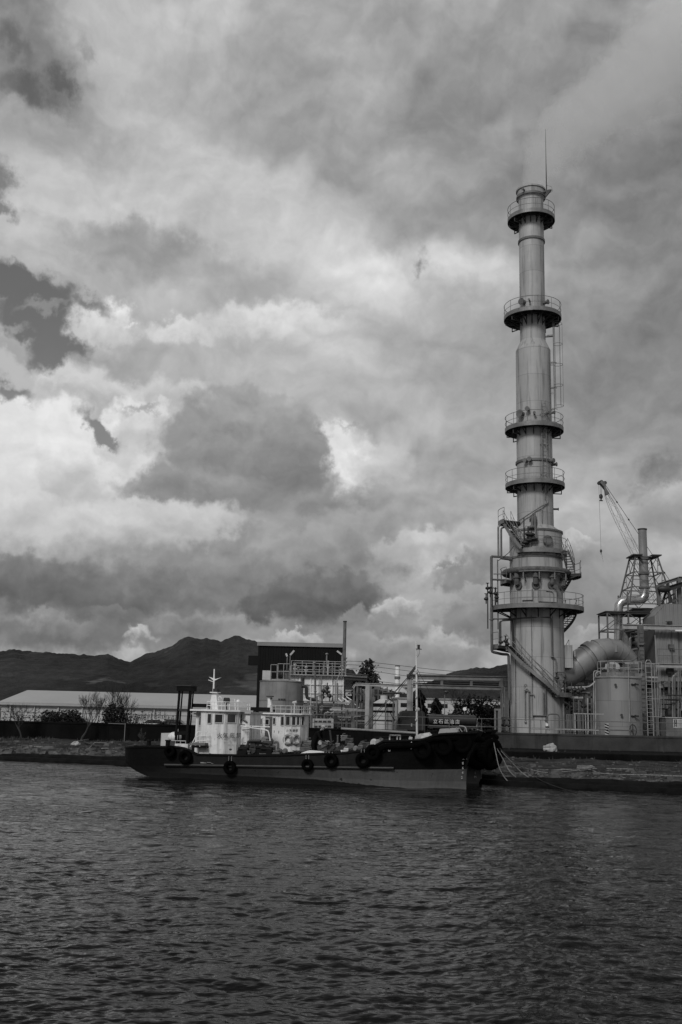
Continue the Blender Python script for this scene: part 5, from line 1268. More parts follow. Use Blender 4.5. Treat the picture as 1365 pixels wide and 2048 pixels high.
# lamp tube, wall units
m = MB(); a = W(1351, 1261, BY - 1); b = a + Vector((2.2, 0, 0)); m.beam(a, b, .12, .12); m.build('lamp', M['white_clean'], PB)
def small(px, py, w, h, d, Y, mt, name):
    c = W(px, py, Y); m = MB(); m.box((c.x - w/2, Y - d, c.z - h/2), (c.x + w/2, Y, c.z + h/2)); return m.build(name, M[mt], PB)
small(1341, 1293, .4, .35, .4, BY - .06, 'steel_mid', 'wall_unit'); small(1339, 1342, .55, .45, .4, BY - .06, 'steel_dark', 'wall_unit'); small(1338, 1246, .3, .25, .5, BY + .2, 'steel_dark', 'floodlight')
m = MB(); a = W(1331, 1243, BY); b = W(1345, 1243, BY); b.z = a.z; m.tube([a, b], .02, 5); m.build('floodlight', M['steel_dark'], PB)
m = MB(); 
for px in (1343, 1357): a = W(px, 1262, BY - .1); m.tube([(a.x, BY - .1, wz(px, 1330)), (a.x, BY - .1, a.z)], .03, 5)
m.build('conduit', M['steel_mid'], PB)
# balcony railings
yb = BY - .95
for py, hpx in ((1329, 25),):
    z = wz(1330, py, yb) + .2; seg_rail('railing', [(wx(1316, 1300, yb), yb, z), (x1, yb, z)], 1.1, M['steel_mid'], PB, .025, step=1.3)
# lower storey: dark interior, cabinets
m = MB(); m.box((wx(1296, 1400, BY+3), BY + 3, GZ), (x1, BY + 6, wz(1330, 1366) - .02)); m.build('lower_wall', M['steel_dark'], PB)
m = MB(); m.box((wx(1319, 1400), BY, wz(1330, 1432)), (x1, BY + 2.9, wz(1330, 1377))); m.build('machine_housing', M['clad'], PB)
for i in range(9): c = W(1322 + i * 5.5, 1378.5, BY - .03); m = MB(); m.tube([(c.x, BY - .06, c.z), (c.x, BY - .002, c.z)], .1, 10); m.build('port', M['black'], PB)
for px, py, w, h in ((1330, 1412, .25, .2), (1333, 1397, .03, .8), (1350, 1412, 1.1, 1.4)): c = W(px, py, BY - .02); m = MB(); m.box((c.x - w/2, BY - .05, c.z - h/2), (c.x + w/2, BY - .003, c.z + h/2)); m.build('panel', M['steel_mid'], PB)
m = MB(); c = W(1345, 1424, BY - 1); m.tube([c + Vector((-.5, 0, -.2)), c + Vector((.5, 0, -.2))], .45, 16); m.box((c.x - .7, BY - 1.4, c.z - 1.2), (c.x + .8, BY - .7, c.z - .6)); m.build('fan_housing', M['steel_dark'], PB)
tz_ = W(1337, 1387, BY); 
# railed mid-level and pale sign board
z = wz(1330, 1416, yb); seg_rail('railing', [(wx(1314, 1410, yb), yb, z - .6), (x1, yb, z - .6)], 1.1, M['steel_dark'], PB, .025, step=1.2)
small(1314, 1415, .22, .5, .05, BY - 1.2, 'white_clean', 'notice')
m = MB(); a = W(1358, 1404, BY - 1.2); m.box((a.x, BY - 1.3, W(1358, 1414, BY).z - .3), (a.x + 2.2, BY - .2, a.z)); m.build('white_cabinet', M['white_dull'], PB)
# tall steel columns
SC = T('column_frame', 'tall riveted steel column frame between the grey tank and corrugated building', 'steel frame', (wx(1281, 1400, 84), 84, GZ))
for px, pyt, Y, w in ((1281, 1250, 84, .42), (1309, 1326, 86, .16), (1304, 1326, 86, .1)): 
    a = W(px, pyt, Y); m = MB(); m.ibeam((a.x, Y, GZ), (a.x, Y, a.z), w, w, .06); m.beam((a.x, Y - w/2 - .004, GZ), (a.x, Y - w/2 - .004, a.z), w * .9, .02, (0, 1, 0)); m.build('column', M['steel_mid'], SC)
for py in (1288, 1337, 1375, 1425, 1448): a = W(1281, py, 83.7); m = MB(); m.box((a.x - .25, 83.55, a.z - .08), (a.x + .25, 83.76, a.z + .08)); m.build('splice_plate', M['steel_mid'], SC)
hbar(1250, 1300, 1326, 85, .14, M['steel_light'], SC, 'tie_beam'); hbar(1284, 1316, 1354, 85, .12, M['steel_light'], SC, 'tie_beam')
k = MB(); a = W(1281, 1330, 84.3); 
z = GZ
while z < wz(1281, 1262, 84): k.tube([(a.x - .18, 83.7, z), (a.x + .18, 83.7, z)], .018, 4); z += .35

for s_ in (-.18, .18): k.tube([(a.x + s_, 83.7, GZ), (a.x + s_, 83.7, z)], .02, 4)
k.build('ladder', M['steel_mid'], SC)
# cluttered open frame left of the building, carrying the vertical duct
OF = T('equipment_frame', 'open steel frame full of equipment behind the grey column', 'steel frame', (wx(1262, 1300, 92), 92, GZ))
for px in (1257, 1272, 1248): vpost(px, 1262 if px != 1257 else 1246, 91, .22, M['steel_mid'], OF)
for py in (1262, 1274, 1286, 1296, 1306): hbar(1246, 1300, py, 91, .16, M['steel_mid'], OF, py1=py - 3)
m = MB(); a = W(1248, 1264, 90.5); b = W(1256, 1290, 90.5); m.box((a.x, 90.4, b.z), (b.x, 91.2, a.z)); m.build('equipment_box', M['steel'], OF)
m = MB(); a = W(1260, 1262, 93); b = W(1290, 1330, 93); m.box((a.x, 92.5, GZ + 2), (b.x, 96, a.z)); m.build('back_panel', M['steel_dark'], OF)
for i, (px, py, w, h) in enumerate(((1267,1269,.9,.35),(1266,1281,1.0,.3),(1271,1292,.8,.4),(1270,1304,1.1,.3),(1268,1315,.7,.4),(1285,1275,.5,1.2))): c = W(px, py, 91.8); m = MB(); m.box((c.x - w/2, 91.4, c.z - h/2), (c.x + w/2, 92.4, c.z + h/2)); m.build('equipment_box', M['steel_mid'], OF)
for pts, r in (([(1252,1258,90),(1280,1252,90)], .1), ([(1259,1300,90),(1259,1275,90),(1276,1272,90)], .07), ([(1275,1298,90),(1250,1303,90)], .12), ([(1262,1262,90),(1262,1330,90)], .05)): hpipe(pts, r, M['steel'], OF)
# elbow pipe and second stack
EY = 92.0
EP = T('elbow_pipe', 'bright aluminium elbow pipe curving up into the slim second stack', 'pipe', (wx(1237, 1260, EY), EY, GZ))
pts = [((1237,1290),8.2),((1237,1262),8.2),((1237,1240),8.4),((1237,1222),8.6),((1238,1211),9),((1243,1204),9.2),((1252,1201),9.2),((1266,1200.5),9),((1277,1200.5),9),((1285,1198),9.2),((1289,1191),9.4),((1290,1180),9.2),((1289,1172),9.0)]
eP = [W(a, b, EY) for (a, b), r in pts]; er = [r * (EY) / F_PX for _, r in pts]
k = MB(); k.tube(eP, er, 28); k.build('casing', M['shiny'], EP, 30)
for i, t in ((2, .5), (3, .1), (6, .3), (8, .1), (10, .5)):
    p = eP[i].lerp(eP[i+1], t); d = (eP[i+1] - eP[i]).normalized(); k = MB(); k.tube([p - d*.04, p + d*.04], er[i] + .03, 28); k.build('seam', M['shiny'], EP)
ST = T('slim_stack', 'slim second stack with a lattice tower, behind the bent duct', 'stack', (wx(1285, 1150, EY), EY, GZ))
sx = wx(1285, 1150, EY); sr = 9.3 * EY / F_PX
zt, zb = W(1279, 1058, EY).z, W(1288, 1174, EY).z; xt = W(1279, 1058, EY).x
sx = eP[-1].x
k = MB(); k.lathe([(er[-1], 0), (er[-1], W(1285,1118,EY).z - zb)], (sx, EY, zb), 32, False); k.build('lower_shaft', M['tank_grey'], ST)
zq = W(1285, 1118, EY).z
k = MB(); k.lathe([(er[-1] - .02, 0), (er[-1] - .03, zt - zq - .1), (er[-1] - .12, zt - zq)], (sx, EY, zq), 32, False); k.build('upper_shaft', M['tank_grey'], ST)
for py in (1118, 1115, 1148, 1176): k = MB(); z = W(1285, py, EY).z; k.lathe([(er[-1], -.06), (er[-1] + .1, -.06), (er[-1] + .1, .06), (er[-1], .06)], (sx, EY, z), 32, False); k.build('flange', M['steel_mid'], ST)
k = MB(); k.lathe([(er[-1] - .06, 0), (er[-1] + .02, .02), (er[-1] + .02, .12), (er[-1] - .06, .14)], (sx, EY, zt - .1), 32, False); k.build('rim', M['steel_dark'], ST)
# lattice tower
LT = T('lattice_tower', 'four-legged steel lattice tower holding up the slim second stack', 'tower', (sx, EY, GZ))
lv = [(1116, 1.0), (1148, 1.28), (1178, 1.58), (1212, 1.95)]
lvz = [(W(1285, py, EY).z, h) for py, h in lv]
def corner(i, z, h): sgn = ((-1, -1), (1, -1), (1, 1), (-1, 1))[i]; return Vector((sx + sgn[0] * h, EY + sgn[1] * h, z))
for i in range(4):
    k = MB(); k.beam(corner(i, lvz[-1][0], lvz[-1][1]), corner(i, lvz[0][0], lvz[0][1]), .11); k.build('leg', M['steel_mid'], LT)
for li, (z, h) in enumerate(lvz):
    for i in range(4):
        j = (i + 1) % 4; a, b = corner(i, z, h), corner(j, z, h); k = MB(); k.beam(a, b, .09); k.build('horizontal', M['steel_mid'], LT)
        if li + 1 < len(lvz):
            z2, h2 = lvz[li + 1]; c, d = corner(i, z2, h2), corner(j, z2, h2); mid = (c + d) / 2; k = MB(); k.beam(a, mid, .05); k.beam(b, mid, .05)
            k.beam(a.lerp(c, .5), (a + mid) / 2, .05); k.build('brace', M['steel_mid'], LT)
k = MB(); z, h = lvz[0]; k.box((sx - h - .3, EY - h - .3, z + .06), (sx - er[-1] - .02, EY + h, z + .16)); k.box((sx + er[-1] + .02, EY - h - .3, z + .06), (sx + h + .3, EY + h, z + .16)); k.build('deck', M['deck'], LT)
# lower support frame carrying the tower
SF = T('bracing_tower', 'braced support frame round the foot of the elbow pipe', 'steel frame', (wx(1240, 1300, EY), EY, GZ))
fz = W(1240, 1229, EY).z; f0 = W(1240, 1262, EY).z
fx = [wx(1215, 1250, EY - 1.4), wx(1257, 1250, EY - 1.4), wx(1300, 1250, EY - 1.4)]; fy = [EY - 1.5, EY + 1.5]
for x in fx:
    for y in fy: k = MB(); k.beam((x, y, GZ), (x, y, fz + (1.9 if x == fx[1] else 0)), .13); k.build('column', M['steel_mid'], SF)
for z in (fz, f0, W(1240, 1288, EY).z):
    for y in fy: k = MB(); k.beam((fx[0], y, z), (fx[2], y, z), .12); k.build('beam', M['steel_mid'], SF)
    for x in fx: k = MB(); k.beam((x, fy[0], z), (x, fy[1], z), .12); k.build('beam', M['steel_mid'], SF)
for i in range(2):
    a, b = fx[i], fx[i+1]; k = MB(); k.beam((a, fy[0], f0), (b, fy[0], fz), .05); k.build('brace', M['steel_mid'], SF); k = MB(); k.beam((b, fy[0], f0), (a, fy[0], fz), .05); k.build('brace', M['steel_mid'], SF)
    k = MB(); k.beam((a, fy[1], f0), (b, fy[1], fz), .05); k.build('brace', M['steel_mid'], SF)
k = MB(); k.box((fx[0] - .2, fy[0] - .2, fz + .07), (fx[2], fy[1], fz + .13)); k.build('deck', M['deck'], SF)
k = MB(); k.box((wx(1262, 1225, EY + 1), EY + .5, W(1270, 1226, EY).z), (wx(1320, 1225, EY + 1), EY + 4, W(1270, 1216, EY).z)); k.build('roof_panel', M['steel_dark'], SF)
# top frame of box girders on the roof of the building
TF = T('roof_gantry', 'open steel gantry frame on top of the corrugated building', 'steel frame', (wx(1340, 1180, BY + 2), BY + 2, za_))
Yt = BY + 2
def ib(p, q, w, name, mt='steel_mid'):
    k = MB(); k.ibeam(p, q, w, w * 1.1, .05); return k.build(name, M[mt], TF)
a = W(1317, 1170, Yt); b = W(1358, 1157, Yt); zr = za_ + .05
ib((a.x, Yt, zr), (a.x, Yt, a.z), .28, 'column'); ib((b.x, Yt, zr), (b.x, Yt, b.z), .34, 'column'); c = W(1400, 1157, Yt); ib((c.x, Yt, zr), (c.x, Yt, b.z), .3, 'column'); d = W(1349, 1176, Yt + 2); ib((d.x, Yt + 2, zr), (d.x, Yt + 2, d.z), .26, 'column')
ib(a, b, .28, 'girder'); ib(b, Vector((c.x, Yt, b.z)), .3, 'girder'); ib(W(1332, 1179, Yt - .6), W(1366, 1168, Yt - .6), .4, 'girder', 'steel_dark')
ib(W(1320, 1204, Yt), W(1350, 1187, Yt), .12, 'brace'); ib(W(1325, 1208, Yt), W(1337, 1168, Yt), .16, 'brace', 'steel_dark'); ib(W(1335, 1207, Yt), W(1372, 1192, Yt), .12, 'brace'); ib(W(1318, 1180, Yt), W(1325, 1172, Yt), .1, 'brace')
k = MB(); c = W(1329, 1178, Yt - .6); k.ball(c, .42, 12, 8, (1.5, 1, .8)); c = W(1338, 1186, Yt - .6); k.tube([c, c + Vector((.1, 0, -.9))], .14, 8); k.tube([c + Vector((0, 0, .9)), c], .1, 8); k.build('hoist', M['steel_dark'], TF)
rng = random.Random(31)
for i in range(16):
    px = 1288 + (i * 29 % 76); Y = 85.5 + (i % 4) * .45; y0 = 1336 + (i * 37 % 60); y1 = min(1470, y0 + 50 + (i * 53 % 70))
    if i % 3: hpipe([(px, y0, Y), (px, y1, Y)] if i % 2 else [(px, y1, Y), (px, y0, Y), (px + 14, y0 + 1, Y)], .04 + .02 * (i % 4), M[('steel_dark', 'steel_mid', 'steel')[i % 3]], PB, 'pipe')
    else: hpipe([(px, y0 + 30, Y), (px + 40, y0 + 31, Y), (px + 40, y0 + 48, Y)], .05 + .02 * (i % 2), M['steel_dark'], PB, 'pipe')
# ------------------------------------------------------------------ crane behind
KY = 140.0
KR = T('crane', 'tall lattice-boom crane leaning left behind the slim second stack', 'crane', (W(1345, 1250, KY).x, KY, GZ))
b0, b1 = W(1330, 1226, KY), W(1214, 990, KY); tip = W(1202, 966, KY)
base = b0 + (b0 - b1).normalized() * ((b0.z - 3.2) / (b1 - b0).normalized().z)
d = (b1 - base).normalized(); s1 = Vector((0, 1, 0)); s2 = d.cross(s1).normalized()
L = (b1 - base).length; n = int(L / 1.25); HW = .46
def bc(t, i, w=None):
    w = HW * min(1, .35 + 6 * t, .55 + 7 * (1 - t)) if w is None else w; a = ((1, 1), (-1, 1), (-1, -1), (1, -1))[i]; return base + d * (L * t) + s2 * (a[0] * w) + s1 * (a[1] * w)
for i in range(4):
    k = MB(); k.tube([bc(t / 20, i) for t in range(21)], .03, 6); k.build('boom_chord', M['steel_light'], KR)
for f in range(4):
    k = MB()
    for q in range(n):
        k.tube([bc(q / n, f if q % 2 else (f + 1) % 4), bc((q + 1) / n, (f + 1) % 4 if q % 2 else f)], .013, 4)
    k.build('boom_lattice', M['steel_light'], KR)
k = MB(); t2 = W(1208, 976, KY); k.prism([bc(1, 0), bc(1, 1), W(1199, 966, KY) + s1*.4, W(1202, 962, KY) + s1*.4, W(1209, 965, KY) + s1*.4, W(1210, 970, KY) + s1*.4], None, -s1 * .9); hd = k.build('boom_head', M['steel_mid'], KR)
for px, py in ((1199, 966), (1210, 966), (1203, 964)): k = MB(); c = W(px, py, KY); k.disc(c, .26, (0, 1, 0), .4, 14); k.build('sheave', M['steel_dark'], hd)
def line(p, q, r=.022, name='cable', mt='wire', sag=0):
    k = MB(); P = [p.lerp(q, i / 8) - Vector((0, 0, sag * math.sin(math.pi * i / 8))) for i in range(9)]; k.tube(P, r, 5); return k.build(name, M[mt], KR)
bk_ = W(1410, 1260, KY + 4)
line(W(1210, 968, KY), W(1342, 1164, KY), .035, 'pendant_line'); line(W(1342, 1164, KY), bk_, .035, 'pendant_line'); line(W(1210, 970, KY), W(1300, 1130, KY), .016, sag=.5)
for t in (.18, .36, .55, .74, .9): p = W(1210, 968, KY).lerp(W(1342, 1164, KY), t); k = MB(); k.tube([p, W(1210, 968, KY).lerp(W(1342, 1164, KY), t + .015)], .10, 6); k.build('coupling', M['steel_dark'], KR)
hk = W(1202.5, 993, KY); line(W(1201, 968, KY), W(1202, 990, KY)); line(W(1204, 972, KY), W(1203.5, 990, KY))
k = MB(); k.ball(hk, .38, 10, 7, (.7, .5, 1)); k.tube([hk + Vector((0, 0, -.3)), hk + Vector((0, 0, -.55))], .1, 6); k.tube([hk + Vector((-.25, 0, -.6)), hk + Vector((.25, 0, -.6))], .08, 6); k.build('hook_block', M['steel_dark'], KR)
line(W(1198, 968, KY), W(1202.5, 1100, KY), .018); h2 = W(1202.5, 1102, KY); k = MB(); k.ball(h2, .16, 8, 6, (1, 1, 1.6)); k.tube([h2, h2 + Vector((0, 0, -.5))], .04, 5); k.build('hook', M['steel_dark'], KR); line(h2, W(1207, 1124, KY), .012)
k = MB(); x, y = base.x, KY; k.box((x - 1.2, y - 1.6, GZ + 1.0), (x + 4.5, y + 1.6, GZ + 3.0)); k.build('cab', M['steel_mid'], KR)
for s in (-1.9, 1.3): k = MB(); k.box((x - 2.5, y + s, GZ), (x + 4, y + s + .6, GZ + .9)); k.build('track', M['steel_dark'], KR)
# sign on the right edge
sy = 75.2; a = W(1347, 1438, sy); SG = T('notice_board', 'white notice board with a dark vertical strip at the right edge above the wall', 'sign', (a.x, sy, GZ))
b = W(1372, 1456, sy); m = MB(); m.box((a.x, sy, b.z), (b.x, sy + .05, a.z)); m.build('board', M['white_dull'], SG)
m = MB(); m.box((a.x + .05, sy - .006, b.z + .05), (a.x + .27, sy - .002, a.z - .04)); m.build('dark_strip', M['ink'], SG)
for i in range(4): zz = a.z - .14 - i * .14; m = MB(); m.box((a.x + .12, sy - .012, zz - .03), (a.x + .2, sy - .008, zz + .03)); m.build('mark', M['letter'], SG)
for i in range(6): zz = a.z - .1 - i * .09; m = MB(); m.box((a.x + .34, sy - .006, zz - .018), (b.x - .1, sy - .002, zz + .012)); m.build('text_line', M['steel_mid'], SG)
for x in (a.x + .1, b.x - .1): m = MB(); m.tube([(x, sy + .08, GZ), (x, sy + .08, a.z)], .03, 6); m.build('post', M['steel_mid'], SG)
CBX = T('switch_cabinet', 'pale grey cabinet standing on the yard under the notice board', 'cabinet', (W(1345, 1450, 77).x, 77, GZ)); m = MB(); a = W(1332, 1436, 77); m.box((a.x, 77, GZ), (a.x + 3.2, 78.4, a.z)); m.build('body', M['steel_mid'], CBX); m = MB(); m.box((a.x - .05, 76.95, a.z + .003), (a.x + 3.25, 78.45, a.z + .08)); m.build('lid', M['steel_light'], CBX)

# ------------------------------------------------------------------ dark shed
SY = 112.0
a = W(517.5, 1284, SY); b = W(684.5, 1290, SY); ztp = (a.z + b.z) / 2
SH = T('shed', 'big black corrugated shed with a pale roof edge behind the tanks', 'shed', ((a.x+b.x)/2, SY, GZ))
m = MB(); m.corr((a.x, SY), (b.x, SY), GZ, ztp - .3, .28, .05); m.build('front_wall', M['shed_black'], SH)
m = MB(); m.add([(a.x,SY+.04,GZ),(a.x,SY+18,GZ),(a.x,SY+18,ztp-.3),(a.x,SY+.04,ztp-.3),(b.x,SY+.04,GZ),(b.x,SY+18,GZ),(b.x,SY+18,ztp-.3),(b.x,SY+.04,ztp-.3)], [(1,0,3,2),(4,5,6,7),(5,1,2,6)]); m.build('side_wall', M['shed_black'], SH)
m = MB(); m.box((a.x-.12, SY-.22, ztp-.34), (b.x+.12, SY-.07, ztp)); m.build('fascia', M['trim'], SH)
m = MB(); m.add([(a.x-.12,SY-.22,ztp+.003),(b.x+.12,SY-.22,ztp+.003),(b.x+.12,SY+18.2,ztp-1.2),(a.x-.12,SY+18.2,ztp-1.2),(a.x-.12,SY-.22,ztp+.08),(b.x+.12,SY-.22,ztp+.08),(b.x+.12,SY+18.2,ztp-1.1),(a.x-.12,SY+18.2,ztp-1.1)], [(0,3,2,1),(4,5,6,7),(0,1,5,4),(1,2,6,5),(2,3,7,6),(3,0,4,7)]); m.build('roof', M['trim'], SH)
q = W(504, 1322, SY + 3); m = MB(); m.box((q.x-.3, SY+2, q.z-.5), (a.x-.003, SY+3, W(504,1312,SY+3).z)); m.build('side_hood', M['shed_black'], SH)
m = MB(); q = W(509, 1300, SY + 9); m.tube([(a.x - .09, SY + 4, GZ), (a.x - .09, SY + 4, ztp - .4)], .06, 6); m.build('downpipe', M['steel_mid'], SH)
# tall post
q = W(690.5, 1244, 100); m = MB(); m.tube([(q.x, 100, GZ), (q.x, 100, q.z)], [.20, .15], 10); PT = T('steel_post', 'tall slim steel post standing at the right end of the black shed', 'post', (q.x, 100, GZ)); m.build('shaft', M['steel_mid'], PT)
m = MB(); m.tube([(q.x, 100, q.z), (q.x, 100, q.z + .1)], .19, 10); m.build('cap', M['steel_dark'], PT)
for py in (1318, 1325, 1332): c = W(694, py, 100); m = MB(); m.tube([(q.x, 99.8, c.z), (c.x, 99.8, c.z), (c.x, 99.8, c.z + .15)], .04, 5); m.build('bracket', M['steel_dark'], PT)

# ------------------------------------------------------------------ left cylindrical tank
TY2 = 92.0; r2 = 44 * TY2 * .98 / F_PX; c = W(563, 1400, TY2); z2 = W(563, 1364, TY2).z
T2 = T('storage_tank', 'wide weathered cylindrical tank in front of the black shed', 'tank', (c.x, TY2, GZ))
m = MB(); m.lathe([(r2, 0), (r2, z2 - GZ), (r2 + .05, z2 - GZ), (r2 + .05, z2 - GZ + .05), (.01, z2 - GZ + .35)], (c.x, TY2, GZ), 64); m.build('shell', M['tank_grey'], T2)
m = MB(); z = W(563, 1402, TY2).z; m.lathe([(r2 + .002, 0), (r2 + .015, 0), (r2 + .015, .04), (r2 + .002, .04)], (c.x, TY2, z), 64, False); m.build('stiffener_ring', M['steel_mid'], T2)
for px in (559, 564, 569): p = W(px, 1399, TY2 - r2); m = MB(); m.box((p.x - .09, TY2 - r2 - .02, p.z - .08), (p.x + .09, TY2 - r2 + .03, p.z + .08)); m.build('marking', M['ink'], T2)
PL = T('tank_platform', 'small railed platform with a white cabinet on top of the weathered tank', 'platform', (c.x, TY2, z2))
zp = W(560, 1361, TY2 - .6).z + .1
m = MB(); m.box((W(545,1360,TY2).x, TY2 - 1.2, zp - .08), (W(579,1360,TY2).x, TY2 + 1.0, zp)); m.build('deck', M['steel_light'], PL)
m = MB(); m.box((W(526.5,1360,TY2).x, TY2 - 1.0, zp - .08), (W(543,1360,TY2).x, TY2 + .4, W(540,1342,TY2).z)); m.build('cabinet', M['white_dull'], PL)
for xa_, xb_, hh in ((543, 555, 1.25), (557, 580, 1.35)): seg_rail('railing', [(W(xa_,1360,TY2).x, TY2 - 1.15, zp), (W(xb_,1360,TY2).x, TY2 - 1.15, zp), (W(xb_,1360,TY2).x, TY2 + .9, zp)], hh, M['steel_light'], PL, .028, step=.6)
m = MB(); p = W(563, 1355, TY2); m.ball((p.x, TY2 - .3, zp + .45), .4, 10, 7); m.tube([(p.x + .6, TY2 - .3, zp), (p.x + .6, TY2 - .3, zp + 1)], .12, 8); m.build('pump', M['steel_dark'], PL)
for i in range(3): m = MB(); p = W(571 + i * 3, 1350, TY2 - 1); m.tube([(p.x, TY2 - 1, zp), (p.x, TY2 - 1, zp + .8)], .06, 6); m.build('pipe', M['steel_mid'], PL)
# dark overflow pipe
EPD = T('overflow_pipe', 'thick dark bent pipe between the weathered tank and the white panel tank', 'pipe', (W(608,1400,TY2).x, TY2, GZ))
hpipe([(604,1372,TY2-1.9),(613,1373,TY2-1.9),(613,1398,TY2-1.9),(636,1399,TY2-1.9)], .15, M['steel_dark'], EPD, 'pipe')

# ------------------------------------------------------------------ white panelled tank
WY = 98.0
WT = T('panel_tank', 'raised white square-panelled tank with railings beside the weathered tank', 'tank', (W(632,1375,WY).x, WY, GZ))
xa, xb = W(578, 1375, WY).x, W(687, 1375, WY).x; za, zb_ = W(632, 1402, WY).z, W(632, 1352, WY).z
m = MB(); m.box((xa, WY, za), (xb, WY + 4, zb_)); m.build('body', M['white'], WT)
for i in range(6):
    x = xa + (xb - xa) * i / 5; m = MB(); m.box((x - .05, WY - .09, za), (x + .05, WY - .003, zb_ + .02)); m.build('rib', M['white_clean'], WT)
for py in (1352, 1369, 1386, 1401): z = W(632, py, WY).z; m = MB(); m.box((xa - .06, WY - .12, z - .05), (xb + .06, WY - .095, z + .05)); m.build('flange', M['white_clean'], WT)
m = MB(); m.box((xa - .3, WY - .5, zb_ + .03), (xb + .3, WY + 4.2, zb_ + .12)); m.build('walkway', M['steel_light'], WT)
seg_rail('railing', [(xa + .2, WY - .45, zb_ + .12), (xb + .2, WY - .45, zb_ + .12)], 1.25, M['steel_light'], WT, .035, (1., .62, .2), step=1.05)
seg_rail('railing', [(xa + .2, WY + 4, zb_ + .12), (xb + .2, WY + 4, zb_ + .12)], 1.25, M['steel_light'], WT, .03, (1., .5), step=1.3)
rng = random.Random(4)
for px, h in ((590, .9), (597, .6), (612, .7), (629, 1.1), (647, 1.0), (653, 2.0), (656, 1.3), (665, 1.1), (679, .8), (684, .9)):
    p = W(px, 1350, WY); m = MB(); y = WY + rng.uniform(-.2, 1.5); m.tube([(p.x, y, zb_ + .12), (p.x, y, zb_ + .12 + h)], .07, 7); m.ball((p.x, y, zb_ + .12 + h), .15, 8, 6, (1, 1, .8)); m.tube([(p.x - .2, y, zb_ + .2 + h*.5), (p.x + .2, y, zb_ + .2 + h*.5)], .05, 6); m.build('roof_fitting', M['steel' if px % 2 else 'white_dull'], WT)
for px in (583, 606, 630, 655, 680):
    p = W(px, 1402, WY); m = MB(); m.box((p.x - .12, WY + .2, GZ), (p.x + .12, WY + .45, za - .003)); m.build('leg', M['steel_mid'], WT)
for pts, r, mt in (([(631,1345,97),(631,1460,97)], .09, 'steel_mid'), ([(643,1352,97),(643,1402,97)], .05, 'steel'), ([(671,1362,97),(671,1402,97)], .06, 'steel_light'), ([(676,1366,97),(676,1402,97)], .05, 'steel'), ([(606,1355,97),(606,1372,97)], .16, 'steel_dark'), ([(665,1352,97),(667,1380,97),(665,1402,97)], .04, 'steel'), ([(681,1345,97),(674,1362,97),(674,1402,97)], .04, 'steel_light')): hpipe(pts, r, M[mt], WT)
for px, py in ((648, 1382), (655, 1384), (655, 1376), (660, 1392), (646, 1394)): p = W(px, py, 96.5); m = MB(); m.ball(p, .2, 8, 6); m.tube([p - Vector((0,0,.5)), p + Vector((0,0,.5))], .05, 6); m.tube([p - Vector((.3,0,0)), p + Vector((.3,0,0))], .04, 6); m.build('valve', M['steel_dark'], WT)
# floodlights on poles
def flood(px, py, ex, ey, label, Y=97.0, pyb=1355):
    a = W(px, py, Y); t = T('floodlight', label, 'lamp', (a.x, Y, zb_ + .12), 'floodlights on the panel tank')
    m = MB(); m.tube([(a.x, Y, zb_ - .2), (a.x, Y, a.z)], .045, 6); m.build('pole', M['steel'], t)
    e = W(ex, ey, Y); m = MB(); m.beam(a, e, .20, .16); m.build('lamp_head', M['white_dull'], t)
flood(581, 1310, 589, 1301, 'floodlight on a pole angled up to the right on the white tank')
flood(575, 1313, 572.5, 1307, 'small floodlight leftmost on the white tank railing', 97.4)
flood(684, 1309, 674.5, 1302, 'floodlight angled up to the left at the right end of the white tank')

# ------------------------------------------------------------------ pipe racks below the panel tank
YR = 90.0
RK = T('pipe_rack', 'dense rack of vertical and level pipes below the white panel tank', 'pipe rack', (W(650, 1430, YR).x, YR, GZ))
for px, pyt, w in ((617, 1402, .22), (625, 1402, .12), (637, 1400, .12), (645, 1392, .14), (668, 1402, .14), (677, 1404, .1), (688, 1402, .12), (700, 1405, .12)): vpost(px, pyt, YR, w, M['steel_mid'], RK)
for x0_, x1_, py, w in ((608,700,1404,.14),(610,690,1408,.08),(608,640,1416,.10),(608,706,1412,.1),(612,700,1440,.07),(608,710,1452,.08)): hbar(x0_, x1_, py, YR, w, M['steel_light' if py < 1406 else 'steel_mid'], RK, py1=py + (x1_-x0_)*.0235)
m = MB(); p = W(608, 1408, YR + 3); q = W(738, 1466, YR + 3); m.box((p.x, YR + 3, GZ), (q.x, YR + 5, p.z)); m.build('back_panel', M['steel_dark'], RK)
for (pts, r, mt) in (([(655,1455,89),(655,1419,89),(735,1421,89)], .09, 'steel_light'), ([(662,1455,89),(662,1424,89),(700,1425,89)], .07, 'steel_light'), ([(630,1420,88.5),(700,1422,88.5)], .07, 'steel'), ([(634,1462,88),(634,1392,88),(642,1390,88)], .07, 'steel'),
    ([(622,1462,88),(622,1396,88)], .06, 'steel_light'), ([(628,1462,88),(628,1405,88)], .05, 'steel'), ([(694,1462,88),(694,1420,88)], .13, 'steel_mid'), ([(704,1462,88),(704,1400,88)], .1, 'steel_mid'), ([(684,1462,88),(684,1408,88)], .06, 'steel_dark'), ([(709,1462,88),(709,1420,88),(720,1415,88)], .08, 'steel')):
    hpipe(pts, r, M[mt], RK)
for i in range(18):
    px = 612 + (i * 41 % 90); py = 1412 + (i * 29 % 38); c_ = W(px, py, 91); m = MB(); w = .2 + .1 * (i % 3); m.box((c_.x - w, 90.5, c_.z - .14 - .05*(i % 4)), (c_.x + w, 91.4, c_.z + .16)); m.build('equipment_box', M[('steel_mid', 'steel_dark', 'tank_grey')[i % 3]], RK)
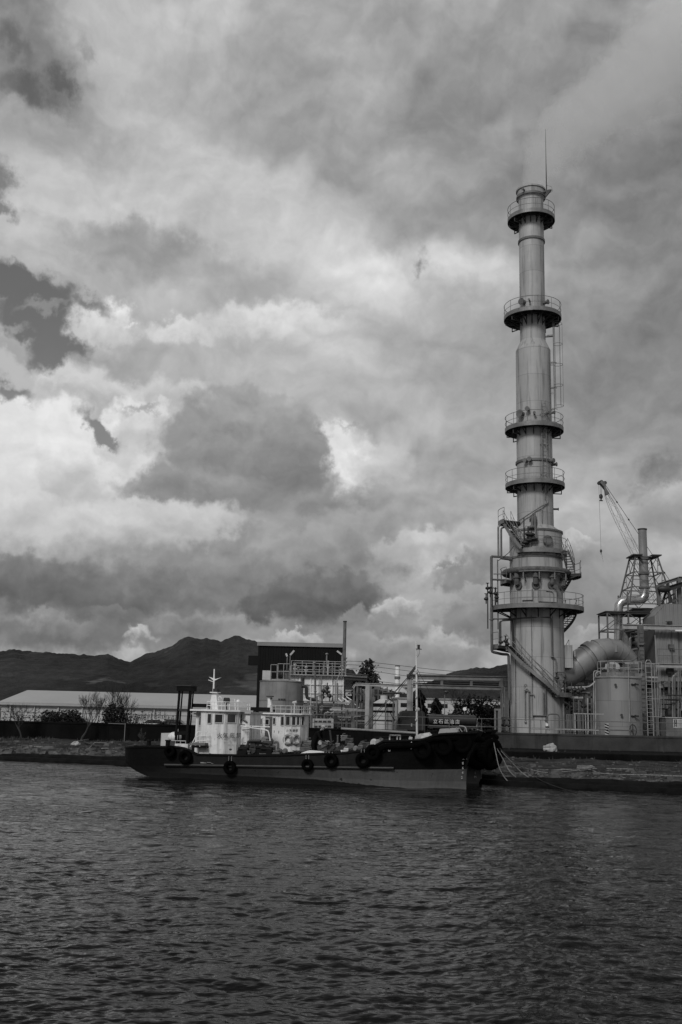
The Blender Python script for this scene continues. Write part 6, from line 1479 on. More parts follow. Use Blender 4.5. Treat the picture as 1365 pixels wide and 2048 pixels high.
# slanting lamp tubes
for i, (ax, ay, bx_, by) in enumerate(((677,1396,684,1403),(685,1395,698,1404),(693,1393,706,1402))):
    p, q = W(ax, ay, 88), W(bx_, by, 88); m = MB(); m.beam(p, q, .1, .08); solo(m, 'tube_lamp', M['white_clean'], 'slanting white tube lamp on the pipe rack, %s of three' % ('left', 'middle', 'right')[i], 'lamp', 'slanting tube lamps on the pipe rack')
for i in range(26):
    px = 610 + (i * 47 % 98); Y = 87 + (i % 5) * .5; y0 = 1406 + (i * 31 % 34); 
    if i % 2: hpipe([(px, 1464, Y), (px, y0, Y), (px + 8 + i % 9, y0 + .5, Y)], .03 + .015 * (i % 4), M[('steel_light', 'steel', 'steel_mid', 'steel_dark')[i % 4]], RK)
    else: hpipe([(px, y0 + 8, Y), (px + 26, y0 + 8.6, Y)], .03 + .02 * (i % 3), M[('steel_mid', 'steel_light', 'steel')[i % 3]], RK)
# switchgear cabinet with vents
SW = T('switchgear_cabinet', 'pale vented switchgear cabinet behind the wall by the second wheelhouse', 'cabinet', (W(645, 1445, 82).x, 82, GZ))
p, q = W(626, 1437, 82), W(667, 1462, 82); m = MB(); m.box((p.x, 82, GZ), (q.x, 83.2, p.z)); m.build('body', M['steel_light'], SW)
for py in (1443, 1453):
    for i in range(4): c_ = W(632 + i * 9, py, 82); m = MB(); m.box((c_.x - .14, 81.97, c_.z - .07), (c_.x + .14, 81.997, c_.z + .07)); m.build('vent', M['ink'], SW)
# second rack right with vertical white tank
R2 = T('pipe_gantry', 'steel gantry frame with level girders around the banded vertical tank', 'gantry', (W(735, 1420, 86).x, 86, GZ))
def girder(px0, py0, px1, py1, Y, w, parent, name='girder', mt='steel_light'):
    m = MB(); m.ibeam(W(px0, py0, Y), W(px1, py1, Y), w, w * 1.1, .05); return m.build(name, M[mt], parent)
def icol(px, pyt, Y, w, parent, mt='steel_light'):
    a = W(px, pyt, Y); m = MB(); m.ibeam((a.x, Y, GZ), (a.x, Y, a.z), w, w, .05); return m.build('column', M[mt], parent)
icol(735.5, 1369, 86, .34, R2); icol(708.5, 1372, 88, .16, R2, 'steel_mid'); icol(715, 1372, 88, .16, R2, 'steel_mid'); icol(742, 1372, 88, .2, R2, 'steel_mid')
girder(711, 1368.5, 815, 1372, 86, .22, R2); girder(706, 1376, 711, 1369, 87, .16, R2); 
girder(700, 1420, 732, 1421, 86, .14, R2); girder(709, 1388, 790, 1391, 89, .12, R2, mt='steel_mid'); girder(709, 1404, 790, 1406, 89, .12, R2, mt='steel_mid'); girder(709, 1435, 745, 1436, 89, .1, R2, mt='steel_mid')
for px in (722, 729, 748, 757, 766, 775, 784): vpost(px, 1374 + px % 5, 90, .1, M['steel_mid'], R2, 'upright')
for px, py, w, h in ((752,1385,.6,.5),(760,1393,.8,.4),(770,1388,.5,.6),(745,1398,.5,.4),(722,1392,.5,.7),(725,1412,.6,.5),(720,1380,.4,.4),(755,1377,.5,.3)): c_ = W(px, py, 91); m = MB(); m.box((c_.x-w/2, 90.6, c_.z-h/2), (c_.x+w/2, 91.6, c_.z+h/2)); m.build('equipment_box', M['steel_mid' if px % 2 else 'steel_dark'], R2)
for i in range(22):
    px = 708 + (i * 43 % 88); Y = 88.5 + (i % 4) * .6; y0 = 1376 + (i * 29 % 58)
    if i % 2: hpipe([(px, y0 + 30, Y), (px, y0, Y), (px + 12, y0, Y)], .03 + .015 * (i % 3), M[('steel_light', 'steel_dark', 'steel_mid')[i % 3]], R2)
    else: hpipe([(px - 10, y0 + 10, Y), (px + 16, y0 + 10.6, Y)], .04 + .02 * (i % 3), M[('steel_mid', 'steel', 'steel_dark')[i % 3]], R2)
m = MB(); c_ = W(752, 1388, 91.8); m.tube([(c_.x - 1.6, 91.8, c_.z), (c_.x + 1.2, 91.8, c_.z)], .42, 14); m.build('pressure_vessel', M['tank_grey'], R2)
YV = 84.0; c_ = W(768, 1440, YV); r3 = 21.5 * YV * .98 / F_PX; zt3 = W(768, 1406, YV).z
V3 = T('banded_tank', 'squat white vertical tank with dark bands beside the tanker lorry cab', 'tank', (c_.x, YV, GZ))
m = MB(); m.lathe([(r3, 0), (r3, zt3 - GZ), (r3 * .4, zt3 - GZ + .3), (.3, zt3 - GZ + .32), (.3, zt3 - GZ + .6), (.01, zt3 - GZ + .62)], (c_.x, YV, GZ), 48); m.build('shell', M['white_dull'], V3)
for p0, p1 in ((1407, 1414), (1421, 1425)): z0_, z1_ = W(768, p1, YV).z, W(768, p0, YV).z; m = MB(); m.lathe([(r3 + .01, z0_ - GZ), (r3 + .02, z0_ - GZ), (r3 + .02, z1_ - GZ), (r3 + .01, z1_ - GZ)], (c_.x, YV, GZ), 48, False); m.build('band', M['black'], V3)
m = MB(); m.lathe([(r3 + .003, W(768,1442,YV).z - GZ), (r3 + .03, W(768,1442,YV).z - GZ), (r3 + .03, W(768,1439.5,YV).z - GZ), (r3 + .003, W(768,1439.5,YV).z - GZ)], (c_.x, YV, GZ), 48, False); m.build('stiffener_ring', M['steel_dark'], V3)
for px in (772, 787, 796, 745): a = W(px, 1400, YV - 1.2); m = MB(); m.tube([(a.x, YV - 1.2, GZ), (a.x, YV - 1.2, a.z)], .045, 6); m.build('pipe', M['steel_mid'], V3)
hpipe([(781,1425,82),(784,1432,82),(790,1440,82),(797,1444,82)], .03, M['rubber'], V3, 'hose', False)
# pipe bridge
PBR = T('pipe_bridge', 'long raised steel pipe bridge crossing behind the boat mast to the chimney', 'bridge', (W(900, 1370, 88).x, 88, GZ))
girder(814, 1354, 1016, 1357.5, 88, .34, PBR, mt='steel'); girder(814, 1350, 1018, 1354, 88.6, .14, PBR, mt='steel_dark'); girder(810, 1371.5, 1016, 1377, 88, .3, PBR, mt='steel')
girder(818, 1346, 826, 1346, 88, .12, PBR)
for px, py in ((884, 1358), (943, 1360), (1001, 1361)): 
    a = W(px, py, 88); b = W(px, py + 13, 88); m = MB(); m.ibeam((a.x, 88, b.z), (a.x, 88, a.z), .22, .22, .04); m.build('post', M['steel_mid'], PBR)
icol(819, 1349, 88, .34, PBR); icol(824, 1346, 88, .22, PBR); icol(1004, 1356, 88, .26, PBR, 'steel_mid'); icol(1012, 1356, 88, .3, PBR, 'steel_mid')
girder(815, 1354, 828, 1341, 87.6, .14, PBR, 'brace', 'steel_dark'); girder(806, 1372, 816, 1380, 88, .2, PBR, 'brace')
girder(690, 1350, 735, 1353, 110, .3, PBR, mt='steel_mid'); girder(690, 1356, 735, 1359, 110, .3, PBR, mt='steel_dark')
for pts, r in (([(818,1362,88.3),(1016,1367,88.3)], .04), ([(818,1366,88.5),(1016,1371,88.5)], .05)): hpipe(pts, r, M['steel_dark'], PBR)
# small frame and door near chimney left
HB = T('gate_frame', 'pale steel door frame with louvres left of the chimney base', 'frame', (W(996, 1440, 80).x, 80, GZ))
for px, w in ((990.5, .12), (999, .22)): vpost(px, 1418, 80, w, M['steel'], HB, 'post')
hbar(989, 1002, 1419, 80, .14, M['steel'], HB, 'lintel'); m = MB(); a = W(991, 1421, 80.1); b = W(998, 1466, 80.1); m.box((a.x, 80.1, GZ), (b.x, 80.16, a.z)); m.build('door_leaf', M['steel_dark'], HB)
for px in (1006, 1010, 1017): 
    p = W(px, 1400, 81); t = T('standpipe', 'thin upright standpipe with valves left of the chimney base', 'pipe', (p.x, 81, GZ), 'standpipes left of the chimney'); m = MB(); m.tube([(p.x, 81, GZ), (p.x, 81, p.z + (px % 3) * .5)], .06, 7); m.build('pipe', M['steel_mid'], t)
    for k_ in range(3): m = MB(); m.ball((p.x, 80.9, GZ + 1.3 + k_ * .5), .14, 8, 6, (1.2, 1, .8)); m.build('valve', M['steel_dark'], t)
# street lamps
def lamp(px, py, Y, label):
    a = W(px, py, Y); t = T('street_lamp', label, 'lamp', (a.x, Y, GZ)); m = MB(); m.tube([(a.x, Y, GZ), (a.x, Y, a.z)], .05, 6); m.build('pole', M['steel'], t)
    m = MB(); m.tube([(a.x, Y, a.z), (a.x + .1, Y, a.z + .25)], .03, 5); m.ball((a.x + .2, Y, a.z + .35), .22, 8, 6, (1.3, 1, .8)); m.build('lamp_head', M['steel_dark'], t)
lamp(890, 1390, 120, 'lone dark-headed street lamp above the white factory hall')
# round white sign on a pole behind the tank lorry
p = W(929.5, 1418, 82); t = T('round_sign', 'small round white sign on a pole behind the lorry tank', 'sign', (p.x, 82, GZ)); m = MB(); m.tube([(p.x, 82, GZ), (p.x, 82, p.z)], .035, 6); m.build('pole', M['steel'], t); m = MB(); m.disc((p.x, 81.95, p.z), .14, (0, 1, 0), .02, 18); m.build('disc', M['white_clean'], t)

# ------------------------------------------------------------------ tanker lorry
LY = 76.6
LX0, LX1 = W(795, 1440, LY).x, W(962, 1440, LY).x; ZT = W(840, 1421.5, LY).z
LR = T('tanker_lorry', 'dark tanker lorry parked on the quay, facing left, with white lettering on the tank', 'lorry', ((LX0+LX1)/2, LY, GZ))
def lx(px): return W(px, 1440, LY).x
def lz(py, px=850): return W(px, py, LY).z
yb0, yb1 = LY, LY + 2.1
m = MB(); prof = [(794.5,1472),(794.5,1452),(796,1444),(800,1430),(803,1424),(807,1421.5),(845,1421.5),(849,1424),(851,1432),(851,1472)]
m.prism([(lx(a), yb0, lz(b, 825)) for a, b in prof], None, (0, yb1 - yb0, 0)); cab = m.build('cab', M['truck'], LR)
m = MB(); m.prism([(lx(a), yb0 - .012, lz(b, 825)) for a, b in ((801,1440),(804.5,1428),(807,1426),(819,1425.5),(820,1438),(812,1440))], None, (0, .01, 0)); m.build('side_window', M['glass'], cab)
m = MB(); m.prism([(lx(a) - .02, yb0 + .15, lz(b, 825)) for a, b in ((796,1443),(800,1430),(802.5,1425))] + [(lx(a) - .02, yb1 - .15, lz(b, 825)) for a, b in ((802.5,1425),(800,1430),(796,1443))], None, (-.012, 0, 0)); m.build('windscreen', M['glass'], cab)
for px in (822, 833): m = MB(); m.beam((lx(px), yb0 - .02, lz(1424,825)), (lx(px), yb0 - .02, lz(1468,825)), .04, .03); m.build('door_seam', M['steel_dark'], cab)
m = MB(); m.box((lx(822.5), yb0 - .06, lz(1453,825)), (lx(825), yb0 - .01, lz(1447,825))); m.build('badge', M['steel_light'], cab)
m = MB(); m.tube([(lx(797), yb0 - .25, lz(1448)), (lx(800), yb0 - .25, lz(1436))], .05, 6); m.box((lx(796), yb0 - .3, lz(1447,800)), (lx(799), yb0 - .2, lz(1437,800))); m.build('mirror', M['black'], cab)
m = MB(); m.ball((lx(838.5), LY + 1, lz(1419, 838)), .16, 10, 6); m.build('beacon', M['steel_light'], cab)
# tank
tm = (lz(1430, 905) + lz(1452, 905)) / 2; th = (lz(1429.5, 905) - lz(1452, 905)) / 2; ty = LY + 1.05
m = MB(); V = []; n = 28
for i, (x, s) in enumerate(((lx(858) - .08, .9), (lx(858), 1), (lx(952), 1), (lx(952) + .08, .9))):
    for k in range(n):
        a = 2 * math.pi * k / n; ca, sa = math.cos(a), math.sin(a); e = .55
        V.append((x, ty + 1.0 * s * math.copysign(abs(ca) ** e, ca), tm + th * s * math.copysign(abs(sa) ** e, sa)))
m.add(V, [(i*n+k, i*n+(k+1)%n, (i+1)*n+(k+1)%n, (i+1)*n+k) for i in range(3) for k in range(n)], True); m.f.append(list(range(n))[::-1]); m.s.append(False); m.f.append([3*n+k for k in range(n)]); m.s.append(False)
tank = m.build('tank', M['truck'], LR)
m = MB(); m.box((lx(856), yb0 + .0, lz(1456.5,905)), (lx(956), yb1, lz(1453,905))); m.build('chassis', M['steel_dark'], LR)
m = MB(); m.tube([(lx(858), yb0 - .03, lz(1453,905)), (lx(953), yb0 - .03, lz(1453,905))], .03, 6); m.build('side_rail', M['steel_mid'], LR)
for px in (870, 905, 935): m = MB(); m.tube([(lx(px), ty, tm + th - .02), (lx(px), ty, tm + th + .10)], .22, 12); m.build('hatch', M['truck'], tank)
for px in (815, 905, 928):
    for y in (yb0 + .02, yb1 - .28): m = MB(); m.tube([(lx(px), y, GZ + .48), (lx(px), y + .26, GZ + .48)], .48, 20); w_ = m.build('wheel', M['rubber'], LR); m = MB(); m.tube([(lx(px), y - .012, GZ + .48), (lx(px), y - .002, GZ + .48)], .24, 14); m.build('rim', M['steel_mid'], w_)
for px in (847, 851, 854): m = MB(); m.tube([(lx(px), yb0 + .1, lz(1466,850)), (lx(px), yb0 + .1, lz(1434 + px % 5,850)), (lx(px + 3), yb0 + .1, lz(1430,850))], .06, 7); m.build('hose', M['rubber'], LR)
m = MB(); m.tube([(lx(851)+.25*math.cos(i*.4), yb0 + .05, lz(1443,850)+.35*math.sin(i*.4)) for i in range(16)], .04, 6, closed=True); m.build('hose_reel', M['rubber'], LR)
def lorry_text(): 
    x0 = lx(866.5); x1_ = lx(918)
    n = 5; s = "立石鉱油店"
    for i, ch in enumerate(s):
        text(ch, .34, LR, 'lettering', M['letter'], (x0 + (x1_-x0) * i / (n - 1) * .86 - LR.location.x, yb0 - .035 - LR.location.y, lz(1446.5, 890) - GZ), (1, 0, 0))
lorry_text()
for px, s in ((955, 0), (958, .2), (962, .35)): m = MB(); m.tube([(lx(px), yb0 + .3, GZ + .6), (lx(px), yb0 + .3, lz(1440 + s*20, 958))], .05, 6); m.build('rear_fitting', M['steel_dark' if s else 'steel_light'], LR)

# ------------------------------------------------------------------ the two moored boats
BH = R(-18)                                   # heading of both bows (clockwise from +X towards the camera)
U_ = Vector((math.cos(BH), math.sin(BH), 0)); NV = Vector((-math.sin(BH), math.cos(BH), 0))      # along, away from the camera
S1 = G(933, 1577.5); S2 = S1 + NV * 3.62
class Boat:
    def __init__(s, stem, root): s.o = stem; s.t = root
    def at(s, px, py, off):
        """local (x along, off, z) of the point seen at px,py on the fore-and-aft plane at offset off"""
        d = ray(px, py); p0 = s.o + NV * off; t = (p0 - CAM).dot(NV) / d.dot(NV); p = CAM + d * t; q = p - s.o
        return Vector((q.dot(U_), off, p.z))
    def x(s, px, off, py=1490): return s.at(px, py, off).x
    def z(s, px, py, off): return s.at(px, py, off).z
def boat_root(name, label, stem):
    t = T(name, label, 'boat', (stem.x, stem.y, 0)); t.rotation_euler = (0, 0, BH); ORG[t.name] = Vector((0, 0, 0)); return t
B1 = boat_root('work_boat', 'nearer black-hulled harbour work boat with white wheelhouse and stern gantry', S1)
B2 = boat_root('work_boat', 'farther work boat moored alongside, its peeling white wheelhouse showing behind', S2)
b1 = Boat(S1, B1); b2 = Boat(S2, B2)
HB_ = 1.78
def hull(bt, parent, sheer, xs_st, paint, hb=HB_, bowtip=.62, stern=-15.75):
    """sheer: list of (x, z) deck edge heights"""
    def sh(x):
        for (a, b), (c, d) in zip(sheer, sheer[1:]):
            if a <= x <= c: return b + (d - b) * (x - a) / (c - a)
        return sheer[0][1] if x < sheer[0][0] else sheer[-1][1]
    def hbw(x, t):                           # half beam at level t (0 keel .. 1 deck)
        fx = max(0, min(1, (-x + bowtip * t) / 4.6)); f = (1 - (1 - fx) ** 2.2) ** (.75 + .25 * (1 - t)); 
        ax = max(0, min(1, (x - stern + .05) / 2.6)); g = (1 - (1 - ax) ** 2.6) ** .5
        return max(.02, hb * f * g * (.90 + .10 * t))
    st = []; x = stern
    xs_ = [stern + (0 - stern) * (i / 70) for i in range(71)]
    rows = [(-.5, 0), (0, .16), (.2, .3), (.45, .5), (.57, .62), (.70, .72), (1, 1)]
    def section(x, top):
        V = []
        for s in (-1, 1):
            pass
        return V
    LV = [-.6, -.2, .0, .15, .3, .45, .6]
    grid = []
    for i, x in enumerate(xs_):
        zt = sh(x); pts = []
        frac = i / 70
        levels = LV + [.6 + (zt - .6) * q for q in (.2, .45, .7, .9, 1.0)]
        for z in levels:
            t = max(0, min(1, z / zt)) if z > 0 else 0
            # run aft: the stern rises out of the water
            kx = x
            if frac < .14:
                need = (1 - frac / .14); zmin = -.05 + .75 * need ** 1.4
                zz = max(z, zmin) if z < zmin else z
            else: zz = z
            fore = 0
            if x > -4: fore = bowtip * max(0, (z - 1.0) / max(.1, zt - 1.0)) ** 1.3 * ((x + 4) / 4) ** 2
            pts.append((kx + fore, hbw(x, t), zz))
        grid.append(pts)
    m = MB(); V = []; n = len(grid[0])
    for s in (-1, 1):
        o = len(V)
        for pts in grid: V += [(a, s * b, c) for a, b, c in pts]
    cnt = len(grid) * n; F = []; Fz = []
    for s in (0, 1):
        for i in range(len(grid) - 1):
            for j in range(n - 1):
                q = [s*cnt + i*n + j, s*cnt + (i+1)*n + j, s*cnt + (i+1)*n + j+1, s*cnt + i*n + j+1]
                F.append(q if s == 0 else q[::-1])
    # transom
    F += [(j, j+1, cnt + j+1, cnt + j) for j in range(n - 1)]
    F += [((len(grid)-1)*n + j+1, (len(grid)-1)*n + j, cnt + (len(grid)-1)*n + j, cnt + (len(grid)-1)*n + j+1) for j in range(n - 1)]
    m.add(V, F, True)
    hm_ = bpy.data.materials.new('two tone hull paint'); hm_.use_nodes = True
    nt = hm_.node_tree; b = nt.nodes['Principled BSDF']; b.inputs['Specular IOR Level'].default_value = .15; b.inputs['Roughness'].default_value = .65
    tcn = nt.nodes.new('ShaderNodeTexCoord'); sx = nt.nodes.new('ShaderNodeSeparateXYZ'); nt.links.new(tcn.outputs['Object'], sx.inputs[0])
    def mth(op, a, c=None, d=None):
        q = nt.nodes.new('ShaderNodeMath'); q.operation = op
        for i, v in enumerate((a, c, d)):
            if v is None: continue
            if isinstance(v, (int, float)): q.inputs[i].default_value = v
            else: nt.links.new(v, q.inputs[i])
        return q.outputs[0]
    def noi(sc_, st=(1, 1, 1), det=6):
        mp = nt.nodes.new('ShaderNodeMapping'); mp.inputs['Scale'].default_value = st; nt.links.new(tcn.outputs['Object'], mp.inputs[0])
        q = nt.nodes.new('ShaderNodeTexNoise'); q.inputs['Scale'].default_value = sc_; q.inputs['Detail'].default_value = det; q.inputs['Roughness'].default_value = .65
        nt.links.new(mp.outputs[0], q.inputs['Vector']); return q.outputs['Fac']
    X, Z = sx.outputs[0], sx.outputs[2]
    line = mth('ADD', mth('MULTIPLY', X, paint[1]), paint[0])                       # height of the paint line
    boot = mth('MULTIPLY', mth('LESS_THAN', Z, line), mth('MINIMUM', 1., mth('MAXIMUM', .1, mth('MULTIPLY', mth('ADD', X, 14.0), .3))))
    weedl = mth('ADD', mth('MULTIPLY', mth('SUBTRACT', noi(3, (1, 1, .6)), .5), .12), mth('MULTIPLY', mth('SUBTRACT', -2.2, X), .055))
    weed = mth('LESS_THAN', Z, mth('MINIMUM', weedl, .22))
    g1 = mth('MULTIPLY', mth('ADD', .62, mth('MULTIPLY', noi(1.3, (1, 1, .35)), .9)), .085)
    chip = mth('GREATER_THAN', noi(3.4, (1, 1, .8)), .66); g1 = mth('MULTIPLY', g1, mth('SUBTRACT', 1., mth('MULTIPLY', chip, .75)))
    g1 = mth('MULTIPLY', g1, mth('ADD', .72, mth('MULTIPLY', noi(7, (1, 1, .06), 3), .55)))
    lowr = mth('MULTIPLY', mth('LESS_THAN', Z, .30), .25); g1 = mth('MULTIPLY', g1, mth('ADD', 1.0, lowr)); g1 = mth('MULTIPLY', g1, mth('MINIMUM', 1., mth('MAXIMUM', .22, mth('ADD', 1.28, mth('MULTIPLY', X, .12)))))
    side = mth('MULTIPLY', mth('MULTIPLY', mth('LESS_THAN', X, -3.6), mth('GREATER_THAN', X, -12.3)), .012); k1 = mth('ADD', mth('MULTIPLY', noi(1.2), .005), side)
    k1 = mth('MULTIPLY', k1, mth('ADD', .5, noi(5, (1, 1, .1), 3)))
    v = mth('ADD', mth('MULTIPLY', g1, boot), mth('MULTIPLY', k1, mth('SUBTRACT', 1., boot)))
    v = mth('ADD', mth('MULTIPLY', v, mth('SUBTRACT', 1., weed)), mth('MULTIPLY', weed, .008))
    nt.links.new(v, b.inputs['Base Color']); 
    bp = nt.nodes.new('ShaderNodeBump'); bp.inputs['Strength'].default_value = .5; bp.inputs['Distance'].default_value = .05; nt.links.new(noi(4), bp.inputs['Height']); nt.links.new(bp.outputs[0], b.inputs['Normal'])
    h = m.build('hull', hm_, parent, 40)
    # bulwark thickness, deck and rails follow the sheer
    m = MB(); edge = [Vector((g[-1][0], -g[-1][1], g[-1][2])) for g in grid]; edge2 = [Vector((p.x, -p.y, p.z)) for p in edge]
    for e, s in ((edge, 1), (edge2, -1)):
        V = []
        for p in e: V += [(p.x, p.y - .05*s, p.z - .03), (p.x, p.y + .10*s, p.z - .03), (p.x, p.y + .10*s, p.z + .04), (p.x, p.y - .05*s, p.z + .04)]
        m.add(V, [(i*4+j, (i+1)*4+j, (i+1)*4+(j+1)%4, i*4+(j+1)%4) for i in range(len(e)-1) for j in range(4)])
    m.build('cap_rail', M['black'], parent)
    m = MB(); V = []
    for g in grid: 
        z = min(g[-1][2] - .5, .95) if g[0][0] < -3.9 else g[-1][2] - .28
        b_ = hbw(g[0][0], .8) - .02; V += [(g[0][0], -b_, z), (g[0][0], b_, z)]
    m.add(V, [(2*i, 2*i+2, 2*i+3, 2*i+1) for i in range(len(grid)-1)]); m.build('deck', M['steel_dark'], parent)
    m = MB()
    for s in (-1, 1):
        P = [Vector((x, s * (hbw(x, .62) + .03), .86 + .024 * x)) for x in xs_ if -13.2 < x < -2.6]
        m.tube(P, .055, 6)
    m.build('rubbing_strake', M['steel_dark'], parent)
    return grid, hbw, sh
def pt(bt, px, py, off): p = bt.at(px, py, off); return (p.x, p.z)
off = -HB_
sheer1 = [pt(b1, a, b, o) for a, b, o in ((258,1494,-.6),(300,1493,-1.3),(352,1493.5,off),(372,1497,off),(394,1509,off),(480,1510.5,off),(560,1510,off),(605,1508.5,off),(690,1505.5,off),(725,1501,off),(746,1496,off),(757,1486,off),(766,1482,-1.7),(831,1480,-1.5),(846,1475,-1.35),(862,1468,-1.2),(889,1466,-.9),(930,1464,-.3))] + [(0.05, b1.z(960, 1463, 0))]
sheer1[0] = (-15.5, sheer1[0][1])
g1_, hb1, sh1 = hull(b1, B1, sheer1, None, (.80, .024))
sheer2 = [(-15.5, 1.35), (-13.5, 1.25), (-12, 1.02), (-6.5, 1.0), (-5.2, 1.3), (-4.6, 1.9), (-2.5, 2.1), (0.05, 2.35)]
g2_, hb2, sh2 = hull(b2, B2, sheer2, None, (.78, .024))
# draught marks: figures beside each stem
def side_y(bt, hbf, x, z, sh): t = max(0, min(1, z / sh(x))); return -hbf(x, t) - .012
def deco(bt, parent, hbf, sh, px, py, s, size, mt='letter', name='draught_mark'):
    o = -.3
    for _ in range(4): p = bt.at(px, py, o); o = side_y(bt, hbf, p.x, p.z, sh)
    p = bt.at(px, py, o); q = side_y(bt, hbf, p.x + .15, p.z, sh); q0 = side_y(bt, hbf, p.x - .15, p.z, sh); d = Vector((.3, q - q0, 0)).normalized()
    fz_ = (side_y(bt, hbf, p.x, p.z + .1, sh) - side_y(bt, hbf, p.x, p.z - .1, sh)) / .2
    text(s, size, parent, name, M[mt], (p.x, o - .045, p.z), (d.x, d.y, 0), (0, fz_, 1), depth=.004)
for px, py, s, sz in ((926,1519,'2M',.17),(925,1529,'8',.16),(925,1538.5,'6',.16),(924.5,1548,'4',.16),(923,1557.5,'2',.16),(929,1511,'2',.1)): deco(b1, B1, hb1, sh1, px, py, s, sz)
for px, py, s, sz in ((951,1539,'4',.15),(950,1548,'2',.15),(949,1556,'M',.15)): deco(b2, B2, hb2, sh2, px, py, s, sz)
deco(b1, B1, hb1, sh1, 766, 1501, '丸', .34, 'letter', 'name_character'); deco(b1, B1, hb1, sh1, 816, 1497, '水', .34, 'letter', 'name_character')
m = MB(); 
# scuffed plate marks on the side
for px, py, w, h in ((404,1525.5,.16,.05),(410,1526,.12,.03),(418,1525,.2,.02),(424,1527,.1,.02)):
    p = b1.at(px, py, off); y = side_y(b1, hb1, p.x, p.z, sh1) - .004; m.box((p.x-w/2, y - .004, p.z-h/2), (p.x+w/2, y, p.z+h/2))
m.build('scuff_marks', M['tank_grey'], B1)

# wheelhouses -------------------------------------------------------------
def house(bt, parent, poly, zb, zt, name='wheelhouse', mt='white'):
    """poly: plan outline (x, y) counter-clockwise seen from above"""
    m = MB(); m.prism([(x, y, zb) for x, y in poly], None, (0, 0, zt - zb)); return m.build(name, M[mt], parent)
def roof_plate(poly, z, t, ov, parent, mt='white_clean', name='roof'):
    cx = sum(p[0] for p in poly) / len(poly); cy = sum(p[1] for p in poly) / len(poly)
    P = []
    for x, y in poly: d = Vector((x - cx, y - cy)); d = d * (1 + ov / d.length); P.append((cx + d.x, cy + d.y, z))
    m = MB(); m.prism(P, None, (0, 0, t)); return m.build(name, M[mt], parent)
def win(px0, py0, px1, py1, bt, o, parent, slant=None, name='window', frame=True, shut=False):
    a = bt.at(px0, py0, o); b = bt.at(px1, py1, o); 
    if slant: (xa, ya), (xb, yb) = slant
    else: xa, ya, xb, yb = a.x, o, b.x, o
    n = Vector((yb - ya, -(xb - xa), 0)).normalized()
    z0_, z1_ = b.z, a.z
    def quad(e, d0, d1, mat_, nm, par):
        A = Vector((xa, ya, 0)); B = Vector((xb, yb, 0)); t = (B - A).normalized(); A = A - t*e; B = B + t*e; m = MB()
        m.prism([tuple(A + n*d0 + Vector((0,0,z0_-e))), tuple(B + n*d0 + Vector((0,0,z0_-e))), tuple(B + n*d0 + Vector((0,0,z1_+e))), tuple(A + n*d0 + Vector((0,0,z1_+e)))], None, n * (d1 - d0)); return m.build(nm, mat_, par)
    w = quad(0, .006, .012, M['glass'], name, parent)
    if frame:
        A = Vector((xa, ya, 0)); B = Vector((xb, yb, 0)); m = MB(); o_ = n * .02
        for p, q in (((A, z0_), (B, z0_)), ((A, z1_), (B, z1_)), ((A, z0_), (A, z1_)), ((B, z0_), (B, z1_))): m.beam(p[0] + o_ + Vector((0,0,p[1])), q[0] + o_ + Vector((0,0,q[1])), .035, .04)
        m.build('frame', M['white_dull'], w)
    return w
def front_round(x0, x1, hw, chamf, n=4):
    """outline with a faceted round front at x1"""
    P = [(x0, -hw)]
    for i in range(n + 1):
        a = math.pi * (i / n) - math.pi / 2; P.append((x1 - chamf + chamf * math.cos(a), (hw) * math.sin(a)))
    P.append((x0, hw)); return P
W1 = 1.12                                      # half width of the near wheelhouse
f = -W1
x_aft = b1.x(385, f, 1450); x_f0 = b1.x(424, f, 1450); x_fr = b1.x(478, f + .4, 1450)
zr1 = b1.z(440, 1420, f); zdk = 1.0
ch = (x_fr - x_f0)
P1_ = [(x_aft, -W1 + .35), (x_f0 - .55, -W1 + .35), (x_f0 - .55, -W1), (x_f0 + .02, -W1), (x_f0 + ch * .52, -W1 * .92), (x_f0 + ch * .9, -W1 * .55), (x_fr, 0), (x_f0 + ch * .9, W1 * .55), (x_f0 + ch * .52, W1 * .92), (x_f0, W1), (x_aft, W1)]
WH1 = house(b1, B1, P1_, zdk - .35, zr1 - .06)
roof_plate([(x_aft, -W1), (x_f0, -W1), (x_f0 + ch * .52, -W1*.95), (x_f0 + ch * .95, -W1*.6), (x_fr + .1, 0), (x_f0 + ch * .95, W1*.6), (x_f0, W1), (x_aft, W1)], zr1 - .058, .07, .14, WH1)
win(416.5,1427,423.5,1447, b1, -W1, WH1)
s0 = (x_f0 + .16, -W1 - .0 + .02); s1 = (x_f0 + ch * .52 - .08, -W1 * .92 - .012)
win(432,1428,445.5,1446, b1, -W1 * .95, WH1, slant=((x_f0 + ch*.12, -W1*.985), (x_f0 + ch*.44, -W1*.935)))
win(454,1427.5,467.5,1446, b1, -W1*.8, WH1, slant=((x_f0 + ch*.58, -W1*.85), (x_f0 + ch*.84, -W1*.60)))
win(473,1427.5,478,1447, b1, -W1*.4, WH1, slant=((x_f0 + ch*.925, -W1*.42), (x_f0 + ch*.98, -W1*.10)))
# door and bits in the recess
a = b1.at(397, 1429, f + .35); b = b1.at(412, 1486, f + .35)
m = MB(); m.box((a.x, f + .33, b.z), (b.x, f + .345, a.z)); dd_ = m.build('door', M['white_dull'], WH1)
win(399.5,1433,408,1451, b1, f + .325, dd_)
m = MB(); c = b1.at(409.5, 1459, f + .31); m.ball((c.x, f + .30, c.z), .045, 8, 6); m.build('handle', M['steel_dark'], dd_)
m = MB(); a = b1.at(384, 1426, f + .3); b = b1.at(411, 1429.5, f + .3); m.box((a.x, f + .26, b.z), (b.x, f + .34, a.z)); m.build('awning_rail', M['steel_light'], WH1)
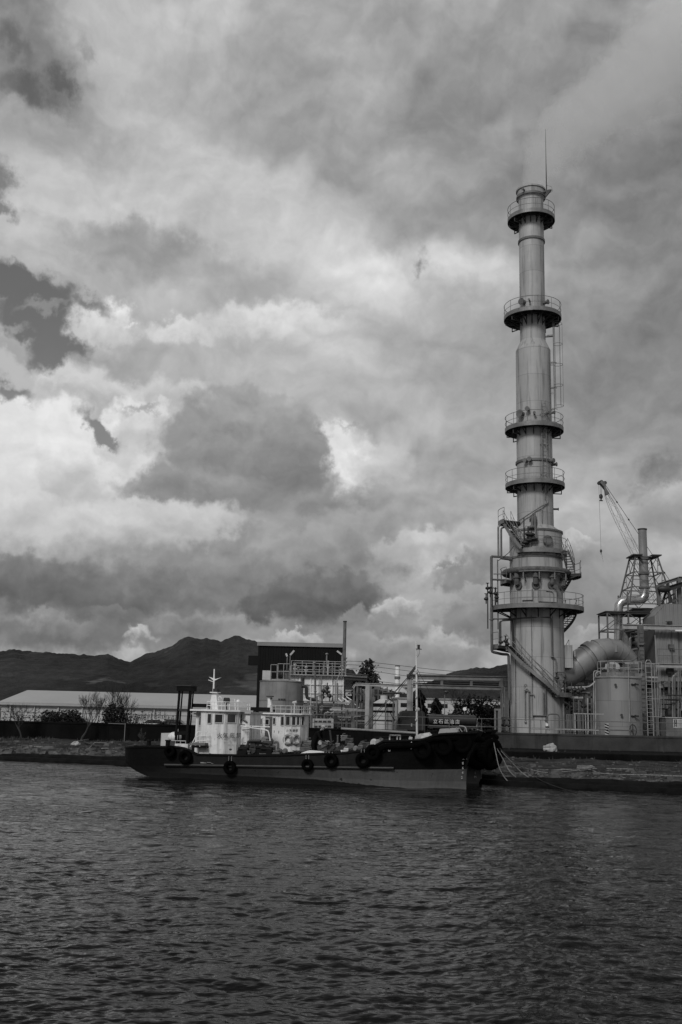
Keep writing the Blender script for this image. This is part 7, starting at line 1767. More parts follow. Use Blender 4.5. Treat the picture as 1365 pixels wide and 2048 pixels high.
# side landing with a rail
a = b1.at(384, 1484, f - .15); b = b1.at(414, 1490, f - .15); LDG = MB(); LDG.box((a.x, f - .35, b.z - .02), (b.x, f + .30, a.z - .02)); ld_ = LDG.build('side_landing', M['steel_mid'], B1)
m = MB(); a = b1.at(386, 1491, f - .2); b = b1.at(414, 1496, f - .2); m.box((a.x, f - .3, b.z), (b.x, f + .29, a.z)); m.build('box_under_landing', M['black'], ld_)
m = MB(); y = f - .33
def bp_(px, py, o=y): p = b1.at(px, py, o); return (p.x, o, p.z)
m.tube([bp_(381,1494), bp_(397,1463), bp_(415,1463)], .022, 6); m.tube([bp_(389,1479), bp_(397,1472), bp_(415,1472)], .016, 5); m.tube([bp_(384,1488), bp_(397,1481), bp_(415,1482)], .016, 5)
for px in (400, 414.5): m.tube([bp_(px,1463), bp_(px,1484 if px > 410 else 1493)], .018, 5)
m.build('landing_rail', M['white_clean'], ld_)
# roof rail, mast, searchlight
zr = zr1 + .015
def rr1(px, py, o): p = b1.at(px, py, o); return (p.x, o, p.z)
m = MB(); xa_, xb_ = b1.x(415, f, 1410), b1.x(478, f + .3, 1410); h1_ = .34
pl = [(xa_, -W1 - .02), (xb_ - ch*.45, -W1 - .02), (xb_ - .1, -W1*.6), (xb_ + .08, 0), (xb_ - .1, W1*.6), (xa_, W1)]
for hh in (h1_, h1_ * .5): m.tube([(x, y_, zr + hh) for x, y_ in pl], .017, 5)
for i, (x, y_) in enumerate(pl): m.tube([(x, y_, zr), (x, y_, zr + h1_)], .015, 5)
for i in range(5): x = xa_ + (xb_ - ch*.45 - xa_) * i / 5; m.tube([(x, -W1 - .02, zr), (x, -W1 - .02, zr + h1_)], .013, 5)
m.build('roof_rail', M['white_clean'], WH1)
mx = b1.x(429, 0, 1400)
def b1z(px, py): return b1.z(px, py, 0)
m = MB(); m.prism([(mx - .20, -.12, zr), (mx + .24, -.12, zr), (mx + .12, -.08, b1z(429,1386)), (mx - .09, -.08, b1z(429,1386))], None, (0, .2, 0)); mf = m.build('mast_foot', M['white_clean'], WH1)
m = MB(); m.tube([(mx - .05, 0, b1z(429,1386)), (mx - .07, 0, b1z(426,1338))], [.05, .028], 8); m.build('mast', M['white_clean'], mf)
m = MB(); c = b1z(428, 1385); m.box((mx - .15, -.2, c - .02), (mx + .22, .2, c + .02)); m.build('mast_shelf', M['white_clean'], mf)
m = MB(); m.box((mx - .02, -.14, c + .023), (mx + .17, .14, c + .17)); m.build('lantern', M['steel_dark'], mf)
m = MB(); c = b1z(428, 1359)
m.prism([(mx - .32, -.02, c + .12), (mx - .05, -.02, c - .06), (mx + .30, -.02, c + .10), (mx + .02, -.02, c + .02)], None, (0, .04, 0)); m.tube([(mx - .34, 0, c - .02), (mx - .06, 0, c - .12)], .016, 5); m.build('yard_arm', M['white_clean'], mf)
m = MB(); c = b1z(432, 1369); m.box((mx + .05, -.06, c - .07), (mx + .12, .04, c + .05)); m.tube([(mx + .27, 0, b1z(438,1385)), (mx + .27, 0, b1z(438,1362))], .006, 4); m.build('signal_lamp', M['steel_dark'], mf)
m = MB(); c = Vector(rr1(452.5, 1401, -.4)); m.tube([c + Vector((-.05, -.06, 0)), c + Vector((.1, .1, 0))], .13, 14); m.tube([c, Vector((c.x + .05, c.y, zr))], .03, 6); m.build('searchlight', M['steel_dark'], WH1)
m = MB(); c = Vector(rr1(477, 1403, -.2)); m.ball(c, .09, 10, 7); m.tube([c, Vector((c.x, c.y, zr))], .02, 6); m.build('radar_dome', M['white_clean'], WH1)
m = MB(); a = rr1(460,1398,-.3); b = rr1(470,1398,-.3); m.tube([(a[0], -.3, zr), a, b, (b[0] + .05, -.3, zr)], .018, 6); m.build('hoop', M['white_clean'], WH1)
m = MB(); c = Vector(rr1(440, 1397, -.2)); m.tube([c + Vector((.08*math.cos(i*.5), 0, .08*math.sin(i*.5))) for i in range(10)], .018, 5); m.build('horn', M['white_clean'], WH1)
a = b1.at(386, 1407, -.5); b = b1.at(415, 1415, -.5); m = MB(); m.box((a.x, -.5, b.z), (b.x, .5, a.z)); m.build('roof_locker', M['black'], WH1)
m = MB(); a = b1.at(361, 1420, -.6); b = b1.at(414, 1417, -.6); m.add([(a.x, -.62, a.z - .03), (b.x, -.62, b.z - .06), (b.x, .6, b.z - .06), (a.x, .6, a.z - .03), (a.x, -.62, a.z + .01), (b.x, -.62, b.z - .02), (b.x, .6, b.z - .02), (a.x, .6, a.z + .01)], [(0,3,2,1),(4,5,6,7),(0,1,5,4),(1,2,6,5),(2,3,7,6),(3,0,4,7)]); m.build('awning', M['white_dull'], WH1)
# painted characters and marks
def wtext(bt, parent, px, py, s, size, mt, o, slope=(1, 0)): p = bt.at(px, py, o); text(s, size, parent, 'lettering', M[mt], (p.x, o - .02, p.z), (slope[0], slope[1], 0), depth=.004)
xw0 = x_f0 + .02; sl = Vector((ch*.5, W1*.08, 0)).normalized()
for i, chh in enumerate('火気'): wtext(b1, WH1, 434.5 + i * 11.5, 1475, chh, .25, 'ink', -W1 * (1.02 - .03 * i), (sl.x, sl.y))
sl2 = Vector((ch*.4, W1*.37, 0)).normalized()
for chh, px, o_ in (('厳', 460, -.97), ('禁', 473, -.68)): wtext(b1, WH1, px, 1475, chh, .25, 'ink', o_ , (sl2.x, sl2.y))
for i in range(2): wtext(b1, WH1, 452, 1486, '水第三八号', .06, 'faded', -1.05, (sl2.x, sl2.y)) if i == 0 else None
for px, py, s in ((462, 1499, .05), (421, 1509, .07)): p = b1.at(px, py, -W1); m = MB(); m.ball((p.x, -W1 - .03, p.z), s, 8, 6, (1.4, .6, .8)); m.build('cleat', M['ink'], WH1)
# stern gantry frame
GT = MB(); y0_, y1_ = -.75, .75
def gp(px, py, o): p = b1.at(px, py, o); return Vector((p.x, o, p.z))
gz_ = b1.z(368, 1378, -.4); xg0 = b1.x(354, -.75, 1430); xg1 = b1.x(376, -.75, 1430)
GF = bpy.data.objects.new('stern_gantry', None)
m = MB(); m.beam(Vector((xg0, y0_, .9)), Vector((xg0 + .08, y0_, gz_)), .08, .10); m.build('gantry_leg', M['black'], B1)
m = MB(); m.beam(Vector((xg1, y0_, .9)), Vector((xg1 + .08, y0_, gz_)), .11, .12); m.build('gantry_leg', M['black'], B1)
for x in (xg0, xg1): m = MB(); m.beam(Vector((x, -.5, .9)), Vector((x + .1, -.5, gz_)), .05, .05); m.build('gantry_leg', M['black'], B1)
m = MB(); m.box((xg0 - .02, y0_ - .12, gz_ - .10), (xg1 + .14, -.25, gz_ + .12)); m.build('gantry_head', M['black'], B1)
m = MB(); m.box((xg0 - .06, y0_ - .16, gz_ + .123), (xg1 + .18, -.2, gz_ + .17)); m.build('gantry_roof', M['steel_dark'], B1)
m = MB(); q = b1.z(366, 1420, -.75); m.beam((xg0 + .05, y0_, q), (xg1 + .6, y0_, q + .02), .07, .09); m.build('gantry_crossbar', M['steel_dark'], B1)
m = MB(); q = b1.z(366, 1468, -.75); m.beam((xg0 - .05, y0_, q), (xg1 + .1, y0_, q + .08), .07, .16); m.build('gantry_crossbar', M['black'], B1)
# stern gear: white box, winch, bollards
a = b1.at(329, 1466, .3); b = b1.at(342, 1488, .3); m = MB(); m.box((a.x, .0, .9), (b.x + .1, .9, a.z)); m.build('stern_box', M['white_dull'], B1)
m = MB(); a = b1.at(350, 1474, -.1); m.ball((a.x, -.1, a.z), .26, 12, 8, (1.3, 1, .9)); m.tube([(a.x + .1, -.1, a.z), (a.x + .12, -.1, b1.z(354, 1458, -.1))], .07, 8); m.build('stern_winch', M['white'], B1)
m = MB(); a = b1.at(341, 1481, -.9); b = b1.at(372, 1482, -.9); m.tube([(a.x, -.9, a.z), (b.x, -.9, a.z)], .02, 6); 
for i in range(4): x = a.x + (b.x - a.x) * i / 3; m.tube([(x, -.9, a.z), (x, -.9, 1.0)], .016, 5)
m.build('stern_rail', M['white_dull'], B1)
m = MB(); a = b1.at(362, 1490, -1.1); m.box((a.x - .3, -1.1, .9), (a.x + .35, -.7, a.z + .05)); m.build('white_hatch', M['white'], B1)
for px in (298, 336): a = b1.at(px, 1489, -1.0 if px > 320 else -.5); m = MB(); m.tube([(a.x, a.y, 1.0), (a.x, a.y, b1.z(px, 1482, a.y))], .10, 10); m.tube([(a.x, a.y, b1.z(px, 1482, a.y)), (a.x, a.y, b1.z(px, 1482, a.y) + .05)], .13, 10); m.build('bollard', M['black'], B1)
# pumps and piping amidships
rng = random.Random(12)
def gear(bt, par, px, py, o, kind, s, mt, name='machinery'):
    p = bt.at(px, py, o); m = MB()
    if kind == 'b':
        s *= .8; q = s * rng.uniform(.35, .75); m.box((p.x - s, o - s*.5, p.z - s*.7), (p.x + q - .01, o + s*.5, p.z + s*.2)); m.tube([(p.x - s*.9, o - s*.1, p.z + s*.45), (p.x + s*.9, o - s*.1, p.z + s*.45)], s*.30, 10); m.disc((p.x + s*.5, o - s*.6, p.z), s*.5, (0, 1, 0), .05, 12)
        m.tube([(p.x - s*.6, o, p.z), (p.x - s*.6, o, p.z + s*1.1), (p.x + s*.2, o, p.z + s*1.15)], s*.10, 6); m.tube([(p.x + s*.9, o - s*.3, p.z - s*.7), (p.x + s*.9, o - s*.3, p.z + s*.6)], s*.14, 6)
    elif kind == 's': m.ball((p.x, o, p.z), s, 12, 8); m.disc((p.x, o - s, p.z), s * .7, (0, 1, 0), .06, 12)
    elif kind == 'c': m.tube([(p.x, o, .8), (p.x, o, p.z)], s, 10); m.tube([(p.x, o, p.z - .05), (p.x, o, p.z)], s * 1.4, 10)
    m.build(name, M[mt], par)
for px, py, o, kd, s, mt in ((490,1495,-.9,'b',.22,'steel_dark'),(500,1497,-.9,'b',.25,'black'),(510,1493,-.8,'s',.22,'steel_dark'),(520,1490,-.9,'b',.18,'rusty'),(531,1482,-.6,'s',.20,'tank_grey'),(541,1483,-.6,'s',.16,'steel_mid'),(537,1490,-.8,'b',.28,'steel_dark'),(522,1500,-1.0,'b',.30,'black'),(545,1497,-1.0,'b',.2,'steel_dark'),(549,1500,-1.2,'c',.06,'rusty'),(556,1500,-1.2,'c',.07,'rusty'),(498,1501,-1.2,'c',.08,'steel_mid'),(506,1502,-1.1,'b',.2,'steel_dark'),(560,1503,-1.0,'s',.14,'steel_mid'),(487,1503,-1.2,'b',.3,'black'),(535,1504,-1.2,'b',.35,'black'),(571,1502,-1.0,'s',.12,'steel_mid'),(514,1483,-.5,'c',.07,'steel_mid')): gear(b1, B1, px, py, o, kd, s, mt)
def bpipe(bt, par, pts, r, mt, name='pipe'):
    P = [Vector((lambda q: (q.x, o, q.z))(bt.at(a, b, o))) for a, b, o in pts]; m = MB(); Q = [P[0]]
    for i in range(1, len(P) - 1):
        u = P[i-1] - P[i]; v = P[i+1] - P[i]; e = min(.12, u.length * .4, v.length * .4); Q += [P[i] + u.normalized()*e, P[i] + (u.normalized() + v.normalized())*e*.25, P[i] + v.normalized()*e]
    Q.append(P[-1]); m.tube(Q, r, 8); return m.build(name, M[mt], par)
for pts, r, mt in (([(496,1508,-1.1),(496,1482,-1.1),(522,1482,-1.1)], .06, 'steel_dark'), ([(548,1485,-1.1),(557,1484,-1.1),(557,1508,-1.1)], .055, 'rusty'), ([(500,1485,-.9),(527,1484,-.9)], .05, 'steel_mid'), ([(482,1452,-.9),(512,1457,-.9),(537,1461,-.9),(539,1470,-.9),(541,1482,-.9)], .028, 'white'), ([(482,1452,-.7),(540,1454,-.7)], .03, 'white'), ([(485,1460,-.9),(505,1459,-.9)], .02, 'rusty'), ([(503,1452,-.9),(503,1500,-.9)], .02, 'rusty'), ([(569,1505,-1),(569,1425,-1)], .022, 'white'), ([(520,1508,-1.3),(560,1507,-1.3)], .05, 'rusty')): bpipe(b1, B1, pts, r, mt)
# white side screen between the houses (near boat)
m = MB(); a = b1.at(481, 1424, -.3); b = b1.at(498, 1492, -.3); m.box((a.x, -.3, b.z), (b.x, 1.0, b1.z(490, 1425, -.3))); m.build('engine_casing', M['white'], B1)
m = MB(); a = b1.at(481, 1424, -.36); b = b1.at(503, 1426, -.36); m.box((a.x, -.42, a.z - .06), (b.x, 1.0, a.z)); m.build('casing_top', M['white_dull'], B1)
bpipe(b1, B1, [(484,1437,-.36),(494,1444,-.36)], .04, 'steel_mid'); bpipe(b1, B1, [(484,1450,-.36),(490,1450,-.36)], .03, 'steel_mid')
# curved white hatch cover
m = MB(); a = b1.x(586, -1.0, 1505); b = b1.x(682, -1.0, 1505); n = 20; V = []
for i in range(n + 1):
    t = i / n; x = a + (b - a) * t; h = min(1, t * 5) ** .5 * (1 - .75 * t ** 2.2)
    for j in range(7): q = -1 + j / 3; V.append((x, q * 1.15, 1.02 + .32 * h * (1 - .5 * q * q)))
m.add(V, [(i*7+j, (i+1)*7+j, (i+1)*7+j+1, i*7+j+1) for i in range(n) for j in range(6)], True); m.add([(a, -1.15, .8), (b, -1.15, .8), (b, -1.15, 1.1), (a, -1.15, 1.1)], [(0, 1, 2, 3)]); m.build('hatch_cover', M['white_clean'], B1)
for px in (591, 598, 650, 655): p = b1.at(px, 1505, -1.5); m = MB(); m.tube([(p.x - .06, -1.5, 1.1), (p.x + .03, -1.5, p.z + .08)], .035, 6); m.tube([(p.x - .12, -1.5, p.z + .07), (p.x + .12, -1.5, p.z + .04)], .03, 6); m.build('mooring_cleat', M['steel_dark'], B1)
# foredeck mast, boom, rigging
mfx = b1.x(833, -.1, 1460); zt_ = b1.z(829, 1283, -.1)
m = MB(); m.tube([(mfx + .04, -.1, 1.7), (mfx - .01, -.1, b1.z(831,1345,-.1)), (mfx - .03, -.1, b1.z(829,1320,-.1)), (mfx - .04, -.1, zt_)], [.048, .04, .024, .018], 8); fm = m.build('foremast', M['white'], B1)
m = MB(); q = b1.z(833, 1298, -.1); m.box((mfx - .03, -.16, q - .015), (mfx + .18, .05, q + .01)); m.tube([(mfx + .07, -.08, q + .012), (mfx + .07, -.08, q + .15)], .055, 10); m.tube([(mfx + .07, -.08, q + .152), (mfx + .07, -.08, q + .18)], .065, 10); m.build('mast_lamp', M['steel_dark'], fm)
m = MB(); m.tube([(mfx + .1, -.08, q - .02), (mfx + .1, -.08, q - .2), (mfx + .02, -.08, q - .35)], .008, 4); m.build('lamp_cable', M['steel_dark'], fm)
for py in (1345, 1365, 1395, 1420, 1440): m = MB(); z = b1.z(833, py, -.1); m.tube([(mfx, -.17, z - .03), (mfx, -.17, z + .04)], .035, 6); m.build('mast_fitting', M['white_dull'], fm)
hd_ = (mfx - .02, -.1, b1.z(831,1335,-.1))
for a, b, o in ((733,1452,-.9),(723,1458,-.9),(742,1457,.9)): p = b1.at(a, b, o); m = MB(); m.tube([hd_, (p.x, o, p.z)], .012, 4); m.build('stay', M['wire'], B1)
for a, b, o in ((905,1442,-.3),(862,1400,.9),(850,1392,-.7)): p = b1.at(a, 1468, o); m = MB(); m.tube([hd_, (p.x, o, p.z)], .009, 4); m.build('stay', M['wire'], B1)
m = MB(); m.prism([(hd_[0], -.12, hd_[2]), (hd_[0] - .02, -.12, hd_[2] + .12), (hd_[0] - .42, -.12, hd_[2] - .38), (hd_[0] - .3, -.12, hd_[2] - .4)], None, (0, .04, 0)); m.build('mast_bracket', M['steel_dark'], fm)
pA = b1.at(683, 1457, -.6); pB = b1.at(832, 1466, -.6); m = MB(); m.tube([(pA.x, -.6, pA.z), (pB.x, -.6, pB.z)], .045, 8); bm = m.build('boom', M['tank_grey'], B1)
m = MB(); pA = b1.at(760, 1461, -.5); pB = b1.at(815, 1461, -.5); m.tube([(pA.x, -.5, pA.z), (pB.x, -.5, pB.z)], .03, 6); m.build('boom_tackle', M['steel_dark'], bm)
# foredeck machinery, piled gear
for px, py, o, kd, s, mt in ((693,1500,-.6,'b',.14,'white_dull'),(702,1492,-.2,'b',.2,'steel_mid'),(712,1497,-.8,'s',.12,'tank_grey'),(722,1494,-.5,'b',.15,'steel_mid'),(733,1490,-.2,'b',.22,'steel_dark'),(749,1486,-.4,'s',.18,'white_dull'),(757,1484,-.5,'s',.12,'tank_grey'),(740,1497,-.7,'b',.18,'steel_mid'),(726,1488,.2,'s',.14,'rusty'),(685,1500,-.2,'c',.05,'white'),(763,1480,-.3,'b',.12,'steel_mid'),(822,1477,-.8,'b',.1,'white_dull'),(828,1480,-.9,'c',.03,'white')): gear(b1, B1, px, py, o, kd, s, mt)
m = MB(); p = b1.at(780, 1470, -.3); q = b1.at(801, 1480, -.3)
for A_, B_ in (((p.x, p.z), (q.x, p.z)), ((q.x, p.z), (q.x, q.z)), ((p.x, p.z), (p.x, q.z)), (((p.x+q.x)/2+.1, p.z), ((p.x+q.x)/2+.1, q.z))): m.beam((A_[0], -.3, A_[1]), (B_[0], -.3, B_[1] - .1 * (A_[0] == B_[0])), .05)
m.build('pipe_frame', M['white_dull'], B1)
for i, (px, py, sz) in enumerate(((845, 1474, .26), (855, 1471, .22))):
    p = b1.at(px, py, -.8); r = random.Random(i); mb = MB(); mb.ball((0, 0, 0), 1, 12, 8); mb.v = [(p.x + x*sz*1.2*(1+.3*mnoise.noise(Vector((x*2, y*2, z*2+i)))), -.8 + y*sz, p.z - .05 + z*sz*.75*(1+.3*mnoise.noise(Vector((x*3, y*2, z*2))))) for x, y, z in mb.v]; mb.s = [False]*len(mb.s); mb.build('tarpaulin', M['rag' if i == 0 else 'white_dull'], B1)
# bow windlass gear
p = b1.at(899, 1462, -.3); mb = MB(); mb.add([(p.x - .45, -.6, 2.1), (p.x + .35, -.6, 2.15), (p.x + .4, -.2, b1.z(912,1455,-.2)), (p.x - .4, -.3, b1.z(890,1458,-.3)), (p.x - .3, .3, 2.2), (p.x + .3, .3, 2.2)], [(0,1,2,3),(3,2,5,4),(0,3,4),(1,5,2)]); mb.build('bow_sheet', M['tank_grey'], B1)
for px in (913, 919): A_ = b1.at(px, 1455, -.3); B_ = b1.at(px + 6, 1464, -.3); m = MB(); m.beam((A_.x, -.3, A_.z), (B_.x, -.3, B_.z), .05, .03); m.build('bow_strut', M['tank_grey'], B1)
bpipe(b1, B1, [(919,1452,-.25),(931,1453,-.25),(934,1462,-.45),(934,1474,-.55)], .03, 'tank_grey', 'bow_hoop')
bpipe(b1, B1, [(893,1464,-.95),(895,1475,-1.0)], .02, 'tank_grey', 'hanging_line')
# second boat: wheelhouse
W2 = 1.0; f2 = -W2
x_aft = b2.x(512, f2, 1450); x_f0 = b2.x(560, f2, 1450); x_fr = b2.x(606.5, f2 + .35, 1450); ch2 = x_fr - x_f0
zr2 = b2.z(560, 1428, f2)
Q = [(x_aft, -W2), (x_f0, -W2), (x_f0 + ch2*.5, -W2*.9), (x_f0 + ch2*.85, -W2*.6), (x_fr, 0), (x_f0 + ch2*.85, W2*.6), (x_f0 + ch2*.5, W2*.9), (x_f0, W2), (x_aft, W2)]
WH2 = house(b2, B2, Q, .5, zr2 - .02)
roof_plate(Q, zr2 - .018, .06, .16, WH2)
m = MB(); a = b2.at(535.5, 1433, f2); b = b2.at(543.5, 1480, f2); m.box((b2.x(529.5, f2), f2 - .012, b2.z(535, 1480, f2)), (b2.x(543.5, f2), f2 - .003, b2.z(535, 1433, f2))); d2_ = m.build('door', M['rusty'], WH2)
win(531.5,1438,539,1450, b2, f2 - .013, d2_)
win(517.5,1437,525,1450, b2, f2, WH2); win(547,1435,551.5,1449, b2, f2, WH2)
def seg2(t): 
    K = [(0, -W2), (ch2*.5, -W2*.9), (ch2*.85, -W2*.6), (ch2, 0)]; u = t * 3; i = min(2, int(u)); u -= i; return (x_f0 + K[i][0] + (K[i+1][0]-K[i][0])*u, K[i][1] + (K[i+1][1]-K[i][1])*u)
for (t0, t1, px0, px1) in ((.03, .15, 560, 570), (.18, .31, 574, 584), (.36, .50, 587, 595), (.53, .64, 597, 602), (.70, .82, 604, 606)):
    win(px0, 1432.5, px1, 1451, b2, f2 * .9, WH2, slant=(seg2(t0), seg2(t1)))
m = MB(); zz = zr2 + .05; xa_ = b2.x(542, f2, 1420)
pl = [(xa_, -W2 - .05), (x_f0 + ch2*.5, -W2*.95), (x_f0 + ch2*.9, -W2*.6), (x_fr + .05, 0), (x_f0 + ch2*.9, W2*.6), (xa_, W2)]
for hh in (.34, .18): m.tube([(x, y_, zz + hh) for x, y_ in pl], .016, 5)
for (x0_, y0q), (x1_, y1q) in zip(pl, pl[1:]):
    for i in range(4): t = i / 4; m.tube([(x0_ + (x1_-x0_)*t, y0q + (y1q-y0q)*t, zz), (x0_ + (x1_-x0_)*t, y0q + (y1q-y0q)*t, zz + .34)], .013, 5)
m.build('roof_rail', M['white_dull'], WH2)
a = b2.at(502, 1414, -.6); b = b2.at(533, 1423.5, -.6); m = MB(); m.box((a.x, -.6, b.z), (b.x, .6, a.z)); m.build('roof_locker', M['black'], WH2)
m = MB(); px0 = b2.at(534, 1425, -.1); P_ = [(534.5,1424),(543.5,1424),(543,1412),(541,1400),(540,1395),(535.5,1395),(536,1404)]; m.prism([(b2.at(a, b, -.1).x, -.1, b2.at(a, b, -.1).z) for a, b in P_], None, (0, .18, 0)); m.build('funnel', M['white'], WH2)
m = MB(); p = b2.at(540, 1393, -.1); m.box((p.x - .14, -.2, p.z - .02), (p.x + .14, .1, p.z + .03)); m.ball((p.x + .1, -.15, p.z - .09), .06); m.build('funnel_lamp', M['steel_dark'], WH2)
m = MB(); p = b2.at(590, 1405, -.3); m.tube([(p.x - .1, -.3, p.z - .01), (p.x + .1, -.3, p.z + .03)], .06, 8); m.tube([(p.x, -.3, zz), (p.x, -.3, p.z)], .035, 6); m.build('searchlight', M['white_dull'], WH2)
for i, chh in enumerate('火気厳禁'): 
    t = (.2, .29, .40, .50)[i]; x, y_ = seg2(t); n_x = seg2(t + .02); d_ = Vector((n_x[0] - x, n_x[1] - y_, 0)); p = b2.at((579, 587, 594, 600)[i], 1463, y_)
    text(chh, .13, WH2, 'lettering', M['ink' if i else 'faded'], (x + d_.normalized().y * .012, y_ - .02, p.z), (d_.x, d_.y, 0), depth=.004)
x, y_ = seg2(.26); p = b2.at(586, 1467, y_); text('水第三八号', .05, WH2, 'lettering', M['faded'], (x, y_ - .02, p.z), (seg2(.3)[0] - x, seg2(.3)[1] - y_, 0), depth=.004)
for px, py, w, h in ((500,1468,.16,.3),(512,1472,.06,.28),(524,1462,.03,.2),(549,1463,.03,.1),(558,1464,.03,.12)): p = b2.at(px, py, f2); m = MB(); m.box((p.x - w/2, f2 - .007, p.z - h/2), (p.x + w/2, f2 - .003, p.z + h/2)); m.build('peeled_patch', M['steel_mid'], WH2)
for px, py, o, kd, s, mt in ((620,1488,-.2,'b',.3,'steel_mid'),(612,1496,-.4,'b',.35,'rusty'),(643,1485,-.3,'s',.15,'white_dull'),(650,1490,-.4,'b',.2,'steel_mid'),(664,1494,-.3,'b',.25,'steel_dark'),(676,1490,-.3,'b',.15,'steel_mid'),(690,1475,.1,'b',.2,'steel_mid'),(700,1482,0,'b',.25,'steel_dark'),(760,1488,0,'b',.3,'steel_dark'),(676,1470,.3,'c',.04,'steel_mid')): gear(b2, B2, px, py, o, kd, s, mt)
for y in range(4): bpipe(b2, B2, [(608,1484 + y*4,-.6),(628,1485 + y*4,-.6)], .025, 'steel_mid')
bpipe(b2, B2, [(640,1500,-.6),(668,1482,-.6)], .03, 'steel_dark'); bpipe(b2, B2, [(666,1504,-.4),(660,1460,-.4)], .05, 'steel_dark')
m = MB()
for i in range(4): p = b2.at(683 + i*3.5, 1472, .4); q = b2.at(683 + i*3.5, 1482, .4); m.tube([(p.x, .4, p.z), (q.x, .4, q.z)], .012, 4)
for i in range(3): p = b2.at(682, 1471.5 + i*4, .4); q = b2.at(695, 1471.5 + i*4, .4); m.tube([(p.x, .4, p.z), (q.x, .4, p.z)], .012, 4)
m.build('grid_crate', M['white_dull'], B2)
# ------------------------------------------------------------------ tyres hung as fenders
def wpt(bt, v): return bt.o + U_ * v[0] + NV * v[1] + Vector((0, 0, v[2]))
FG = 'tyre fenders hung on the boats'
def tyre(bt, hbf, sh, px, py, R_, r_, label, off_=None, yaw=0, ropes=True, aspect=1.0):
    o = -1.7
    for _ in range(4): p = bt.at(px, py, o); o = side_y(bt, hbf, p.x, p.z, sh) - r_ - .04
    if off_ is not None: o = off_
    p = bt.at(px, py, o); c = wpt(bt, (p.x, o, p.z))
    t = T('tyre_fender', label, 'tyre', tuple(c), FG); t.rotation_euler = (0, 0, BH + yaw); ORG[t.name] = Vector((0, 0, 0))
    m = MB(); n1, n2 = 30, 12; V = []
    for i in range(n1):
        a = 2*math.pi*i/n1
        for k in range(n2):
            b = 2*math.pi*k/n2; cb, sb = math.cos(b), math.sin(b); cb = math.copysign(abs(cb)**.7, cb); sb = math.copysign(abs(sb)**.7, sb)
            rr_ = R_ + r_*cb; V.append((rr_*math.cos(a), r_*1.1*sb, rr_*math.sin(a)*aspect))
    m.add(V, [(i*n2+k, i*n2+(k+1)%n2, ((i+1)%n1)*n2+(k+1)%n2, ((i+1)%n1)*n2+k) for i in range(n1) for k in range(n2)], True); m.build('casing', M['rubber'], t, 50)
    m = MB()
    for i in range(n1): a = 2*math.pi*i/n1; m.beam((( R_+r_*1.0)*math.cos(a), -r_*.8, (R_+r_*1.0)*math.sin(a)*aspect), ((R_+r_*1.0)*math.cos(a+.06), r_*.8, (R_+r_*1.0)*math.sin(a+.06)*aspect), .03, .012)
    m.build('tread', M['rubber'], t)
    if ropes:
        zt = sh(p.x) - p.z + .05
        for s in (-1, 1): m = MB(); m.tube([(s*R_*.35, 0, R_*.9*aspect), (s*.06 - .02, r_*.6, zt)], .013, 5); m.build('rope', M['rope'], t)
    return t
for px, py, R_, r_, lb, kw in (
    (460, 1535, .225, .085, 'tyre hanging on two ropes below the front of the near wheelhouse', {}),
    (615, 1530, .195, .075, 'smallest tyre hanging on two ropes below the white hatch', {}),
    (662, 1520.5, .235, .085, 'tyre hanging high at the right end of the white hatch', {}),
    (726, 1520, .245, .09, 'big tyre hanging just aft of the raised bow step', {}),
    (371, 1514, .24, .09, 'black tyre on the stern quarter below the gantry', {'ropes': False}),
    (340, 1503, .2, .08, 'black tyre at the stern below the bollard', {'ropes': False}),
    (746, 1505, .26, .10, 'large tyre just aft of the white character on the raised bow step', {'ropes': False}),
    (846, 1500, .32, .11, 'largest black tyre on the bow flank', {'ropes': False})):
    tyre(b1, hb1, sh1, px, py, R_ * .9, r_ * .95, lb, **kw)
tyre(b2, hb2, sh2, 981, 1507, .52, .2, 'huge black tyre hung round the farther bow', off_=-.35, yaw=R(58), ropes=False)
tyre(b2, hb2, sh2, 972, 1490, .36, .17, 'thick black tyre at the top of the farther bow', off_=-.5, yaw=R(40), ropes=False)
tyre(b2, hb2, sh2, 958, 1512, .42, .18, 'black tyre wedged between the two bows', off_=-.72, yaw=R(24), ropes=False)
tyre(b1, hb1, sh1, 925, 1486, .32, .11, 'black tyre high on the near bow above the draught marks', yaw=R(14), ropes=False)
tyre(b1, hb1, sh1, 888, 1492, .30, .11, 'black tyre in the middle of the near bow flank', ropes=False)
# black rubber strip round the bow top
for bt_, par, hbf, shf in ((b1, B1, hb1, sh1), (b2, B2, hb2, sh2)):
    m = MB(); P = [Vector((x, -hbf(x, 1) - .05, shf(x) - .22)) for x in (-3.6, -3, -2.4, -1.8, -1.2, -.7, -.3)] + [Vector((.55, -.12, shf(0) - .3)), Vector((.68, .0, shf(0) - .3)), Vector((.55, .12, shf(0) - .3))] + [Vector((x, hbf(x, 1) + .05, shf(x) - .22)) for x in (-.3, -.7, -1.2, -1.8)]
    m.tube(P, .12, 10); m.build('bow_fender', M['rubber'], par)
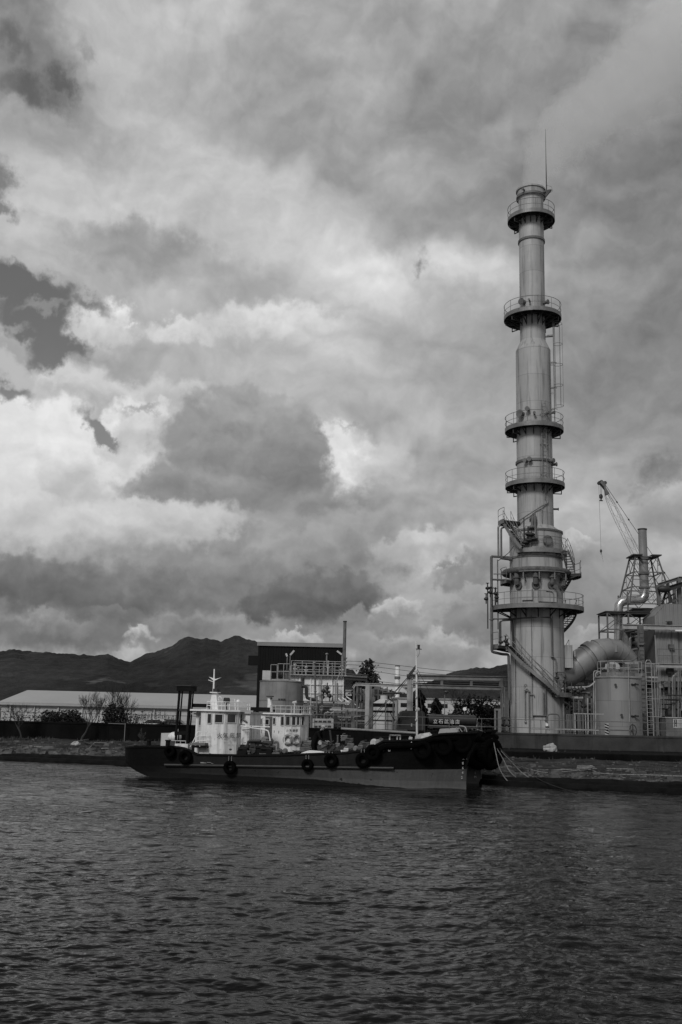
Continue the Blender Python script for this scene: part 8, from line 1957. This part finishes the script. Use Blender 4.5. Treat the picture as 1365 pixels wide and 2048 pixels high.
# ------------------------------------------------------------------ life rings
def ring(px, py, t0, R_, label):
    x, y_ = seg2(t0); n_x = seg2(t0 + .03); d_ = Vector((n_x[0]-x, n_x[1]-y_, 0)).normalized(); nn = Vector((d_.y, -d_.x, 0)); c = b2.at(px, py, y_); p = Vector((x, y_, c.z)) + nn * .08
    t = T('life_ring', label, 'life ring', tuple(wpt(b2, p)), 'life rings on the farther wheelhouse'); t.rotation_euler = (0, 0, BH + math.atan2(d_.y, d_.x)); ORG[t.name] = Vector((0, 0, 0))
    m = MB(); m.tube([(R_*math.cos(i*.2618), 0, R_*math.sin(i*.2618)*1.12) for i in range(24)], .062, 10, closed=True); m.build('ring', M['tank_grey'], t)
    for i in range(4): a = math.pi/4 + i*math.pi/2; m = MB(); m.tube([(R_*math.cos(a-.14), 0, R_*1.12*math.sin(a-.14)), (R_*math.cos(a+.14), 0, R_*1.12*math.sin(a+.14))], .066, 10); m.build('band', M['white_dull'], t)
ring(582.5, 1479.5, .26, .17, 'left life ring on the front of the farther wheelhouse')
ring(600.5, 1479.5, .52, .17, 'right life ring, seen narrower, on the farther wheelhouse')
# ------------------------------------------------------------------ mooring ropes
RG = 'mooring ropes from the bow'
bow = wpt(b2, (.45, -.2, sh2(0) - .05)); bow1 = W(955, 1459, bow.y - 1.2)
def mrope(pts, r, label, mt='rope'):
    m = MB(); P = [Vector(p) for p in pts]; Q = []
    for i in range(len(P) - 1):
        p0 = P[max(i-1, 0)]; p1 = P[i]; p2 = P[i+1]; p3 = P[min(i+2, len(P)-1)]
        for j in range(6): t = j / 6; Q.append(.5 * ((2*p1) + (p2-p0)*t + (2*p0-5*p1+4*p2-p3)*t*t + (3*p1-p0-3*p2+p3)*t**3))
    Q.append(P[-1]); m.tube(Q, r, 6); solo(m, 'mooring_rope', M[mt], label, 'rope', RG)
Yb = bow.y
mrope([W(955,1459,Yb-1),W(975,1467,Yb-.4),W(986,1480,Yb-.3),W(992,1505,Yb-.3),W(999,1535,Yb-.3),W(1012,1558,Yb-.4),(lambda p: (p.x, p.y, .0))(G(1030,1571)), (lambda p: (p.x, p.y, -.05))(G(1060,1572))], .022, 'slack pale rope dropping steeply from the bow into the water')
mrope([W(955,1459,Yb-.9),W(976,1468,Yb-.3),W(988,1487,Yb-.2),W(1005,1515,Yb),W(1022,1545,Yb),(lambda p: (p.x, p.y, .02))(G(1052,1570)), (lambda p: (p.x, p.y, -.05))(G(1064,1573))], .022, 'second pale rope curving from the bow into the water')
mrope([W(955,1459,Yb-.8),W(978,1469,Yb-.2),W(989,1486,Yb),W(1018,1518,Yb),W(1048,1548,Yb),(lambda p: (p.x, p.y, .02))(G(1088,1573)), (lambda p: (p.x, p.y, -.05))(G(1098,1575))], .022, 'third and widest pale rope curving from the bow into the water')
mrope([W(958,1461,Yb-.8),W(980,1471,Yb-.2),W(990,1486,Yb),W(1032,1526,Yb-.3),W(1085,1562,Yb-1),(lambda p: (p.x, p.y, .02))(G(1150,1586)), (lambda p: (p.x, p.y, -.05))(G(1168,1588))], .016, 'dark rope reaching farthest right into the water', 'wire')
q = on_bank(1075, 1535); 
mrope([W(958,1461,Yb-.5),W(984,1478,Yb),W(1000,1497,Yb+.3),W(1020,1520,Yb+1),tuple(on_bank(1052,1541)+Vector((0,0,.05))),tuple(on_bank(1100,1545)+Vector((0,0,.05))),tuple(on_bank(1160,1543)+Vector((0,0,.05)))], .018, 'grey rope running from the bow over the bank', 'rope')
pb = [tuple(on_bank(a, b) + Vector((0, 0, .04))) for a, b in ((1090,1540),(1140,1541),(1165,1544),(1180,1541),(1200,1546),(1240,1549),(1300,1550),(1365,1553),(1420,1555))]
m = MB(); m.tube(pb, .022, 6); solo(m, 'rope_line', M['rope'], 'old rope lying along the right bank', 'rope')
pk = on_bank(1170, 1542); m = MB(); rng = random.Random(3)
m.tube([pk + Vector((.45*math.cos(i*.9) + rng.uniform(-.2,.2), .25*math.sin(i*.9), .05 + .01*i)) for i in range(22)], .025, 6); solo(m, 'rope_coil', M['rope'], 'tangled rope coil on the right bank', 'rope')
mrope([(lambda p: (p.x, p.y, .03))(G(1290,1582)), W(1335,1576,44.3), W(1352,1571,44.3), W(1380,1563,44.6)], .02, 'pale rope rising from the water at the right edge of the bank')
# ------------------------------------------------------------------ person bending over on the farther boat
def person():
    base = b2.at(632, 1500, -.55); dz = sh2(base.x) - .5; dz = min(dz, .95 if True else dz)
    dz = .72
    c = wpt(b2, (base.x, -.55, dz)); t = T('person', 'person in dark work clothes and pale cap bending over on the farther boat', 'person', tuple(c)); t.rotation_euler = (0, 0, BH); ORG[t.name] = Vector((0, 0, 0))
    J = [((-.12, 0, .84), .155), ((-.06, 0, 1.02), .15), ((.06, 0, 1.20), .165), ((.17, 0, 1.33), .15), ((.24, 0, 1.40), .065), ((.30, 0, 1.46), .085), ((.34, 0, 1.53), .10), ((.33, 0, 1.60), .075)]
    E = [(i, i+1) for i in range(7)]
    def chain(root, L):
        prev = root
        for co, r in L: J.append((co, r)); E.append((prev, len(J)-1)); prev = len(J)-1
        return prev
    for s in (-1, 1):
        k = chain(0, [((-.12, .10*s, .76), .115), ((-.02 + .03*s, .12*s, .43), .075), ((-.10 + .06*s, .12*s, .09), .05)])
        chain(k, [((.02 + .06*s, .13*s, .04), .045), ((.12 + .06*s, .13*s, .03), .035)])
        k = chain(3, [((.16, .19*s, 1.30), .07), ((.28, .22*s, 1.03), .05), ((.50, .16*s, .94), .036), ((.56, .15*s, .93), .032)])
        for q in range(4): chain(k, [((.60, (.13 + .018*q)*s, .925 - .004*abs(q-1)), .010), ((.645 - .006*abs(q-1), (.13 + .02*q)*s, .905), .009), ((.655 - .008*q, (.13 + .02*q)*s, .875), .008)])
        chain(k, [((.57, .105*s, .92), .011), ((.60, .09*s, .895), .009)])
    me = bpy.data.meshes.new('body'); me.from_pydata([j[0] for j in J], E, []); me.update()
    o = bpy.data.objects.new('body', me); COL.objects.link(o); o.parent = t; me.materials.append(M['cloth'])
    sk = o.modifiers.new('skin', 'SKIN'); 
    if not me.skin_vertices: 
        bpy.context.view_layer.objects.active = o
    for i, v in enumerate(me.skin_vertices[0].data): v.radius = (J[i][1], J[i][1]); v.use_root = (i == 0)
    ss = o.modifiers.new('sub', 'SUBSURF'); ss.levels = 2; ss.render_levels = 2
    bpy.context.view_layer.update(); dg = bpy.context.evaluated_depsgraph_get(); nm = bpy.data.meshes.new_from_object(o.evaluated_get(dg)); o.modifiers.clear(); 
    nm.name = 'body'; nm.materials.clear(); nm.materials.append(M['cloth']); nm.materials.append(M['skin'])
    for p in nm.polygons:
        cc = p.center; p.use_smooth = True
        if cc.z > 1.43 and cc.x > .2: p.material_index = 1
        if cc.x > .52 and cc.z < 1.0: p.material_index = 1
    o.data = nm
    m = MB(); m.ball((.34, 0, 1.60), .112, 14, 8, (1, .95, .62)); m.prism([(.40, -.08, 1.57), (.52, -.05, 1.53), (.52, .05, 1.53), (.40, .08, 1.57)], None, (0, 0, .02)); h = m.build('cap', M['hat'], t)
    m = MB(); m.ball((.445, 0, 1.515), .022, 8, 6); m.build('nose', M['skin'], t)
    for s in (-1, 1): m = MB(); m.ball((.425, .035*s, 1.535), .012, 6, 5); m.build('eye', M['ink'], t); m = MB(); m.ball((.33, .098*s, 1.52), .024, 6, 5, (.6, .4, 1)); m.build('ear', M['skin'], t)
    m = MB(); m.box((.428, -.025, 1.478), (.436, .025, 1.484)); m.build('mouth', M['ink'], t)
person()
